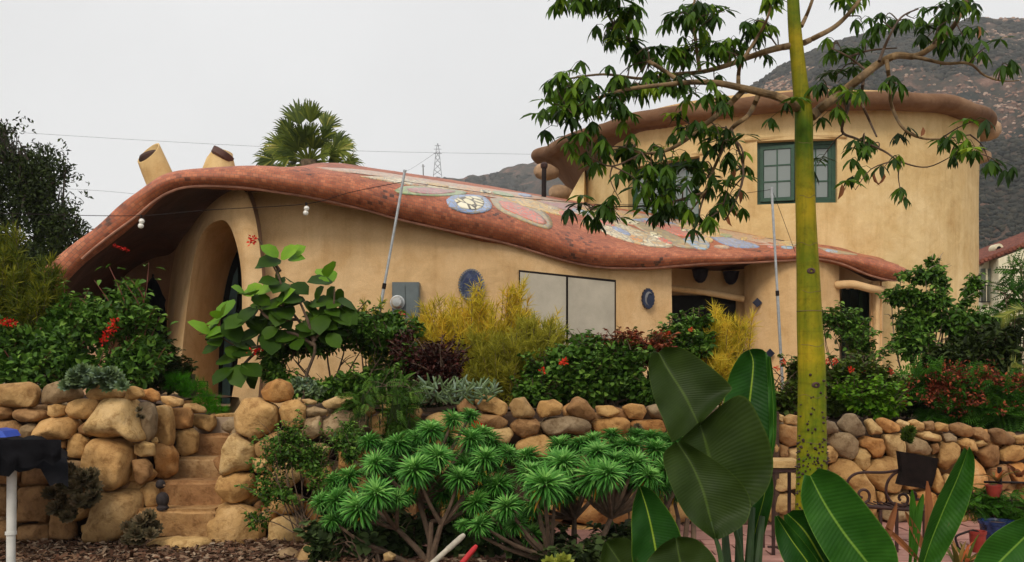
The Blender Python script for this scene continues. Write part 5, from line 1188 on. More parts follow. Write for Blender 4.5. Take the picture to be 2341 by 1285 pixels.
def feather(name, label, cat, base, blobs, nb, mat, woodmat, L=.11, width=.010, per=16, up=.3, start=.35, zmin=None, sr=.010):
    """feathery bush: curved stems running out to plumes of fine needles"""
    b = Vector(base); t = thing(name, label, cat, b); p_, d_ = crown_points(blobs, nb, 1.5, -1, .35, zmin); mb = MB(); pos = []; dr = []; tone = []
    for q, d in zip(p_, d_):
        e = Vector(q); s0 = b+Vector(((e.x-b.x)*.55, (e.y-b.y)*.4, max(0, (e.z-b.z)*.15))); m = s0.lerp(e, .55)+Vector((random.uniform(-.05, .05), random.uniform(-.05, .05), .0)); m.z += random.uniform(-.08, .02)
        e = e+Vector((0, 0, random.uniform(0, .08))); pts = [Vector(v) for v in smoothpath([s0, m, e], 7)]; n = len(pts); mb.tube(pts, [sr*(1-.85*i/(n-1)) for i in range(n)], 4, False)
        tn = random.gauss(.5, .2)
        for i in range(int(n*start), n):
            tg = (pts[i]-pts[max(0, i-1)]).normalized() if i else Vector((0, 0, 1))
            for k_ in range(per):
                r = Vector((random.gauss(0, 1), random.gauss(0, 1), random.gauss(0, 1))); v = tg*1.0+r*.8+Vector((0, 0, up)); pos.append((pts[i]-tg*random.uniform(0, .03))[:]); dr.append(v[:]); tone.append(min(1, max(0, tn+random.gauss(0, .15)+.25*(i/n-.6))))
    mb.build('stems', woodmat, t); N = len(pos); T = (np.array([(0, -1, 0), (0, 1, 0), (.55, .8, .04), (.55, -.8, .04), (1, 0, -.04)])*[1, width/L, 1], np.array([(0, 1, 2), (0, 2, 3), (3, 2, 4)]))
    V, Fc, Rn = scatter(T, np.array(pos), np.array(dr), rng.normal(size=(N, 3)), rng.uniform(.6, 1.15, N)*L, np.array(tone)); build('foliage', V, Fc, mat, t, rnd=Rn, kind='stuff'); return t

# ---- trees behind, on the left
shrub('live_oak', 'dark dense tree with fine leaves standing behind the roof at the left edge', 'tree', (P(30, 850, 17).x, 17, 0),
      [(20, 400, 17, 100, 120), (105, 440, 16.6, 78, 105), (150, 540, 16.3, 56, 60), (40, 540, 16.5, 120, 90), (-60, 480, 17, 120, 150), (-20, 330, 17.3, 60, 50), (90, 620, 16, 90, 70)],
      24000, .095, T_small(.45), m_dark, simple('oak_bark', (.07, .055, .045), .9), 16, .3, .9, 0, 1.3, -.26, .4, srad=.05)
m_wat = leafmat('wattle_foliage', [g(40, 56, 20), g(74, 90, 30), g(122, 128, 46)], .3, .6)
feather('feathery_wattle', 'olive green feathery wattle bush leaning in at the left edge', 'shrub', P(10, 900, 9.3),
      [(30, 640, 9.3, 85, 60), (80, 690, 9.1, 60, 40), (10, 570, 9.4, 45, 50), (115, 640, 9.2, 36, 36), (-20, 700, 9.2, 70, 60)], 260, m_wat, bark_twig, .12, .005, 12, .1)
# bare twigs on the oak's top
t = C.objects['live_oak']; mb = MB()
for i in range(60):
    x = random.uniform(-10, 150); y = 250+max(0, x)*1.1+random.uniform(10, 70); a = P(x, y+50, 16.8); b = P(x+random.uniform(-16, 16), y, 16.7); m_ = a.lerp(b, .5)+Vector((random.uniform(-.05, .05), 0, 0))
    mb.tube([a, m_, b], [.014, .01, .004], 4, False); c_ = m_+Vector((random.uniform(-.2, .2), 0, .15)); mb.tube([m_, c_], [.008, .003], 4, False)
mb.build('bare_twigs', bpy.data.materials['oak_bark'], t)

# ---- the fan palm behind the ridge
pc = P(706, 385, 24); palm = thing('fan_palm', 'fan palm with spiky fronds rising behind the roof ridge', 'palm tree', (pc.x, 24, 0))
mb = MB(); mb.tube([(pc.x+.2, 24, 0), (pc.x+.1, 24, 3), (pc.x, 24, pc.z+.2)], [.32, .27, .24], 14); mb.build('trunk', simple('palm_trunk', (.14, .10, .06), .95, 0, .3, 12, .8), palm)
heart = P(706, 372, 24)
def fan(ang, hub_px, rad_px, depth, seed, spread=66, old=0):
    r_ = random.Random(seed); s_ = 24/F; a = R(ang); d = Vector((math.cos(a), depth, math.sin(a))).normalized(); hub = heart+d*hub_px*s_
    mb = MB(); mb.tube([heart+d*.06, heart.lerp(hub, .6)+Vector((0, 0, .03)), hub], [.03, .022, .014], 5, r=.55)
    n = Vector((r_.uniform(-.25, .25), -1, r_.uniform(-.1, .5))); side = d.cross(n).normalized(); up = side.cross(d).normalized(); nb_ = 24; tone = r_.gauss(.42-.15*old, .13)
    for i in range(nb_):
        t = -1+2*i/(nb_-1); b_ = R(spread*t+r_.uniform(-2.5, 2.5)); bd = (d*math.cos(b_)+side*math.sin(b_)).normalized(); l_ = rad_px*s_*(1-.25*t*t)*r_.uniform(.86, 1.1); w_ = .028*rad_px/60; sd_ = bd.cross(up).normalized()
        dr_ = Vector((0, 0, -1))*l_*(r_.uniform(.02, .16)+.5*old+.28*abs(math.cos(a))*r_.random()); p1 = hub+bd*l_*.5+up*r_.uniform(-.02, .04); p2 = hub+bd*l_*.82+dr_*.3; p3 = hub+bd*l_+dr_
        mb.add([hub-sd_*.006, hub+sd_*.006, p1+sd_*w_, p1-sd_*w_, p2+sd_*w_*.6, p2-sd_*w_*.6, p3], [(0, 1, 2, 3), (3, 2, 4, 5), (5, 4, 6)], min(1, max(0, tone+r_.gauss(0, .1)+(.35 if r_.random() < .07 else 0))))
    return mb.build('frond', m_palm, palm, smooth=False)
for i, (a, h, r_, dp) in enumerate(((104, 100, 72, .1), (84, 95, 62, -.3), (68, 96, 58, .2), (122, 78, 52, -.3), (134, 84, 44, .3), (150, 70, 56, -.2), (52, 72, 50, -.4), (34, 74, 58, .1), (18, 80, 56, -.3), (163, 78, 60, .2), (178, 84, 52, -.3), (4, 90, 44, .2), (-12, 84, 44, -.3), (192, 80, 46, .1), (96, 52, 60, -.7), (60, 40, 52, -.8), (128, 42, 50, -.8), (20, 46, 50, -.8), (160, 46, 52, -.8), (205, 60, 46, -.6), (-26, 60, 44, -.6), (90, 60, 50, .7), (40, 55, 50, .6), (145, 58, 50, .6), (112, 66, 40, .4), (76, 62, 44, -.5))):
    fan(a, h*.93, r_*.95, dp, i, 50 if 50 < a < 130 else 62)
for i in range(14): fan(random.uniform(-10, 190), random.uniform(30, 66), random.uniform(36, 50), random.uniform(-.9, .9), 80+i, 55)
for i, (a, h, r_) in enumerate(((-40, 40, 40), (220, 44, 40), (-70, 30, 40), (250, 30, 40))): fan(a, h, r_, -.7, 50+i, 40, .8)
mb = MB()
for i in range(40):
    a = random.uniform(0, 6.28); q = heart+Vector((math.cos(a)*.25, math.sin(a)*.25, -.3)); e_ = q+Vector((math.cos(a)*.35, math.sin(a)*.3, -.6)); mb.tube([q, q.lerp(e_, .5)+Vector((0, 0, .1)), e_], [.02, .015, .006], 4, r=.9)
mb.build('dry_skirt', m_yel, palm)

# ---- shrubs on the terrace, left to right
t = shrub('flowering_shrub', 'large leafy green shrub with deep red flower spikes on top of the left wall', 'shrub', P(150, 900, 8.9),
      [(60, 790, 8.9, 120, 85), (180, 770, 8.8, 100, 90), (300, 790, 8.7, 75, 95), (150, 720, 9.0, 90, 40), (-40, 780, 9, 80, 100), (250, 850, 8.5, 120, 45), (60, 850, 8.5, 110, 40), (290, 690, 8.9, 45, 35)],
      7000, .085, OV, m_green, red_stem, 14, .25, .7, .1, 2.3, -.14, .4, zmin=1.12)
mb = MB(); V = []; lf = []
for (x0, y0, x1, y1) in ((300, 760, 250, 610), (330, 740, 285, 645), (280, 760, 215, 640), (310, 740, 340, 600), (260, 760, 180, 680), (330, 700, 300, 640)):
    pts = [Vector(q) for q in smoothpath([P(x0, y0, 8.8), P((x0+x1)/2+8, (y0+y1)/2, 8.75), P(x1, y1, 8.7)], 5)]; mb.tube(pts, [.008*(1-.6*i/(len(pts)-1)) for i in range(len(pts))], 5)
    for k_ in range(10): q = pts[random.randrange(2, len(pts))]; lf.append(q+Vector((random.uniform(-.07, .07), random.uniform(-.05, .05), random.uniform(-.03, .03))))
mb.build('long_shoots', red_stem, t); n = len(lf); dd = rng.normal(size=(n, 3)); dd[:, 2] *= .3; nr = rng.normal(size=(n, 3))*.3; nr[:, 2] += 1
V, Fc, Rn = scatter(OV, np.array([v[:] for v in lf]), dd, nr, rng.uniform(.07, .11, n), rng.uniform(.5, 1, n)); build('shoot_leaves', V, Fc, m_green, t, rnd=Rn, kind='stuff')
for (x, y, D, dx, dy, L) in ((236, 780, 8.35, 28, -44, 16), (2, 735, 8.5, 30, 4, 14), (262, 562, 8.7, 30, 10, 7)):
    for k_ in range(5): c = P(x+dx*k_/4, y+dy*k_/4, D); flowers(t, [c], .07*(L/14), m_red, 16)
# blue-grey and brown succulents spilling over the stones
def rosettes(name, label, cat, pts, D, size, mat, n=12, w=.3, base=None):
    c0 = P(*pts[0], D); t = thing(name, label, cat, P(sum(a for a, b in pts)/len(pts), max(b for a, b in pts), D))
    for (x, y) in pts:
        c = P(x+random.uniform(-3, 3), y+random.uniform(-3, 3), D+random.uniform(-.08, .08)); size_ = size; ax = Vector((random.uniform(-.5, .5), -.8, random.uniform(.3, 1))).normalized(); q = ax.to_track_quat('Z', 'Y').to_matrix()
        dirs = []; 
        for ring, (k_, el) in enumerate(((n, 18), (n-3, 42), (5, 68))):
            for i in range(k_): a = 2*math.pi*(i+.5*ring)/k_; dirs.append((q @ Vector((math.cos(a)*math.cos(R(el)), math.sin(a)*math.cos(R(el)), math.sin(R(el)))))[:])
        dirs = np.array(dirs); N = len(dirs); s_ = size*random.uniform(.7, 1.2)
        V, Fc, Rn = scatter(T_ovate(w*1.6, .06, -.12), np.tile(np.array(c[:]), (N, 1)), dirs, np.tile(np.array(ax[:]), (N, 1))+.01, np.full(N, s_), np.clip(rng.normal(.5, .2, N), 0, 1)); build('leaf_rosette', V, Fc, mat, t, rnd=Rn)
    return t
def area(x0, y0, x1, y1, n): return [(random.uniform(x0, x1), random.uniform(y0, y1)) for _ in range(n)]
rosettes('succulent_clump', 'grey green succulent rosettes draped over the top stones of the left wall', 'succulents', area(150, 858, 285, 884, 26)+area(170, 850, 260, 860, 8), 7.3, .075, m_blue)
m_mauve = leafmat('mauve_succulent', [g(60, 58, 40), g(96, 86, 62), g(130, 108, 84)], .05, .5)
rosettes('succulent_clump', 'dusky brown succulent clump growing out of the lower left wall', 'succulents', area(120, 1085, 215, 1190, 34)+area(130, 1070, 190, 1090, 8), 7.15, .075, m_mauve)
rosettes('succulent_clump', 'small dusky succulent clump at the foot of the garden steps', 'succulents', area(290, 1200, 360, 1240, 14)+area(320, 1185, 345, 1200, 4), 7.1, .07, m_mauve)
rosettes('succulent_clump', 'tiny brown rosette tucked between two upright stones by the steps', 'succulents', [(318, 952), (322, 940), (326, 956)], 7.25, .04, m_mauve)
rosettes('succulent_clump', 'small dark green tuft in a crevice of the right boulder wall', 'succulents', [(2070, 990), (2075, 1000), (2066, 1004), (2078, 984), (2073, 1010)], 8.15, .07, m_mid)
rosettes('succulent_clump', 'small brown rosette in the wall above the middle rosette shrub', 'succulents', [(1455, 978), (1462, 985), (1449, 985)], 7.95, .045, m_mauve)
rosettes('succulent_clump', 'red tinged tiny succulent between stones of the centre wall', 'succulents', [(1090, 975), (1095, 982)], 7.7, .045, m_red)
shrub('asparagus_fern', 'bright green feathery fern trailing down beside the arched porch', 'fern', P(430, 900, 8.9), [(405, 872, 8.8, 28, 18), (445, 890, 8.8, 30, 20), (470, 918, 8.75, 28, 16), (496, 938, 8.7, 20, 10)], 420, .09, FE, m_bright, None, 0, .2, .8, .1, 3, -.5, .5)
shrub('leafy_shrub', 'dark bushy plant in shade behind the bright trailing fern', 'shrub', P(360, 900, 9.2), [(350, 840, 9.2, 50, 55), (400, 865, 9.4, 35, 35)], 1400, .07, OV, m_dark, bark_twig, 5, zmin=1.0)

# ---- hibiscus like plant with big round leaves, each leaf its own piece
rl = thing('coral_tree', 'sprawling plant with big glossy round leaves and red blossoms in front of the arch', 'shrub', P(690, 925, 8.6)); DD = 8.3
br = [[(690, 925), (700, 860), (720, 790), (680, 730), (650, 690), (640, 640), (620, 600)], [(720, 790), (660, 760), (600, 790), (540, 790), (490, 760)], [(700, 800), (740, 750), (760, 720), (765, 660)], [(680, 730), (620, 730), (590, 700), (580, 660)], [(600, 790), (560, 830), (545, 850)],
      [(640, 620), (612, 580), (590, 545)], [(720, 780), (690, 700), (660, 650)], [(610, 760), (640, 720), (650, 690)]]
mb = MB()
for pts in br:
    q = [Vector(v) for v in smoothpath([P(x, y, DD+.06*math.sin(x)) for x, y in pts], 5)]; mb.tube(q, [.017*(1-.6*i/(len(q)-1)) for i in range(len(q))], 6)
mb.build('stems', bark_twig, rl)
ends = [(640, 600, 7, 1), (655, 650, 6, 0), (640, 700, 6, 0), (575, 680, 8, 1), (560, 720, 6, 0), (500, 735, 7, 1), (480, 765, 8, 1), (520, 790, 6, 0), (545, 830, 6, 0), (630, 705, 7, 1), (655, 740, 7, 0), (610, 760, 6, 0), (760, 650, 8, 1), (770, 690, 6, 0), (740, 710, 6, 0), (590, 620, 0, 0), (680, 765, 5, 0), (720, 740, 5, 0), (600, 690, 5, 0), (745, 760, 4, 0), (700, 690, 4, 0)]
rleaf = []
Tround = (lambda: (np.array([(0, 0, 0), (.16, .26, .04), (.16, -.26, .04), (.45, .42, .05), (.42, 0, -.01), (.45, -.42, .05), (.75, .34, -.02), (.75, 0, -.06), (.75, -.34, -.02), (1, 0, -.16), (.18, 0, 0)]),
     np.array([(0, 10, 1), (0, 2, 10), (1, 10, 4), (1, 4, 3), (10, 2, 5), (10, 5, 4), (3, 4, 7), (3, 7, 6), (4, 5, 8), (4, 8, 7), (6, 7, 9), (7, 8, 9)])))()
for (x, y, n, young) in ends:
    for i in range(n):
        c = P(x, y, DD); a = random.uniform(0, 6.28); L = random.uniform(.17, .26)*(.8 if young and i < 3 else 1)
        up_ = random.uniform(.1, .9) if young and i < 4 else random.uniform(-.9, .2)
        dr_ = np.array([[math.cos(a), math.sin(a)*.6-.1, up_]]); p0 = np.array(c[:])+np.array([random.uniform(-.05, .05), random.uniform(-.05, .05), random.uniform(-.03, .03)])+dr_[0]*.04
        nr = np.array([[random.uniform(-.4, .4), -.7, .9]]); V, Fc, Rn = scatter(Tround, p0[None], dr_, nr, np.array([L]), np.array([random.uniform(.6, 1) if young and i < 4 else random.uniform(.0, .5)]))
        build('leaf', V, Fc, m_fresh if young and i < 4 else m_round, rl, rnd=Rn)
flowers(rl, [P(576, 551, 8.3), P(580, 546, 8.3)], .09, m_red, 12); flowers(rl, [P(590, 803, 8.2), P(575, 806, 8.25)], .07, m_red, 12)

t = shrub('trailing_shrub', 'mid green bushy shrub spilling over the centre wall behind the round boulder', 'shrub', P(760, 920, 8.6),
      [(700, 820, 8.6, 90, 60), (800, 790, 8.6, 90, 70), (880, 830, 8.5, 80, 70), (840, 880, 8.3, 90, 45), (640, 850, 8.5, 45, 30), (760, 740, 8.8, 60, 40), (870, 760, 8.8, 70, 40), (915, 752, 9.0, 50, 26), (740, 880, 8.35, 90, 30)],
      8000, .07, OV, m_green, bark_twig, 14, .2, .75, .15, 2.4, -.12, .42, zmin=1.0)
shrub('hanging_cassia', 'loose spray of small leaves and hanging pods drooping over the centre wall', 'shrub', P(870, 905, 7.75), [(850, 930, 7.6, 70, 40), (900, 960, 7.55, 50, 55), (840, 990, 7.5, 50, 35), (925, 900, 7.7, 50, 35)], 520, .10, PNW, m_green, bark_twig, 8, -.2, .8, .3, 3, -.3, .5, srad=.006)
t = C.objects['hanging_cassia']; mb = MB()
for i in range(30):
    q = P(random.uniform(800, 940), random.uniform(900, 960), 7.48); mb.tube([q, q-Vector((.004, 0, .06)), q-Vector((0, 0, .13))], [.004, .006, .003], 5, r=.2)
mb.build('seed_pods', m_dark, t, kind='stuff')
def young_tree(label, base, blobs, n, sz):
    return shrub('wispy_shrub', label, 'shrub', base, blobs, n, sz, T_small(.62), m_green, bark_twig, 16, .1, .9, .1, 4, -.1, .6, srad=.006)
young_tree('wispy small leaved shrub growing in front of the wall right of the steps', P(690, 1215, 7.05), [(640, 1060, 7.05, 70, 75), (720, 1040, 7.1, 80, 60), (610, 1130, 7.0, 50, 40), (800, 1020, 7.1, 60, 35), (590, 1180, 7, 30, 30), (690, 1110, 7.05, 70, 40), (650, 985, 7.1, 40, 30)], 3000, .04)

# golden feathery bushes
feather('golden_conebush', 'tall golden feathery bush in front of the pale cabinet doors', 'shrub', P(1090, 935, 9.3),
      [(1120, 740, 9.3, 90, 60), (1180, 680, 9.35, 36, 36), (1010, 730, 9.3, 60, 45), (955, 760, 9.3, 44, 36), (1060, 770, 9.2, 100, 60), (1100, 690, 9.4, 30, 36), (1240, 760, 9.3, 50, 40)], 250, m_gold, bark_twig, .12, .0036, 11, .05, zmin=1.1)
feather('feathery_bush', 'olive green feathery bush below the golden one behind the wall', 'shrub', P(1170, 935, 8.9),
      [(1190, 820, 8.9, 110, 60), (1130, 850, 8.8, 80, 50), (1260, 790, 8.95, 50, 50), (1230, 750, 9.1, 50, 40), (1100, 810, 9.0, 60, 50)], 230, m_olive, bark_twig, .12, .0036, 11, .1, zmin=1.08)
feather('feathery_bush', 'thin olive branches in front of the left cabinet door', 'shrub', P(855, 930, 9.4), [(850, 730, 9.5, 40, 40), (870, 770, 9.4, 40, 30)], 22, m_olive, bark_twig, .09, .006, 9, .3, .5)
feather('golden_conebush', 'bright golden yellow wispy bush rising behind the dark leaves by the doorway', 'shrub', P(1630, 940, 9.4),
      [(1640, 780, 9.4, 60, 60), (1600, 820, 9.3, 60, 40), (1680, 770, 9.5, 40, 40), (1640, 730, 9.6, 26, 24), (1710, 760, 9.5, 20, 26), (1640, 850, 9.2, 70, 40)], 110, m_gold, bark_twig, .14, .0036, 11, .1, zmin=1.0)
shrub('maroon_shrub', 'rounded dark maroon shrub beside the olive bush above the wall', 'shrub', P(980, 925, 8.4), [(980, 830, 8.4, 75, 52), (940, 800, 8.5, 50, 35), (1010, 850, 8.3, 50, 40)], 3600, .045, SM, m_maroon, bark_twig, 8, .3, .8, 0, 3, -.3, .3, zmin=1.05)
# blue chalk sticks
t = thing('chalkstick_succulent', 'grey blue finger leaved succulents lining the top of the centre wall', 'succulents', P(1040, 920, 8.0)); mb = MB()
for i in range(190):
    x = random.uniform(955, 1130); y = random.uniform(880, 925)+(x-955)*.0; q = P(x, y, random.uniform(7.75, 8.1)); d = Vector((random.uniform(-1, 1), random.uniform(-.6, .3), random.uniform(.0, 1.1))).normalized()*random.uniform(.07, .13)
    mb.tube([q, q+d*.5, q+d*.9, q+d], [.008, .010, .007, .002], 5, r=random.uniform(.1, .9))
mb.build('fingers', m_blue, t, kind='stuff')
shrub('grey_cushion', 'pale green cushion plant beside the round boulder', 'succulents', P(690, 905, 7.9), [(690, 882, 7.9, 28, 14), (720, 895, 7.85, 22, 9)], 500, .05, T_ovate(.4, .03), m_blue, None, 0, .4, .8, 0, 3, -.9)
# geraniums
def geranium(label, base, blobs, n, fl, mix=m_green, sz=.06):
    t = shrub('geranium_bush', label, 'geranium', base, blobs, n, sz, OVW, mix, bark_twig, 10, .35, .7, 0, 2.6, -.14, .38, zmin=1.0)
    if fl: flowers(t, [P(*f_) for f_ in fl], .058, m_coralred, 22)
    return t
geranium('dark green geranium with two red flower heads left of the cabinet doors', P(1270, 930, 8.7), [(1260, 870, 8.7, 55, 45), (1310, 850, 8.6, 60, 55), (1230, 900, 8.5, 50, 25)], 3000, [(1240, 848, 8.3), (1284, 830, 8.3), (1290, 826, 8.3)])
geranium('dense dark geranium bush below the right cabinet door', P(1400, 930, 8.75), [(1380, 850, 8.7, 80, 60), (1460, 860, 8.7, 70, 55), (1340, 880, 8.6, 70, 40), (1500, 890, 8.6, 50, 40), (1340, 790, 8.9, 40, 25)], 4600, [])
m_redleaf = leafmat('red_tinged_leaves', [g(80, 30, 26), g(120, 50, 38), g(150, 80, 50), g(64, 70, 34)], .2, .5)
shrub('red_tinged_shrub', 'reddish leaved low shrub between the geraniums under the rosette ornament', 'shrub', P(1440, 930, 8.95), [(1440, 800, 8.9, 55, 28), (1490, 810, 8.9, 40, 30), (1400, 805, 8.9, 30, 20)], 1500, .06, OV, m_redleaf, bark_twig, 6, .3, .7, 0, 3, -.2, .4, zmin=1)
geranium('green geranium with a single red head in front of the dark doorway', P(1560, 930, 9.3), [(1550, 780, 9.3, 55, 35), (1590, 745, 9.35, 40, 16), (1520, 810, 9.2, 50, 30), (1590, 790, 9.2, 40, 30)], 1700, [(1580, 755, 9.1), (1525, 764, 9.1)], m_green)
geranium('open geranium beside the left edge of the yellow green trunk', P(1800, 945, 9.0), [(1800, 870, 9.0, 34, 30), (1790, 920, 8.9, 45, 25), (1840, 860, 9.0, 30, 30)], 900, [(1791, 828, 8.9), (1776, 843, 8.9)], m_mid)
geranium('geranium with orange red heads right of the yellow green trunk', P(1930, 955, 9.1), [(1930, 880, 9.1, 60, 45), (2000, 890, 9.1, 70, 45), (1890, 920, 9.0, 50, 40), (1960, 850, 9.3, 60, 24)], 4000, [(1893, 828, 9.0), (1910, 827, 9.0), (1945, 845, 8.9), (1975, 850, 9.0), (2037, 850, 9.0)], m_mid)
shrub('scented_geranium', 'bright green crinkled low bush spilling to the top of the right wall', 'shrub', P(1990, 960, 8.75), [(1985, 915, 8.75, 50, 26), (2020, 935, 8.7, 38, 20), (1950, 900, 8.8, 40, 18)], 1500, .055, OVW, m_fresh, bark_twig, 5, .3, .7, 0, 3, -.3, .35, zmin=.98)
shrub('airy_shrub', 'airy grey green plant in front of the dark green door', 'shrub', P(1940, 900, 9.9), [(1940, 770, 9.9, 50, 55), (1900, 740, 9.9, 30, 45), (1970, 810, 9.8, 50, 35)], 600, .07, OV, m_green, bark_twig, 9, .2, .8, .2, 3, -.05, .55, srad=.007)
shrub('layered_shrub', 'tall leafy green shrub with layered branches against the tower base', 'shrub', P(2130, 930, 10.6),
      [(2110, 632, 10.6, 58, 13), (2190, 655, 10.6, 48, 12), (2065, 678, 10.5, 50, 17), (2150, 690, 10.5, 66, 16), (2100, 732, 10.5, 60, 22), (2195, 740, 10.4, 80, 26), (2130, 790, 10.4, 90, 40), (2230, 810, 10.3, 80, 40), (2140, 600, 10.7, 18, 9)],
      6500, .08, OV, m_green, pale_bark, 22, .1, .7, .3, 2.4, -.1, .4, zmin=1, srad=.014)
shrub('leafy_shrub', 'broad mid green shrub at the right edge below the neighbour house', 'shrub', P(2300, 950, 10.2), [(2290, 790, 10.2, 80, 45), (2390, 760, 10.4, 40, 40), (2250, 830, 10.0, 110, 60), (2350, 820, 10, 80, 70), (2180, 860, 9.9, 70, 60)], 7000, .09, OV, m_dark, bark_twig, 12, .2, .7, .1, 2.2, -.1, .4, zmin=.95)
shrub('feathery_pea_shrub', 'lacy leaved branches hanging in at the right edge beside the cream wall', 'shrub', P(2330, 900, 10.6), [(2335, 620, 10.7, 20, 45), (2320, 680, 10.6, 35, 22), (2300, 720, 10.7, 40, 20)], 110, .2, PN, m_fern, bark_twig, 8, .1, .6, .1, 3, -.3, .5)
shrub('pride_of_barbados', 'ferny shrub with rusty red seed heads on the right terrace', 'shrub', P(2200, 960, 9.4),
      [(2150, 900, 9.4, 90, 55), (2240, 910, 9.3, 90, 50), (2320, 930, 9.3, 70, 50), (2120, 940, 9.2, 70, 30), (2280, 960, 9.2, 90, 30)], 1500, .19, PN, m_fern, bark_twig, 14, .2, .6, .2, 2.4, -.1, .45, zmin=.95)
t = C.objects['pride_of_barbados']
p_, d_ = crown_points([(2180, 860, 9.3, 90, 35), (2270, 870, 9.2, 80, 45), (2330, 880, 9.2, 40, 50), (2120, 890, 9.2, 60, 40), (2250, 920, 9.1, 110, 40)], 3200, 4, -.02, .6); dr, nr = orient(d_, len(p_), .2, 1)
V, Fc, Rn = scatter(T_small(.6), p_, dr, nr, rng.uniform(.022, .05, len(p_))); build('seed_heads', V, Fc, m_rusty, t, rnd=Rn, kind='stuff')
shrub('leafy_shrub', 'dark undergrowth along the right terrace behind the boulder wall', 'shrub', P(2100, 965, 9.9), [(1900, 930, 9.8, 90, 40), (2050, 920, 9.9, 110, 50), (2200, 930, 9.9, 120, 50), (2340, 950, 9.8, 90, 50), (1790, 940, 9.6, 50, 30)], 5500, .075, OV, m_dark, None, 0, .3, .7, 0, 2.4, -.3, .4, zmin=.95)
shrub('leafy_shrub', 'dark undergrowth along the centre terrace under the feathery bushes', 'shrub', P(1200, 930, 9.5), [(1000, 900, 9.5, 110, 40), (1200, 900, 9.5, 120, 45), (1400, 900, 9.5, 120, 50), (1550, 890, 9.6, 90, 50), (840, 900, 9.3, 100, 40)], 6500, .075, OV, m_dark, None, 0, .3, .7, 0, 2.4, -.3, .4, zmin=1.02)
# palm frond at the right edge
pf = thing('palm_frond_plant', 'arching feather palm frond at the right edge above the ferny shrub', 'palm', P(2360, 900, 9.8)); mb = MB()
for (x0, y0, x1, y1, x2, y2) in ((2390, 820, 2345, 712, 2290, 726), (2290, 900, 2320, 830, 2345, 880)):
    rc = [Vector(q) for q in smoothpath([P(x0, y0, 9.8), P(x1, y1, 9.6), P(x2, y2, 9.5)], 12)]; mb.tube(rc, .006, 5, r=.8)
    for i in range(4, len(rc)):
        for s in (-1, 1):
            for h in (0, .5):
                q = rc[i].lerp(rc[i-1], h); dv = (rc[i]-rc[i-1]).normalized(); e_ = q+(dv*.6+Vector((0, s*.6, s*.3 if s > 0 else -.6)))*.17; sd_ = Vector((.005, 0, .006)); mb.add([q-sd_, q+sd_, e_], [(0, 1, 2)], random.uniform(.3, 1))
mb.build('fronds', m_palm, pf, smooth=False)

# ------------------------------------------------------------------ rosette shrubs (echium) in front of the wall
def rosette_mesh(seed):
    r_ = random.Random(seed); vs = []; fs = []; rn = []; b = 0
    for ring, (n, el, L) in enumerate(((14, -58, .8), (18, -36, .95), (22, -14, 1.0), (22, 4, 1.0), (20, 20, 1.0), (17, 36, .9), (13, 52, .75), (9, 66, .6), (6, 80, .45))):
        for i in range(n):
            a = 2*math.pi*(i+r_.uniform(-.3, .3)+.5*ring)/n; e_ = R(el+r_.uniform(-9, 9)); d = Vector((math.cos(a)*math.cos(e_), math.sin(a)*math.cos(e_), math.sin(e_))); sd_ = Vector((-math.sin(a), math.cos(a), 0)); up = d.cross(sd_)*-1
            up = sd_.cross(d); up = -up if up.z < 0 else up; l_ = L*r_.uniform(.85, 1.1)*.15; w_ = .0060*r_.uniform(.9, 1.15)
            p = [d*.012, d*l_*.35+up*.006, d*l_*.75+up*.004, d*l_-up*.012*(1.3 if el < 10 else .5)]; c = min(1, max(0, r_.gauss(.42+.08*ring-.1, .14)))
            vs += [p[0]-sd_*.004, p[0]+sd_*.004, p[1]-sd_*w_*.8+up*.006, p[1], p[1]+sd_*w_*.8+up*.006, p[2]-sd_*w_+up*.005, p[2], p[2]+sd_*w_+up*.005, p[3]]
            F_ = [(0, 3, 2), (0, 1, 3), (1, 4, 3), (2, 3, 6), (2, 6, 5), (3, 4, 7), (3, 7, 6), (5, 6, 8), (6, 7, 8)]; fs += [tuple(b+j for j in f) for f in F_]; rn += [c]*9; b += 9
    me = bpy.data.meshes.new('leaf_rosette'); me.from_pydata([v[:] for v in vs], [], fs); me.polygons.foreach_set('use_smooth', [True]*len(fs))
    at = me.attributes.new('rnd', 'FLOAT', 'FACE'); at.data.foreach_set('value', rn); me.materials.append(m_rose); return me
RM = [rosette_mesh(i) for i in range(5)]
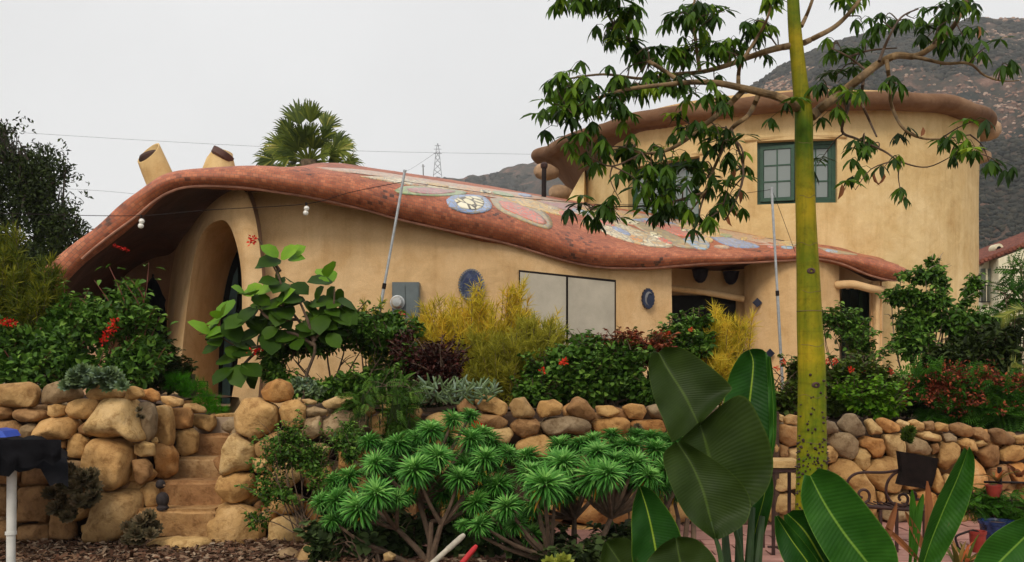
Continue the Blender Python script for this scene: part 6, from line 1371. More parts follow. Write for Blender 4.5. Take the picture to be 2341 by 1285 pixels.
def echium(label, base, heads, barkm=bark_twig):
    heads = [(x, y, D, s*random.uniform(.75, 1.05)) for x, y, D, s in heads]+[(x+random.uniform(-50, 50), y+random.uniform(-12, 45), D+random.uniform(.05, .4), s*random.uniform(.5, .85)) for x, y, D, s in heads]+[(x+random.uniform(-42, 42), y+random.uniform(-12, 38), D+random.uniform(.1, .35), s*random.uniform(.8, 1)) for x, y, D, s in heads]
    t = thing('rosette_shrub', label, 'shrub', base); b = Vector(base); forks = []
    for k_ in range(5):
        xs = [h for h in heads]; h = random.choice(xs); q = b.lerp(P(h[0], h[1], h[2]), random.uniform(.42, .58))+Vector((random.uniform(-.06, .06), 0, random.uniform(-.1, .02)))
        mb = MB(); pts = [Vector(v) for v in smoothpath([b+Vector((random.uniform(-.05, .05), random.uniform(-.04, .04), 0)), b.lerp(q, .5)+Vector((random.uniform(-.04, .04), 0, -.03)), q], 5)]
        mb.tube(pts, [.027*(1-.35*i/(len(pts)-1)) for i in range(len(pts))], 8); mb.build('stem', barkm, t); forks.append(q)
    for (x, y, D, s) in heads:
        c = P(x, y, D); q = min(forks, key=lambda f_: (f_-c).length); out_ = (c-q).normalized(); mid = q.lerp(c, .5)+Vector((0, 0, -.03))
        mb = MB(); pts = [Vector(v) for v in smoothpath([q, mid, c-out_*.0], 4)]; mb.tube(pts, [.017*(1-.4*i/(len(pts)-1)) for i in range(len(pts))], 6); mb.build('branch', barkm, t)
        o = bpy.data.objects.new('leaf_rosette', random.choice(RM)); C.objects.link(o); o.parent = t; o.location = c-b
        ax = (out_*.6+Vector((0, -.28, .8))+Vector((random.uniform(-.35, .35), random.uniform(-.3, .2), 0))).normalized(); o.rotation_mode = 'QUATERNION'; o.rotation_quaternion = ax.to_track_quat('Z', 'Y') @ Matrix.Rotation(random.uniform(0, 6.28), 4, 'Z').to_quaternion(); o.scale = (s,)*3
        if random.random() < .6:
            n = random.randint(2, 4); pos = np.tile(np.array((c-out_*.03)[:]), (n, 1)); dr = rng.normal(size=(n, 3))*.5; dr[:, 2] = -1; dr[:, 1] -= .4
            V, Fc, Rn = scatter(T_ovate(.16, .02, .1), pos, dr, rng.normal(size=(n, 3)), rng.uniform(.10, .15, n)*s); build('yellowed_leaves', V, Fc, m_yel, t, rnd=Rn)
H1 = [(985, 985, 6.6, 1.0), (1075, 1005, 6.7, .95), (910, 1015, 6.6, .95), (1110, 1050, 6.5, 1.15), (1000, 1045, 6.4, 1.05), (860, 1060, 6.5, 1.05), (950, 1075, 6.3, 1.05), (800, 1090, 6.6, .95), (860, 1130, 6.2, 1.2), (770, 1145, 6.5, .95), (1050, 1095, 6.4, 1.0), (1120, 1005, 6.9, .9), (930, 1130, 6.6, .85),
      (1160, 1035, 6.8, .85), (1035, 960, 6.8, .8), (845, 1010, 6.8, .8), (1000, 1120, 6.8, .8), (760, 1190, 6.5, .75), (1065, 1050, 6.8, .9), (905, 1070, 6.7, .9), (955, 1005, 6.8, .9), (1125, 1110, 6.7, .8)]
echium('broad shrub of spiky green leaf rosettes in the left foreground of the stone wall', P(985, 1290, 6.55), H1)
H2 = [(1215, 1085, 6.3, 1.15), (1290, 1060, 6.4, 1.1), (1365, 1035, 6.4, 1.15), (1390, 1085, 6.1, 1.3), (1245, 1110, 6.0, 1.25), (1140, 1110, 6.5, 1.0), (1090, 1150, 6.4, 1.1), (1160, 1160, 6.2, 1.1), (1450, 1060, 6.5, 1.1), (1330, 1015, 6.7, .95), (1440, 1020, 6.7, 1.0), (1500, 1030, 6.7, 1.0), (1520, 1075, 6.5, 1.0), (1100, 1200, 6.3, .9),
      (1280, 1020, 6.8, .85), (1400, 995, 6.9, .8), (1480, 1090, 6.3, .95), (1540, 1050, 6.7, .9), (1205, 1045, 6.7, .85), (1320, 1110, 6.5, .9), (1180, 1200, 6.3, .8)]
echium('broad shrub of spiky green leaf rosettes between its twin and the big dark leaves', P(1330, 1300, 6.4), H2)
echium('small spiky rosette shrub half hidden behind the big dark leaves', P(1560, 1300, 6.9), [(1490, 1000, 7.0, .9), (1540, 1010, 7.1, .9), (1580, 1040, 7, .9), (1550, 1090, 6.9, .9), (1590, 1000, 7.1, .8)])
# undergrowth under them
shrub('leafy_groundcover', 'dark bluish leafy undergrowth beneath the left rosette shrub', 'shrub', P(850, 1290, 6.6), [(820, 1230, 6.7, 90, 40), (930, 1240, 6.8, 90, 40), (760, 1250, 6.6, 50, 30), (1060, 1230, 6.9, 80, 45), (850, 1180, 6.9, 60, 40)], 2200, .09, OVW, leafmat('bluish_dark_leaf', [g(26, 40, 30), g(46, 64, 48), g(80, 102, 80)], .1, .5), bark_twig, 8, .3, .7, 0, 2.4, -.15, .4, zmin=.02)
shrub('leafy_groundcover', 'dark leafy undergrowth beneath the right rosette shrub', 'shrub', P(1230, 1290, 6.6), [(1220, 1260, 6.6, 60, 35), (1430, 1255, 6.6, 60, 40), (1330, 1285, 6.3, 90, 18), (1200, 1215, 6.8, 40, 30)], 1300, .08, OVW, bpy.data.materials['bluish_dark_leaf'], bark_twig, 6, .3, .7, 0, 2.4, -.15, .4, zmin=.02)
rosettes('succulent_clump', 'pale green succulents at the bottom edge under the right rosette shrub', 'succulents', area(1395, 1262, 1440, 1290, 7)+area(1240, 1275, 1290, 1295, 4), 6.0, .075, leafmat('pale_succulent', [g(90, 110, 60), g(130, 146, 84), g(160, 168, 104)], .1, .4), 9)

# ------------------------------------------------------------------ bird of paradise leaves, each leaf its own piece
def bopmat(name, cols, vein, under=False):
    k = NT(name); uv = k.n('ShaderNodeTexCoord').outputs['UV']; sp = k.n('ShaderNodeSeparateXYZ'); k.l(uv, sp.inputs[0])
    # u 0..1 along the midrib, v -1..1 across; side veins run obliquely
    ab = k.n('ShaderNodeMath'); ab.operation = 'ABSOLUTE'; k.l(sp.outputs['Y'], ab.inputs[0])
    ma = k.n('ShaderNodeMath'); ma.operation = 'MULTIPLY_ADD'; k.l(ab.outputs[0], ma.inputs[0]); ma.inputs[1].default_value = -.10; k.l(sp.outputs['X'], ma.inputs[2])
    sc = k.n('ShaderNodeMath'); sc.operation = 'MULTIPLY'; k.l(ma.outputs[0], sc.inputs[0]); sc.inputs[1].default_value = 230
    si = k.n('ShaderNodeMath'); si.operation = 'SINE'; k.l(sc.outputs[0], si.inputs[0])
    nz = k.noise(6, 5, .6, k.pos()); r = k.ramp(nz, [(.3, cols[0]), (.7, cols[1])])
    st = k.ramp(si.outputs[0], [(0, (.94, .95, .94)), (.6, (1.0, 1.0, 1.0)), (1, (1.05, 1.05, 1.03))]); x = k.mix(1.0, r.outputs[0], st.outputs[0], 'MULTIPLY')
    rb = k.ramp(ab.outputs[0], [(.018, (1, 1, 1)), (.05, (0, 0, 0))]); x = k.mix(rb.outputs[0], x, vein)
    ed = k.ramp(ab.outputs[0], [(.965, (0, 0, 0)), (.985, (1, 1, 1))]); x = k.mix(ed.outputs[0], x, tuple(.5*a+.5*b for a, b in zip(vein, cols[1])))
    en = k.n('ShaderNodeMath'); en.operation = 'MULTIPLY_ADD'; k.l(k.noise(9, 5, .7, k.pos()), en.inputs[0]); en.inputs[1].default_value = .22; k.l(ab.outputs[0], en.inputs[2])
    eb = k.ramp(en.outputs[0], [(1.075, (0, 0, 0)), (1.12, (1, 1, 1))]) if False else k.ramp(k.noise(16, 5, .75, k.pos()), [(.68, (0, 0, 0)), (.76, (.55, .55, .55))]); x = k.mix(eb.outputs[0], x, (.16, .11, .045))
    k.l(x, k.b.inputs['Base Color']); k.b.inputs['Roughness'].default_value = .5; k.b.inputs['Specular IOR Level'].default_value = .16
    k.l(k.bump(si.outputs[0], .2, .002), k.b.inputs['Normal']); t = k.n('ShaderNodeBsdfTranslucent'); k.l(x, t.inputs[0]); mx = k.n('ShaderNodeMixShader'); mx.inputs[0].default_value = .22
    k.l(k.b.outputs[0], mx.inputs[1]); k.l(t.outputs[0], mx.inputs[2]); k.l(mx.outputs[0], k.o.inputs[0]); return k.m
bm_dull = bopmat('paradise_leaf_dull', (g(34, 50, 14), g(48, 66, 20)), g(66, 86, 28))
bm_rich = bopmat('paradise_leaf_rich', (g(20, 56, 12), g(36, 80, 20)), g(130, 156, 44))
bm_bright = bopmat('paradise_leaf_bright', (g(30, 72, 16), g(52, 100, 28)), g(112, 150, 54))
bop_stalk = simple('leaf_stalk', (.035, .075, .02), .5, 0, .2)
def bop(parent, mid, left, right, D, mat, fold=.05, bend=.0, lab=None, stalk=None):
    """leaf blade from midrib, left edge and right edge, listed tip to base; fold lifts the edges, bend leans the tip back"""
    n = 34; M_ = resample(smoothpath(mid, 6), n); Lf = resample(smoothpath(left, 6), n); Rt = resample(smoothpath(right, 6), n); k_ = 7; vs = []; uv = []
    for i in range(n):
        t = i/(n-1); dd = D+bend*(1-t)**1.5
        for j in range(-k_, k_+1):
            s = abs(j)/k_; e_ = Lf[i] if j < 0 else Rt[i]; x = M_[i][0]*(1-s)+e_[0]*s; y = M_[i][1]*(1-s)+e_[1]*s
            ff = fold if not isinstance(fold, tuple) else (fold[0] if j < 0 else fold[1])
            z = dd-ff*(s**1.3)+.012*math.sin(t*17+j*.5)*s+.006*noise.noise(Vector((x*.03, y*.03, D)))
            vs.append(P(x, y, z)); uv.append((t, j/k_))
    W = 2*k_+1; fs = []; splits = [(random.randrange(4, n-6), random.choice((-1, 1)), random.choice((2, 3, 4))) for _ in range(0)]
    for i in range(n-1):
        for j in range(W-1):
            if any(i == s_[0] and ((j-k_ >= s_[2]) if s_[1] > 0 else (k_-1-j >= s_[2])) for s_ in splits): continue
            fs.append((i*W+j, i*W+j+1, (i+1)*W+j+1, (i+1)*W+j))
    for i0, sd_, st_ in splits:                     # close most of each tear so that it narrows towards the midrib
        for i in (i0+1,):
            for q_ in range(st_, k_+1):
                j = k_+sd_*q_; u_ = i*W+j; v_ = (i-1)*W+j; f_ = 1-.55*(q_-st_)/max(1, k_-st_)-.0; vs[u_] = vs[u_].lerp(vs[v_], min(.93, f_))+Vector((0, .012*(q_-st_), 0))
    o = build('leaf', [v[:] for v in vs], fs, mat, parent, uv=uv)
    if lab: o['label'] = lab
    mb = MB(); pts = [vs[i*W+k_]+Vector((0, .006, 0)) for i in range(0, n, 3)]; mb.tube(pts, [.002+.006*i/len(pts) for i in range(len(pts))], 6); mb.build('midrib', bop_stalk, o)
    if stalk:
        q = vs[(n-1)*W+k_]; pts = [q]+[P(x, y, D) for x, y in stalk]; pts = [Vector(v) for v in smoothpath(pts, 4)]; mb = MB(); mb.tube(pts, [.009+.008*i/len(pts) for i in range(len(pts))], 8); mb.build('stalk', bop_stalk, o)
    return o
b1 = P(1690, 1460, 4.2); B1 = thing('bird_of_paradise', 'tall bird of paradise plant with big torn dark leaves in the centre foreground', 'plant', b1)
bop(B1, [(1712, 800), (1722, 830), (1716, 900), (1708, 960), (1700, 1040), (1694, 1120)], [(1712, 799), (1690, 815), (1664, 868), (1650, 960), (1655, 1050), (1692, 1122)], [(1720, 797), (1752, 806), (1768, 880), (1770, 980), (1752, 1080), (1696, 1122)], 4.6, bm_rich, .05, .1, 'upright rich green leaf behind', [(1690, 1200), (1688, 1290), (1690, 1450)])
bop(B1, [(1758, 815), (1766, 900), (1768, 1000), (1752, 1090)], [(1750, 806), (1756, 900), (1758, 1000), (1748, 1092)], [(1762, 815), (1773, 900), (1774, 1000), (1755, 1092)], 4.56, bm_bright, .02, 0, 'pale rolled leaf edge')
# torn big leaf in two lobes, tip lobe and lower lobe
bop(B1, [(1505, 806), (1530, 850), (1562, 900), (1588, 950), (1600, 975)], [(1494, 800), (1482, 835), (1492, 900), (1516, 960), (1536, 1012)], [(1520, 793), (1575, 803), (1668, 878), (1660, 905), (1604, 966)], 4.2, bm_dull, .06, .12, 'torn dark leaf, upper lobe')
bop(B1, [(1598, 965), (1612, 1010), (1626, 1062), (1650, 1120), (1672, 1180)], [(1598, 966), (1545, 1020), (1560, 1075), (1600, 1130), (1668, 1182)], [(1602, 966), (1692, 903), (1743, 970), (1767, 1045), (1760, 1105), (1730, 1148), (1680, 1182)], 4.19, bm_dull, .06, .03, 'torn dark leaf, lower lobe', [(1690, 1250), (1700, 1330), (1700, 1450)])
bop(B1, [(1548, 1012), (1580, 1060), (1606, 1120), (1622, 1180), (1636, 1230)], [(1546, 1010), (1516, 1040), (1530, 1100), (1570, 1180), (1632, 1234)], [(1560, 1006), (1664, 1074), (1712, 1132), (1712, 1182), (1684, 1212), (1642, 1234)], 4.05, bm_dull, .05, .1, 'dark drooping leaf in front', [(1650, 1290), (1660, 1450)])
bop(B1, [(1462, 1112), (1478, 1160), (1492, 1220), (1505, 1290), (1520, 1360)], [(1460, 1112), (1446, 1160), (1444, 1230), (1452, 1300), (1518, 1362)], [(1466, 1110), (1500, 1130), (1552, 1210), (1560, 1290), (1524, 1362)], 4.0, bm_rich, .05, .05, None, [(1560, 1450)])
bop(B1, [(1545, 1232), (1552, 1270), (1565, 1330), (1580, 1400)], [(1542, 1228), (1502, 1255), (1478, 1310), (1575, 1402)], [(1552, 1226), (1600, 1238), (1640, 1300), (1585, 1402)], 3.7, bm_dull, .04, .05, 'notched leaf at the bottom edge')
bop(B1, [(1385, 1240), (1410, 1275), (1440, 1320), (1500, 1400)], [(1380, 1240), (1374, 1290), (1400, 1360), (1496, 1402)], [(1392, 1232), (1440, 1235), (1460, 1300), (1506, 1402)], 4.0, bm_dull, .04, .05, None, [(1560, 1450)])
bop(B1, [(1755, 1065), (1748, 1130), (1730, 1200), (1710, 1290)], [(1750, 1070), (1725, 1130), (1712, 1200), (1704, 1292)], [(1762, 1068), (1768, 1130), (1745, 1230), (1716, 1292)], 4.45, bm_rich, .03, .0, None, [(1700, 1450)])
for (x0, y0, x1) in ((1655, 1180, 1670), (1690, 1170, 1690), (1720, 1160, 1705), (1742, 1180, 1720)):
    mb = MB(); mb.tube([P(x0, y0, 4.35), P((x0+x1)/2, 1290, 4.3), P(x1, 1455, 4.25)], [.014, .022, .03], 8); mb.build('stalk', bop_stalk, B1)
b2 = P(1990, 1520, 3.9); B2 = thing('bird_of_paradise', 'low bird of paradise plant with wide spreading leaves at the lower right', 'plant', b2)
bop(B2, [(1852, 1088), (1884, 1150), (1930, 1220), (1985, 1290), (2050, 1380)], [(1838, 1085), (1832, 1150), (1870, 1240), (1930, 1320), (2045, 1384)], [(1872, 1070), (1925, 1092), (2000, 1180), (2050, 1260), (2056, 1382)], 3.9, bm_bright, (.02, .09), .1, 'wide bright ribbed leaf')
bop(B2, [(1775, 1180), (1810, 1235), (1850, 1290), (1920, 1400)], [(1771, 1180), (1776, 1240), (1810, 1310), (1915, 1404)], [(1780, 1178), (1830, 1230), (1880, 1300), (1926, 1404)], 3.86, bm_rich, .03, .05)
bop(B2, [(1800, 1175), (1840, 1215), (1880, 1280), (1950, 1400)], [(1792, 1178), (1800, 1240), (1850, 1320), (1945, 1404)], [(1812, 1166), (1870, 1175), (1912, 1250), (1956, 1404)], 4.0, bm_rich, .06, .05, 'dark cupped leaf')
bop(B2, [(2212, 1030), (2190, 1090), (2155, 1170), (2120, 1260), (2085, 1380)], [(2205, 1022), (2168, 1090), (2130, 1170), (2104, 1260), (2080, 1382)], [(2216, 1020), (2229, 1060), (2215, 1150), (2165, 1260), (2090, 1382)], 4.0, bm_bright, (.08, .03), -.05, 'tall folded bright leaf')
bop(B2, [(2400, 1170), (2340, 1230), (2280, 1290), (2200, 1380)], [(2398, 1168), (2310, 1195), (2240, 1255), (2195, 1382)], [(2404, 1178), (2400, 1250), (2340, 1330), (2206, 1384)], 3.6, bm_bright, .05, .1, 'leaf entering from the right edge')
for pts in ([(1985, 1290), (1990, 1400), (1990, 1515)], [(2100, 1300), (2060, 1420), (2010, 1515)], [(1900, 1340), (1950, 1430), (1980, 1515)], [(2240, 1350), (2120, 1450), (2010, 1515)]):
    mb = MB(); mb.tube([Vector(v) for v in smoothpath([P(x, y, 3.95) for x, y in pts], 4)], .022, 8); mb.build('stalk', bop_stalk, B2)
for pts, m in (([(2110, 1130), (2098, 1190), (2092, 1290)], m_fern), ([(2050, 1150), (2030, 1220), (2010, 1290)], m_brown), ([(2070, 1170), (2100, 1230), (2130, 1290)], m_brown), ([(2120, 1100), (2124, 1180), (2118, 1290)], m_brown), ([(2025, 1205), (2060, 1240), (2110, 1290)], m_brown), ([(2140, 1170), (2128, 1230), (2115, 1290)], m_fern), ([(2085, 1120), (2088, 1200), (2080, 1290)], m_fern)):
    q = [P(x, y, 4.25) for x, y in pts]; n = 8; pp_ = [Vector(v) for v in smoothpath(q, 4)]; L = len(pp_); vs = []
    for i, v in enumerate(pp_): w_ = .002+.018*math.sin(math.pi*min(.9, i/(L-1)+.02)); vs += [v-Vector((w_, 0, 0)), v+Vector((0, .01, 0)), v+Vector((w_, 0, 0))]
    mb = MB(); mb.add(vs, [(i*3+j, i*3+j+1, i*3+j+4, i*3+j+3) for i in range(L-1) for j in range(2)], .5); mb.build('withered_bract' if m is m_brown else 'young_leaf', m, B2)

# ------------------------------------------------------------------ the silk floss tree
k = NT('silk_tree_bark'); p = k.pos(); r = k.ramp(k.noise(2.4, 5, .6, p, .3), [(.36, (.075, .14, .004)), (.52, (.20, .20, .006)), (.66, (.35, .275, .010))])
sp = k.n('ShaderNodeSeparateXYZ'); k.l(p, sp.inputs[0]); mr = k.n('ShaderNodeMapRange'); k.l(sp.outputs['Z'], mr.inputs[0]); mr.inputs[1].default_value = .4; mr.inputs[2].default_value = 2.6
r2 = k.ramp(mr.outputs[0], [(0, (1.35, 1.1, .9)), (.5, (1.05, 1.0, .95)), (1, (.88, .86, 1))]); x = k.mix(1.0, r.outputs[0], r2.outputs[0], 'MULTIPLY')
r3 = k.ramp(k.noise(26, 5, .7, p), [(.3, (.72, .7, .65)), (.5, (1, 1, 1))]); x = k.mix(1.0, x, r3.outputs[0], 'MULTIPLY')
mp = k.n('ShaderNodeMapping'); k.l(p, mp.inputs[0]); mp.inputs['Scale'].default_value = (2, 2, 26); rg = k.ramp(k.noise(1, 3, .5, mp.outputs[0]), [(.60, (1, 1, 1)), (.75, (.72, .66, .6))]); x = k.mix(.8, x, rg.outputs[0], 'MULTIPLY')
mp2 = k.n('ShaderNodeMapping'); k.l(p, mp2.inputs[0]); mp2.inputs['Scale'].default_value = (34, 34, 2.2); sk = k.ramp(k.noise(1, 5, .65, mp2.outputs[0]), [(.36, (.68, .74, .6)), (.5, (1, 1, 1)), (.7, (1.12, 1.06, .9))]); x = k.mix(.8, x, sk.outputs[0], 'MULTIPLY')
lc = k.ramp(k.noise(11, 6, .75, p), [(.64, (0, 0, 0)), (.72, (.4, .4, .4))]); x = k.mix(lc.outputs[0], x, (.16, .13, .05))
k.l(x, k.b.inputs['Base Color']); k.b.inputs['Roughness'].default_value = .7; k.b.inputs['Specular IOR Level'].default_value = .15; k.l(k.bump(k.noise(40, 4, .6, p), .3, .006), k.b.inputs['Normal']); floss_m = k.m
branch_m = simple('silk_tree_branch', (.20, .125, .055), .75, 0, .3, 14, .3); twig_m = simple('silk_tree_twig', (.10, .06, .035), .8, 0, .3)
TD = 6.0; base = P(1856, 1340, TD); TR_ = thing('silk_floss_tree', 'silk floss tree with a thorny yellow green trunk and drooping hand shaped leaves', 'tree', (base.x, base.y, 0))
tp = [(1857, 1345, 90), (1856, 1240, 80), (1856, 1100, 70), (1856, 960, 64), (1856, 850, 62), (1851, 740, 57), (1848, 640, 52), (1844, 540, 47), (1841, 450, 44), (1838, 340, 41), (1837, 262, 40), (1828, 180, 34), (1818, 80, 30), (1813, 0, 27), (1808, -120, 24), (1800, -260, 16)]
tp = np.array(smoothpath(tp, 6)); mb = MB(); mb.tube([P(x, y, TD) for x, y, w_ in tp], [w_/2*TD/F for x, y, w_ in tp], 28); trunk = mb.build('trunk', floss_m, TR_)
thorn_m = simple('thorn_brown', (.045, .022, .016), .7)
def trunk_at(y): return np.interp(y, tp[::-1, 1], tp[::-1, 0]), np.interp(y, tp[::-1, 1], tp[::-1, 2])/2*TD/F
def on_trunk(y, a):
    cx, r_ = trunk_at(y); c = P(cx, y, TD); n = Vector((math.cos(a), math.sin(a), 0)); return c+n*r_, n
for i in range(210):
    if i < 170: y = 1190-abs(random.gauss(0, 1))*130
    else: y = random.uniform(840, 1200)
    if y < 820: continue
    if i < 60: y = random.gauss(1055, 40)
    a = R(random.uniform(180, 360)); q, n = on_trunk(y, a); mb = MB(); s = random.uniform(.006, .0125); mb.lathe(q-n*.003, [(s, 0), (s*.7, s*.7), (s*.15, s*1.9)], 6, n); mb.build('thorn', thorn_m, trunk)
for (x, y) in ((1851, 622), (1851, 880)):
    q, n = on_trunk(y, R(268)); mb = MB(); mb.lathe(q-n*.006, [(.028, 0), (.026, .008), (.014, .013), (.010, .006), (.001, .004)], 16, n, 1, .75); mb.build('branch_scar', simple('scar_purple', (.09, .045, .04), .8, 0, .3, 40, .5) if y < 700 else bpy.data.materials['scar_purple'], trunk)
cx, r_ = trunk_at(712); mb = MB()
mb.tube([P(cx, 712, TD)+Vector((math.cos(a)*(r_*1.004), math.sin(a)*(r_*1.004), 0)) for a in np.linspace(R(175), R(365), 20)], .003, 5); mb.build('bark_ring', simple('ring_scar', (.15, .11, .04), .8), trunk)
for yy in (330, 452, 560, 668, 790, 905, 1010):
    cx, r_ = trunk_at(yy); mb = MB(); mb.tube([P(cx, yy+3*math.sin(a*3), TD)+Vector((math.cos(a)*(r_*1.0), math.sin(a)*(r_*1.0), .004*math.sin(a*5+yy))) for a in np.linspace(R(170+random.uniform(0, 60)), R(370-random.uniform(0, 60)), 18)], .0018, 5); mb.build('bark_ring', bpy.data.materials['ring_scar'], trunk)
BR_ = [  # branches: (points (px, py), depth start, depth end, radius start px, end px)
 ([(1842, 266), (1815, 240), (1780, 222), (1735, 210), (1690, 200), (1640, 190), (1580, 188), (1510, 195), (1430, 205), (1350, 230), (1290, 250)], 6.0, 5.4, 11, 2),
 ([(1700, 206), (1650, 255), (1605, 290), (1560, 325), (1520, 345), (1470, 350), (1430, 338)], 5.85, 5.5, 7, 2), ([(1736, 212), (1712, 262), (1672, 295), (1650, 345), (1630, 390), (1610, 440), (1580, 480)], 5.9, 5.8, 6, 2),
 ([(1812, 104), (1770, 112), (1720, 128), (1660, 150), (1600, 165), (1540, 170), (1470, 180), (1380, 170), (1300, 180)], 6.0, 6.2, 8, 2), ([(1480, 140), (1440, 95), (1400, 50), (1375, 0), (1360, -50)], 5.9, 5.7, 4, 2), ([(1600, 165), (1590, 90), (1585, 20), (1600, -40)], 6.1, 6.2, 5, 2),
 ([(1688, 200), (1692, 150), (1725, 95), (1755, 40), (1775, -40)], 5.9, 5.8, 5, 2), ([(1560, 190), (1500, 150), (1480, 140)], 5.7, 5.8, 5, 4),
 ([(1838, 98), (1865, 85), (1910, 60), (1950, 20), (1985, -30)], 6.0, 6.2, 7, 4), ([(1832, 60), (1850, 20), (1870, -40)], 6, 6.1, 5, 3),
 ([(1856, 266), (1880, 245), (1920, 215), (1965, 180), (2010, 145), (2050, 127), (2095, 128), (2140, 100), (2180, 60), (2205, 10), (2230, -50)], 6.0, 6.1, 12, 4),
 ([(2050, 127), (2100, 132), (2160, 145), (2215, 145), (2250, 172), (2290, 185), (2330, 184)], 6.05, 6.2, 5, 1.2), ([(2027, 138), (2035, 200), (2038, 240), (2062, 290), (2100, 314), (2150, 318), (2218, 308)], 6.0, 5.8, 5, 1.5),
 ([(1975, 175), (1970, 230), (1985, 270), (2004, 312)], 6.0, 5.9, 4, 2), ([(1945, 200), (1938, 250), (1925, 300), (1960, 318), (2020, 345), (2060, 370), (2120, 382), (2180, 355)], 6.0, 5.8, 4, 1), ([(2010, 140), (2030, 90), (2060, 40), (2100, 20)], 6.0, 6.2, 4, 1.5),
 ([(1640, 300), (1690, 330), (1700, 380), (1690, 440)], 5.85, 5.8, 3, 1.2), ([(1470, 350), (1400, 380), (1350, 360)], 5.5, 5.4, 2.5, 1), ([(1610, 440), (1560, 455), (1500, 470), (1420, 472), (1350, 480)], 5.8, 5.7, 3, 1), ([(1620, 420), (1600, 480), (1600, 520)], 5.8, 5.8, 3, 1.2), ([(1940, 130), (1990, 115), (2050, 110)], 6.1, 6.2, 3, 1.5), ([(1985, 165), (1940, 130), (1900, 110)], 6.0, 6.1, 3, 1.5),
 ([(1672, 295), (1700, 400), (1660, 500), (1650, 480)], 5.85, 5.7, 3, 1)]
bpts = []
for pts, d0, d1, r0, r1 in BR_:
    q = np.array(smoothpath(pts, 5)); n = len(q); vs = [P(x, y, d0+(d1-d0)*i/(n-1)+.05*math.sin(i*.7)*(i > 2)) for i, (x, y) in enumerate(q)]; rr = [(r0+(r1-r0)*i/(n-1))*TD/F for i in range(n)]
    mb = MB(); mb.tube(vs, rr, 10); mb.build('branch', branch_m if r0 > 4.5 else twig_m, TR_); bpts += [(v, x, y) for v, (x, y) in zip(vs, q)][3:]
def palmate(c, size, down, seed, closed=1.0):
    """a hand shaped leaf: five to seven leaflets hanging from one point"""
    r_ = random.Random(seed); n = r_.choice((5, 5, 6, 7)); V = []; Fc = []; Rn = []; b = 0; a0 = r_.uniform(0, 6.28); tone = min(1, max(0, r_.gauss(.42, .22)))
    spread = r_.uniform(.55, 1.05)*closed
    for i in range(n):
        a = a0+math.pi*1.5*(i-(n-1)/2)/n if False else a0+2*math.pi*i/n*.85; d = Vector((math.cos(a)*spread, math.sin(a)*spread*.8, -1+.55*r_.random())) if down else Vector((math.cos(a), math.sin(a)*.8, -.15+.3*r_.random()))
        d += Vector((0, 0, -.2)); L = size*r_.uniform(.8, 1.1)*(1-.18*abs(i-(n-1)/2)/(n/2)); nr = Vector((math.cos(a), math.sin(a), .9)) + Vector((r_.uniform(-.3, .3), r_.uniform(-.5, .1), 0))
        v, f, rn = scatter(LT, np.array([c[:]])+.0, np.array([d[:]]), np.array([nr[:]]), np.array([L]), np.array([min(1, max(0, tone+r_.uniform(-.12, .12)))]))
        V.append(v); Fc.append(f+b); Rn.append(rn); b += len(v)
    return V, Fc, Rn
LT = T_ovate(.28, .05, .16)
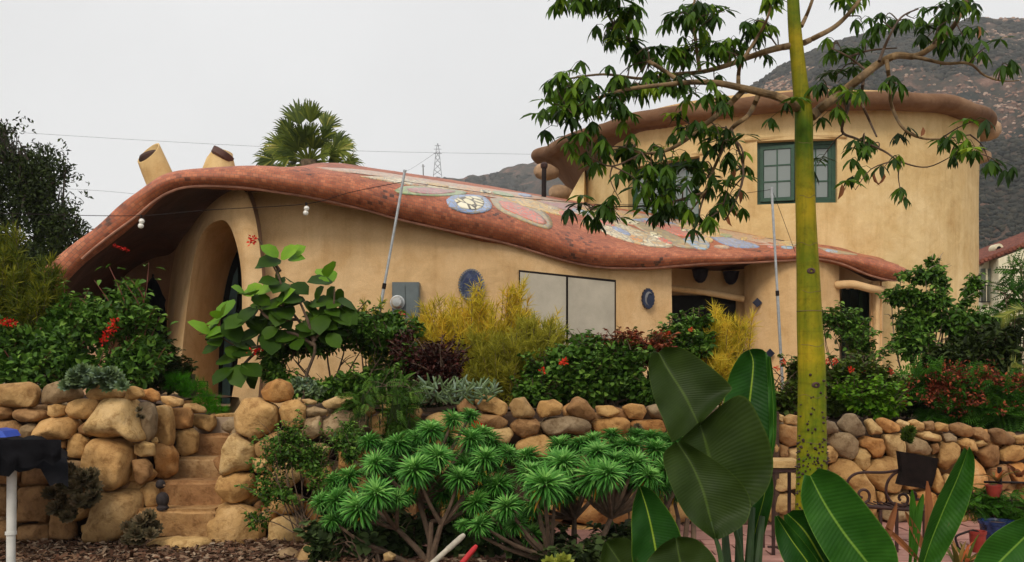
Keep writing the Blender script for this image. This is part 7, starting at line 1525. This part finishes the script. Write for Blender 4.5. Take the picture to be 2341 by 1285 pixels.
REG = [(1480, 400, 50, 40, 5.6, 10), (1540, 450, 50, 40, 5.7, 12), (1620, 470, 40, 40, 5.8, 8), (1300, 25, 40, 40, 5.7, 12), (1290, 185, 30, 30, 5.6, 8), (1275, 300, 30, 30, 5.5, 8), (2270, 380, 50, 16, 5.8, 6), (2190, 10, 50, 20, 6.1, 6),  # leaf regions: (px, py, rx, ry, depth, count, down)
 (1350, 20, 75, 40, 5.7, 26), (1440, 40, 60, 50, 5.8, 16), (1400, 100, 60, 45, 5.7, 12), (1420, 75, 40, 50, 5.9, 8), (1560, 55, 60, 60, 6.1, 22), (1640, 50, 60, 50, 6.1, 20), (1500, 140, 80, 50, 5.8, 26), (1600, 130, 70, 50, 6.0, 26), (1660, 110, 40, 40, 6.1, 10),
 (1740, 60, 36, 50, 5.9, 13), (1780, 20, 40, 30, 5.9, 8), (1740, 130, 30, 25, 6, 5), (1300, 210, 50, 35, 5.5, 20), (1360, 230, 60, 40, 5.4, 22), (1440, 210, 70, 45, 5.6, 26), (1540, 210, 70, 40, 5.8, 26), (1310, 270, 55, 30, 5.5, 15), (1390, 290, 60, 40, 5.6, 14),
 (1620, 240, 60, 40, 5.9, 18), (1300, 325, 45, 20, 5.5, 9), (1400, 340, 60, 28, 5.6, 12), (1370, 380, 40, 22, 5.5, 6), (1480, 370, 50, 35, 5.6, 12), (1560, 310, 60, 40, 5.8, 14), (1640, 330, 50, 45, 5.9, 16), (1480, 420, 50, 30, 5.6, 12), (1560, 400, 50, 45, 5.8, 16), (1640, 420, 44, 45, 5.8, 15),
 (1460, 470, 60, 30, 5.6, 12), (1360, 488, 60, 22, 5.7, 10), (1405, 510, 36, 24, 5.7, 6), (1540, 490, 55, 35, 5.8, 15), (1600, 520, 40, 28, 5.8, 9), (1670, 480, 24, 40, 5.8, 7), (1700, 370, 20, 30, 5.8, 3), (1500, 500, 40, 20, 5.7, 7),
 (1920, 20, 60, 25, 6.2, 7), (1990, 60, 40, 40, 6.1, 8), (2060, 60, 50, 40, 6.2, 12), (1960, 130, 60, 40, 6.1, 10), (2150, 40, 45, 40, 6.1, 12), (2210, 40, 36, 40, 6.1, 8), (2120, 110, 60, 35, 6.1, 12), (2240, 120, 50, 26, 6.2, 6), (2300, 150, 24, 12, 6.2, 2), (2200, 90, 30, 26, 6.1, 5),
 (1900, 190, 50, 40, 6.1, 9), (1990, 215, 60, 30, 6.0, 10), (2080, 195, 40, 26, 6.0, 5), (2220, 285, 40, 20, 5.8, 4), (2260, 350, 50, 30, 5.8, 9), (2170, 325, 20, 18, 5.8, 2), (2000, 345, 60, 30, 5.9, 6), (2080, 330, 30, 26, 5.8, 3), (1960, 370, 40, 26, 5.9, 4), (2020, 385, 16, 16, 5.9, 2), (1900, 270, 40, 30, 6, 5), (1940, 440, 20, 20, 5.9, 2), (2060, 450, 10, 10, 5.9, 1), (1800, 270, 14, 26, 5.9, 2), (1885, 400, 26, 50, 6.1, 4)]
nleaf = 0; restV = []; restF = []; restR = []; bb_ = 0; tw = MB()
BP = np.array([v[:] for v, x, y in bpts])
for (x, y, rx, ry, D, n) in REG:
    for t_ in range(max(1, round(n/3.5))):
        e_ = P(x+random.uniform(-.8, .8)*rx, y-random.uniform(0, .6)*ry, D+random.uniform(-.3, .3)); near = BP[np.argmin(np.linalg.norm(BP-np.array(e_[:]), axis=1))]; near = Vector(near)
        if (near-e_).length > .9: near = near.lerp(e_, .4)
        mid = near.lerp(e_, .5)+Vector((random.uniform(-.04, .04), 0, random.uniform(.0, .07))); tp_ = [Vector(v) for v in smoothpath([near, mid, e_], 4)]; tw.tube(tp_, [.0055*(1-.6*i/(len(tp_)-1)) for i in range(len(tp_))], 5, False)
        for j in range(3):
            q = tp_[-1-random.choice((0, 1, 2, 4))]; c = q+Vector((random.uniform(-.09, .09), random.uniform(-.12, .12), random.uniform(-.03, .06))); nleaf += 1; mb = MB()
            # keep leaves inside the region
            V, Fc, Rn = palmate(c, random.uniform(.10, .138), random.random() < .8, nleaf)
            pm_ = MB(); pm_.tube([q, q.lerp(c, .5)+Vector((0, 0, .015)), c], .0018, 4, False)
            pv = np.array([v[:] for v in pm_.v]); pf_ = np.array([(f[0], f[1], f[2]) for f in pm_.f]+[(f[0], f[2], f[3]) for f in pm_.f])
            b = sum(len(v) for v in V); V.append(pv); Fc.append(pf_+b); Rn.append(np.full(len(pf_), .3)); V = np.concatenate(V); Fc = np.concatenate(Fc); Rn = np.concatenate(Rn)
            if nleaf <= 300 if False else (nleaf % 2 == 0 and nleaf//2 <= 295): build('leaf', V, Fc, m_tree, TR_, rnd=Rn)
            else: restV.append(V); restF.append(Fc+bb_); restR.append(Rn); bb_ += len(V)
build('leaves', np.concatenate(restV), np.concatenate(restF), m_tree, TR_, rnd=np.concatenate(restR), kind='stuff')
tw.build('twigs', twig_m, TR_, kind='stuff')
mb = MB(); dr = []
for (x, y) in ((1680, 395), (1690, 445), (2060, 445), (2021, 405), (2110, 300), (1665, 500), (1672, 470), (2235, 70), (2000, 400), (1925, 430)): dr.append(P(x, y-10, 5.9)[:])
V, Fc, Rn = scatter(T_ovate(.34, .16, .3), np.array(dr), np.tile([.1, -.1, -1.], (len(dr), 1))+rng.normal(size=(len(dr), 3))*.2, rng.normal(size=(len(dr), 3)), rng.uniform(.08, .12, len(dr))); build('withered_leaves', V, Fc, m_brown, TR_, rnd=Rn)

# ------------------------------------------------------------------ things on the ground and on the terrace
# covered table at the left edge
t = thing('covered_table', 'white legged table under a black plastic cover at the left edge', 'table', P(-60, 1245, 6.5))
n = 30; m_ = 14; vs = []
for i in range(n+1):
    for j in range(m_+1):
        x = -220+375*i/n; u = j/m_; q = P(x, 1012, 6.3+u*.9); edge = max(0, (i/n-.82)/.18); q.z = P(0, 1012, 6.3).z-.02
        if j == 0: q.z -= .17+.10*noise.noise(Vector((x*.03, 1, 1)))
        elif j == 1: q.z -= .03
        q.z -= edge*.12; q += Vector((0, noise.noise(Vector((x*.02, j*.5, 2)))*.05, noise.noise(Vector((x*.03, j*.6, 5)))*.035)); vs.append(q[:])
cov = build('cover', vs, [(i*(m_+1)+j, (i+1)*(m_+1)+j, (i+1)*(m_+1)+j+1, i*(m_+1)+j+1) for i in range(n) for j in range(m_)], black_cloth, t)
# drooping flap
vs = []; 
for i in range(19):
    for j in range(7):
        x = -220+i*20; y0 = 1005; hgt = (82 if x < 30 else 82-34*min(1, (x-30)/60)) + 34*noise.noise(Vector((x*.04, 3, 0)))
        if x > 95: hgt = 62-20*abs(x-118)/25
        y = y0+hgt*j/6; vs.append(P(min(x, 150), y, 6.24+.05*math.sin(x*.13+j*.35)*(j/6+.2)+.03*noise.noise(Vector((x*.05, j*.7, 1))))[:])
build('cover_flap', vs, [(i*7+j, (i+1)*7+j, (i+1)*7+j+1, i*7+j+1) for i in range(18) for j in range(6)], black_cloth, t)
wp = simple('white_pvc', (.62, .62, .58), .5, 0, .08)
mb = MB(); mb.tube([P(27, 1070, 6.42), P(26, 1215, 6.45)], .032, 16); mb.build('leg', wp, t); mb = MB(); q0 = P(25, 1215, 6.45); mb.tube([q0, P(25, 1222, 6.45)], .038, 16); mb.tube([P(25, 1222, 6.45), Vector((q0.x, q0.y, .0))], .03, 16); mb.build('leg_foot', wp, t)
mb = MB(); mb.box(P(-60, 1030, 6.8), (.8, .8, .03)); mb.build('table_top', wp, t, smooth=False)
mb = MB(); vs = [P(-20, 1001, 6.6), P(14, 1000, 6.6), P(6, 986, 6.65), P(-20, 981, 6.65)]; mb.add(vs+[v+Vector((0, .2, 0)) for v in vs], [(3, 2, 1, 0), (0, 1, 5, 4), (1, 2, 6, 5), (2, 3, 7, 6)]); tag(mb.build('blue_tarp', simple('blue_plastic', (.01, .05, .35), .4), smooth=False, top_loc=P(0, 1001, 6.6)), 'folded bright blue tarp lying on the covered table', 'tarp')
# dark ornament on the step
t = thing('garden_ornament', 'small dark round bodied bird ornament on the second step', 'ornament', P(372, 1162, 7.45)); mb = MB(); blob(mb, P(372, 1142, 7.45), (.052, .05, .062), 3, .08); mb.build('body', simple('dark_stone_figure', (.03, .022, .022), .8, 0, .3, 30, .6), t)
mb = MB(); blob(mb, P(367, 1107, 7.45), (.04, .04, .038), 3, .08, 3); hd = mb.build('head', bpy.data.materials['dark_stone_figure'], t); mb = MB(); q = P(375, 1110, 7.41); mb.lathe(q, [(.010, 0), (.006, .015), (.001, .026)], 8, (.6, -1, 0)); mb.build('beak', simple('beak_tan', (.2, .12, .07), .7), hd)
mb = MB(); mb.lathe(P(372, 1160, 7.45), [(.045, -.02), (.05, .0), (.035, .02)], 16); mb.build('foot', bpy.data.materials['dark_stone_figure'], t)
# wire basket planter and jar by the porch
t = thing('wire_planter', 'small black wire planter standing beside the porch above the fern', 'planter', P(463, 915, 9.6)); 
for yy, rr in ((872, .05), (882, .06), (894, .055)): mb = MB(); c = P(463, yy, 9.6); mb.tube([c+Vector((rr*math.cos(a), rr*math.sin(a), 0)) for a in np.linspace(0, 6.28, 20)], .004, 5); mb.build('hoop', dark_metal, t)
for a in np.linspace(0, 6.28, 8)[:-1]: mb = MB(); c = P(463, 872, 9.6); mb.tube([c+Vector((.055*math.cos(a), .055*math.sin(a), .0)), P(463, 915, 9.6)+Vector((.045*math.cos(a), .045*math.sin(a), 0))], .003, 4); mb.build('bar', dark_metal, t)
t = thing('clay_pot', 'broken dark clay pot between the shaded shrub and the wire planter', 'pot', P(432, 915, 9.5)); mb = MB(); mb.lathe(P(432, 915, 9.5), [(.05, 0), (.08, .08), (.085, .16), (.06, .22), (.065, .27), (.05, .27), (.04, .1)], 18); mb.build('pot', simple('dark_clay', (.07, .035, .025), .8, 0, .3), t)
# tool handles leaning out of the bed
def rod(name, a, b, r_, mat, lab, cat):
    t = thing(name, lab, cat, a); d = (b-a).normalized(); mb = MB(); mb.tube([a, b-d*.02, b-d*.004, b], [r_, r_, r_*.8, r_*.3], 12); mb.build('shaft', mat, t); mb = MB(); mb.tube([b-d*.16, b-d*.03], r_*1.12, 12); mb.build('grip', mat, t)
rod('tool_handle', P(930, 1340, 5.6), P(1062, 1222, 5.9), .017, simple('weathered_pole', (.42, .38, .30), .7, 0, .15, 20), 'weathered pale wooden tool handle leaning under the rosette shrub', 'tool handle')
rod('tool_handle', P(1020, 1330, 5.5), P(1090, 1247, 5.7), .015, simple('red_grip', (.42, .012, .015), .4), 'red tool handle beside the pale wooden one', 'tool handle')
# iron side table with stone top, left of the trunk
t = thing('iron_side_table', 'rusty iron side table with a stone top left of the thorny trunk', 'table', P(1795, 1290, 6.9)); DT = 6.9
a = P(1752, 1075, DT); b = P(1836, 1060, DT); mb = MB(); mb.box(((a.x+b.x)/2, DT+.14, P(0, 1062, DT).z), (b.x-a.x, .30, .05)); mb.build('stone_top', stone_ms[1], t, smooth=False)
mb = MB(); mb.box(((a.x+b.x)/2, DT+.14, P(0, 1076, DT).z), (b.x-a.x+.03, .33, .022)); mb.build('rim', rust_iron, t, smooth=False)
for x, dy in ((1768, 0), (1830, 0), (1768, .28), (1830, .28)): mb = MB(); q = P(x, 1078, DT)+Vector((0, dy, 0)); mb.box((q.x, q.y, q.z/2), (.022, .022, q.z)); mb.build('leg', rust_iron, t, smooth=False)
for yy in (1250,): mb = MB(); mb.tube([P(1755, yy, DT), P(1840, yy, DT)], .009, 6); mb.build('stretcher', rust_iron, t)
mb = MB(); mb.tube([Vector(v) for v in smoothpath([P(1772, 1250, DT), P(1790, 1262, DT), P(1800, 1285, DT), P(1812, 1300, DT)], 5)], .008, 6); mb.build('brace', rust_iron, t)
# scrolled iron bench with a dark cushion
DB = 7.0; t = thing('iron_bench', 'rusty scrolled iron bench standing before the right boulder wall', 'bench', P(2030, 1275, DB))
def iron(pts, r_=.011, nm='scroll', dz=0): mb = MB(); mb.tube([Vector(v) for v in smoothpath([P(x, y, DB+dz) for x, y in pts], 5)], r_, 7); return mb.build(nm, rust_iron, t)
iron([(1936, 1122), (1938, 1100), (1952, 1085), (1975, 1080), (2020, 1080), (2056, 1074), (2080, 1064)], .011, 'top_rail')
def spiral(cx, cy, r0, turns, a0, s=1): return [(cx+r0*(1-.72*t)*math.cos(a0+s*turns*2*math.pi*t), cy+r0*(1-.72*t)*math.sin(a0+s*turns*2*math.pi*t)) for t in np.linspace(0, 1, 14)]
iron([(1936, 1122), (1940, 1140), (1960, 1155)]+spiral(1972, 1132, 19, .95, R(80), -1)[1:]); iron([(2076, 1083), (2050, 1080), (2030, 1100), (2026, 1128), (2040, 1150), (2056, 1155)]+spiral(2062, 1140, 17, .9, R(95), -1)[1:])
iron([(2085, 1145), (2100, 1142), (2106, 1150)]); iron([(2125, 1120), (2124, 1145), (2112, 1160), (2108, 1168)]); iron(spiral(2086, 1132, 10, .9, R(90), -1))
mb = MB(); mb.tube([P(1968, 1157, DB), P(2060, 1164, DB), P(2118, 1167, DB)], .015, 8); mb.build('seat_rail', rust_iron, t)
for x, y in ((2013, 1166), (2050, 1168), (2113, 1168)): mb = MB(); q = P(x, y, DB); mb.box((q.x, q.y, q.z/2), (.02, .02, q.z)); mb.build('leg', rust_iron, t, smooth=False)
for x in (1975, 2113): mb = MB(); q = P(x, 1168, DB+.4); mb.box((q.x, q.y, q.z/2), (.02, .02, q.z)); mb.build('leg', rust_iron, t, smooth=False)
for i in range(9): mb = MB(); x = 1976+i*17; mb.tube([P(x, 1161+i*.7, DB), P(x, 1161+i*.7, DB)+Vector((0, .4, 0))], .006, 5); mb.build('seat_bar', rust_iron, t)
cush = [P(2057, 1032, 6.9), P(2146, 1048, 6.9), P(2138, 1090, 6.86), P(2128, 1120, 6.85), P(2055, 1108, 6.85), P(2063, 1080, 6.87)]
mb = MB(); n = 6; mb.add(cush+[v+Vector((0, .07, 0)) for v in cush], [tuple(range(n-1, -1, -1)), tuple(n+i for i in range(n))]+[(i, (i+1) % n, n+(i+1) % n, n+i) for i in range(n)]); tag(mb.build('bench_cushion', simple('dark_brown_cloth', (.010, .006, .005), .9, 0, .3, 20, .4), smooth=False, top_loc=P(2100, 1100, 6.85)), 'dark brown square cushion hung over the back of the iron bench', 'cushion')
# pots and bromeliads at the right edge
DK = 6.8
def potted(px, py, D, r_, h, mat, lab, cat='pot', nm='flower_pot'):
    c = P(px, py, D); t = thing(nm, lab, cat, c); mb = MB(); mb.lathe(c, [(r_*.7, 0), (r_*.95, h*.5), (r_, h*.85), (r_*1.08, h*.86), (r_*1.1, h), (r_*.95, h), (r_*.9, h*.9), (.01, h*.88)], 22); mb.build('pot', mat, t); mb = MB(); mb.lathe(c+Vector((0, 0, h*.86)), [(r_*.92, 0), (.01, .01)], 18); mb.build('soil', soil_m, t); return t
potted(2235, 1262, 6.5, .055, .15, simple('red_glaze', (.25, .03, .02), .4, 0, .2), 'red glazed pot beside the blue one at the right')
potted(2280, 1240, 6.7, .12, .16, simple('blue_glaze', (.02, .04, .12), .25, 0, .5, 20), 'mottled blue glazed pot at the right edge')
t = thing('plant_stand', 'dark iron plant stand with a crossbar at the right edge', 'plant stand', P(2285, 1300, 6.9)); mb = MB(); mb.tube([P(2285, 1068, 6.9), P(2287, 1300, 6.9)], .016, 10); mb.build('post', dark_metal, t)
for y0, x0, x1 in ((1102, 2250, 2345), (1144, 2255, 2330)): mb = MB(); mb.tube([P(x0, y0, 6.9), P(x1, y0+2, 6.9)], .009, 7); mb.build('crossbar', dark_metal, t)
t = potted(2272, 1136, 6.82, .055, .09, bpy.data.materials['red_glaze'], 'small red pot sitting on the iron plant stand')
def bromeliad(label, base, n, L, mat, w=.03):
    c = Vector(base); t = thing('bromeliad', label, 'plant', c)
    for i in range(n):
        a = 2*math.pi*i/n+random.uniform(-.3, .3); e_ = random.uniform(.5, 1.25); hd_ = Vector((math.cos(a), math.sin(a), 0)); l_ = L*random.uniform(.7, 1.1); vs = []
        for k_ in range(7): s = k_/6; q = c+hd_*l_*math.cos(e_)*s+Vector((0, 0, l_*math.sin(e_)*s-l_*.35*s*s)); sd_ = hd_.cross(Vector((0, 0, 1)))*w*(1-s**2)*.5; vs += [q-sd_, q+Vector((0, 0, -.004)), q+sd_]
        mb = MB(); mb.add(vs, [(j*3+m, j*3+m+1, j*3+m+4, j*3+m+3) for j in range(6) for m in range(2)], random.random()); mb.build('leaf', mat, t)
m_or = leafmat('orange_green_leaf', [g(60, 84, 36), g(120, 100, 50), g(176, 92, 50), g(196, 120, 76)], .25, .5)
bromeliad('orange tinged strappy plant on top of the iron plant stand', P(2280, 1100, 6.85), 12, .2, m_or); bromeliad('strappy orange green plant beside the red pot', P(2210, 1290, 6.4), 12, .34, m_or); bromeliad('upright green and rust strappy plant at the lower right', P(2190, 1300, 5.6), 10, .34, m_or)
bromeliad('large drooping orange leaved plant at the right edge before the wall', P(2330, 1090, 7.2), 11, .24, m_brown, .05)
shrub('feathery_fern', 'small feathery green plant on the stand at the right edge', 'fern', P(2260, 1250, 6.9), [(2240, 1165, 6.9, 34, 16), (2300, 1190, 6.9, 40, 30), (2335, 1230, 6.8, 30, 30)], 150, .09, PN, m_fern, bark_twig, 5, .2, .8, .1, 3, -.3)
t = thing('iron_chair', 'thin scrolled wire chair beside the pots at the lower right', 'chair', P(2210, 1300, 6.5))
for pts in ([(2190, 1250), (2185, 1228), (2205, 1218), (2225, 1212)], [(2190, 1250), (2198, 1262), (2192, 1280), (2190, 1300)], [(2225, 1212), (2240, 1225), (2238, 1300)]): mb = MB(); mb.tube([Vector(v) for v in smoothpath([P(x, y, 6.5) for x, y in pts], 5)], .008, 6); mb.build('wire_frame', dark_metal, t)
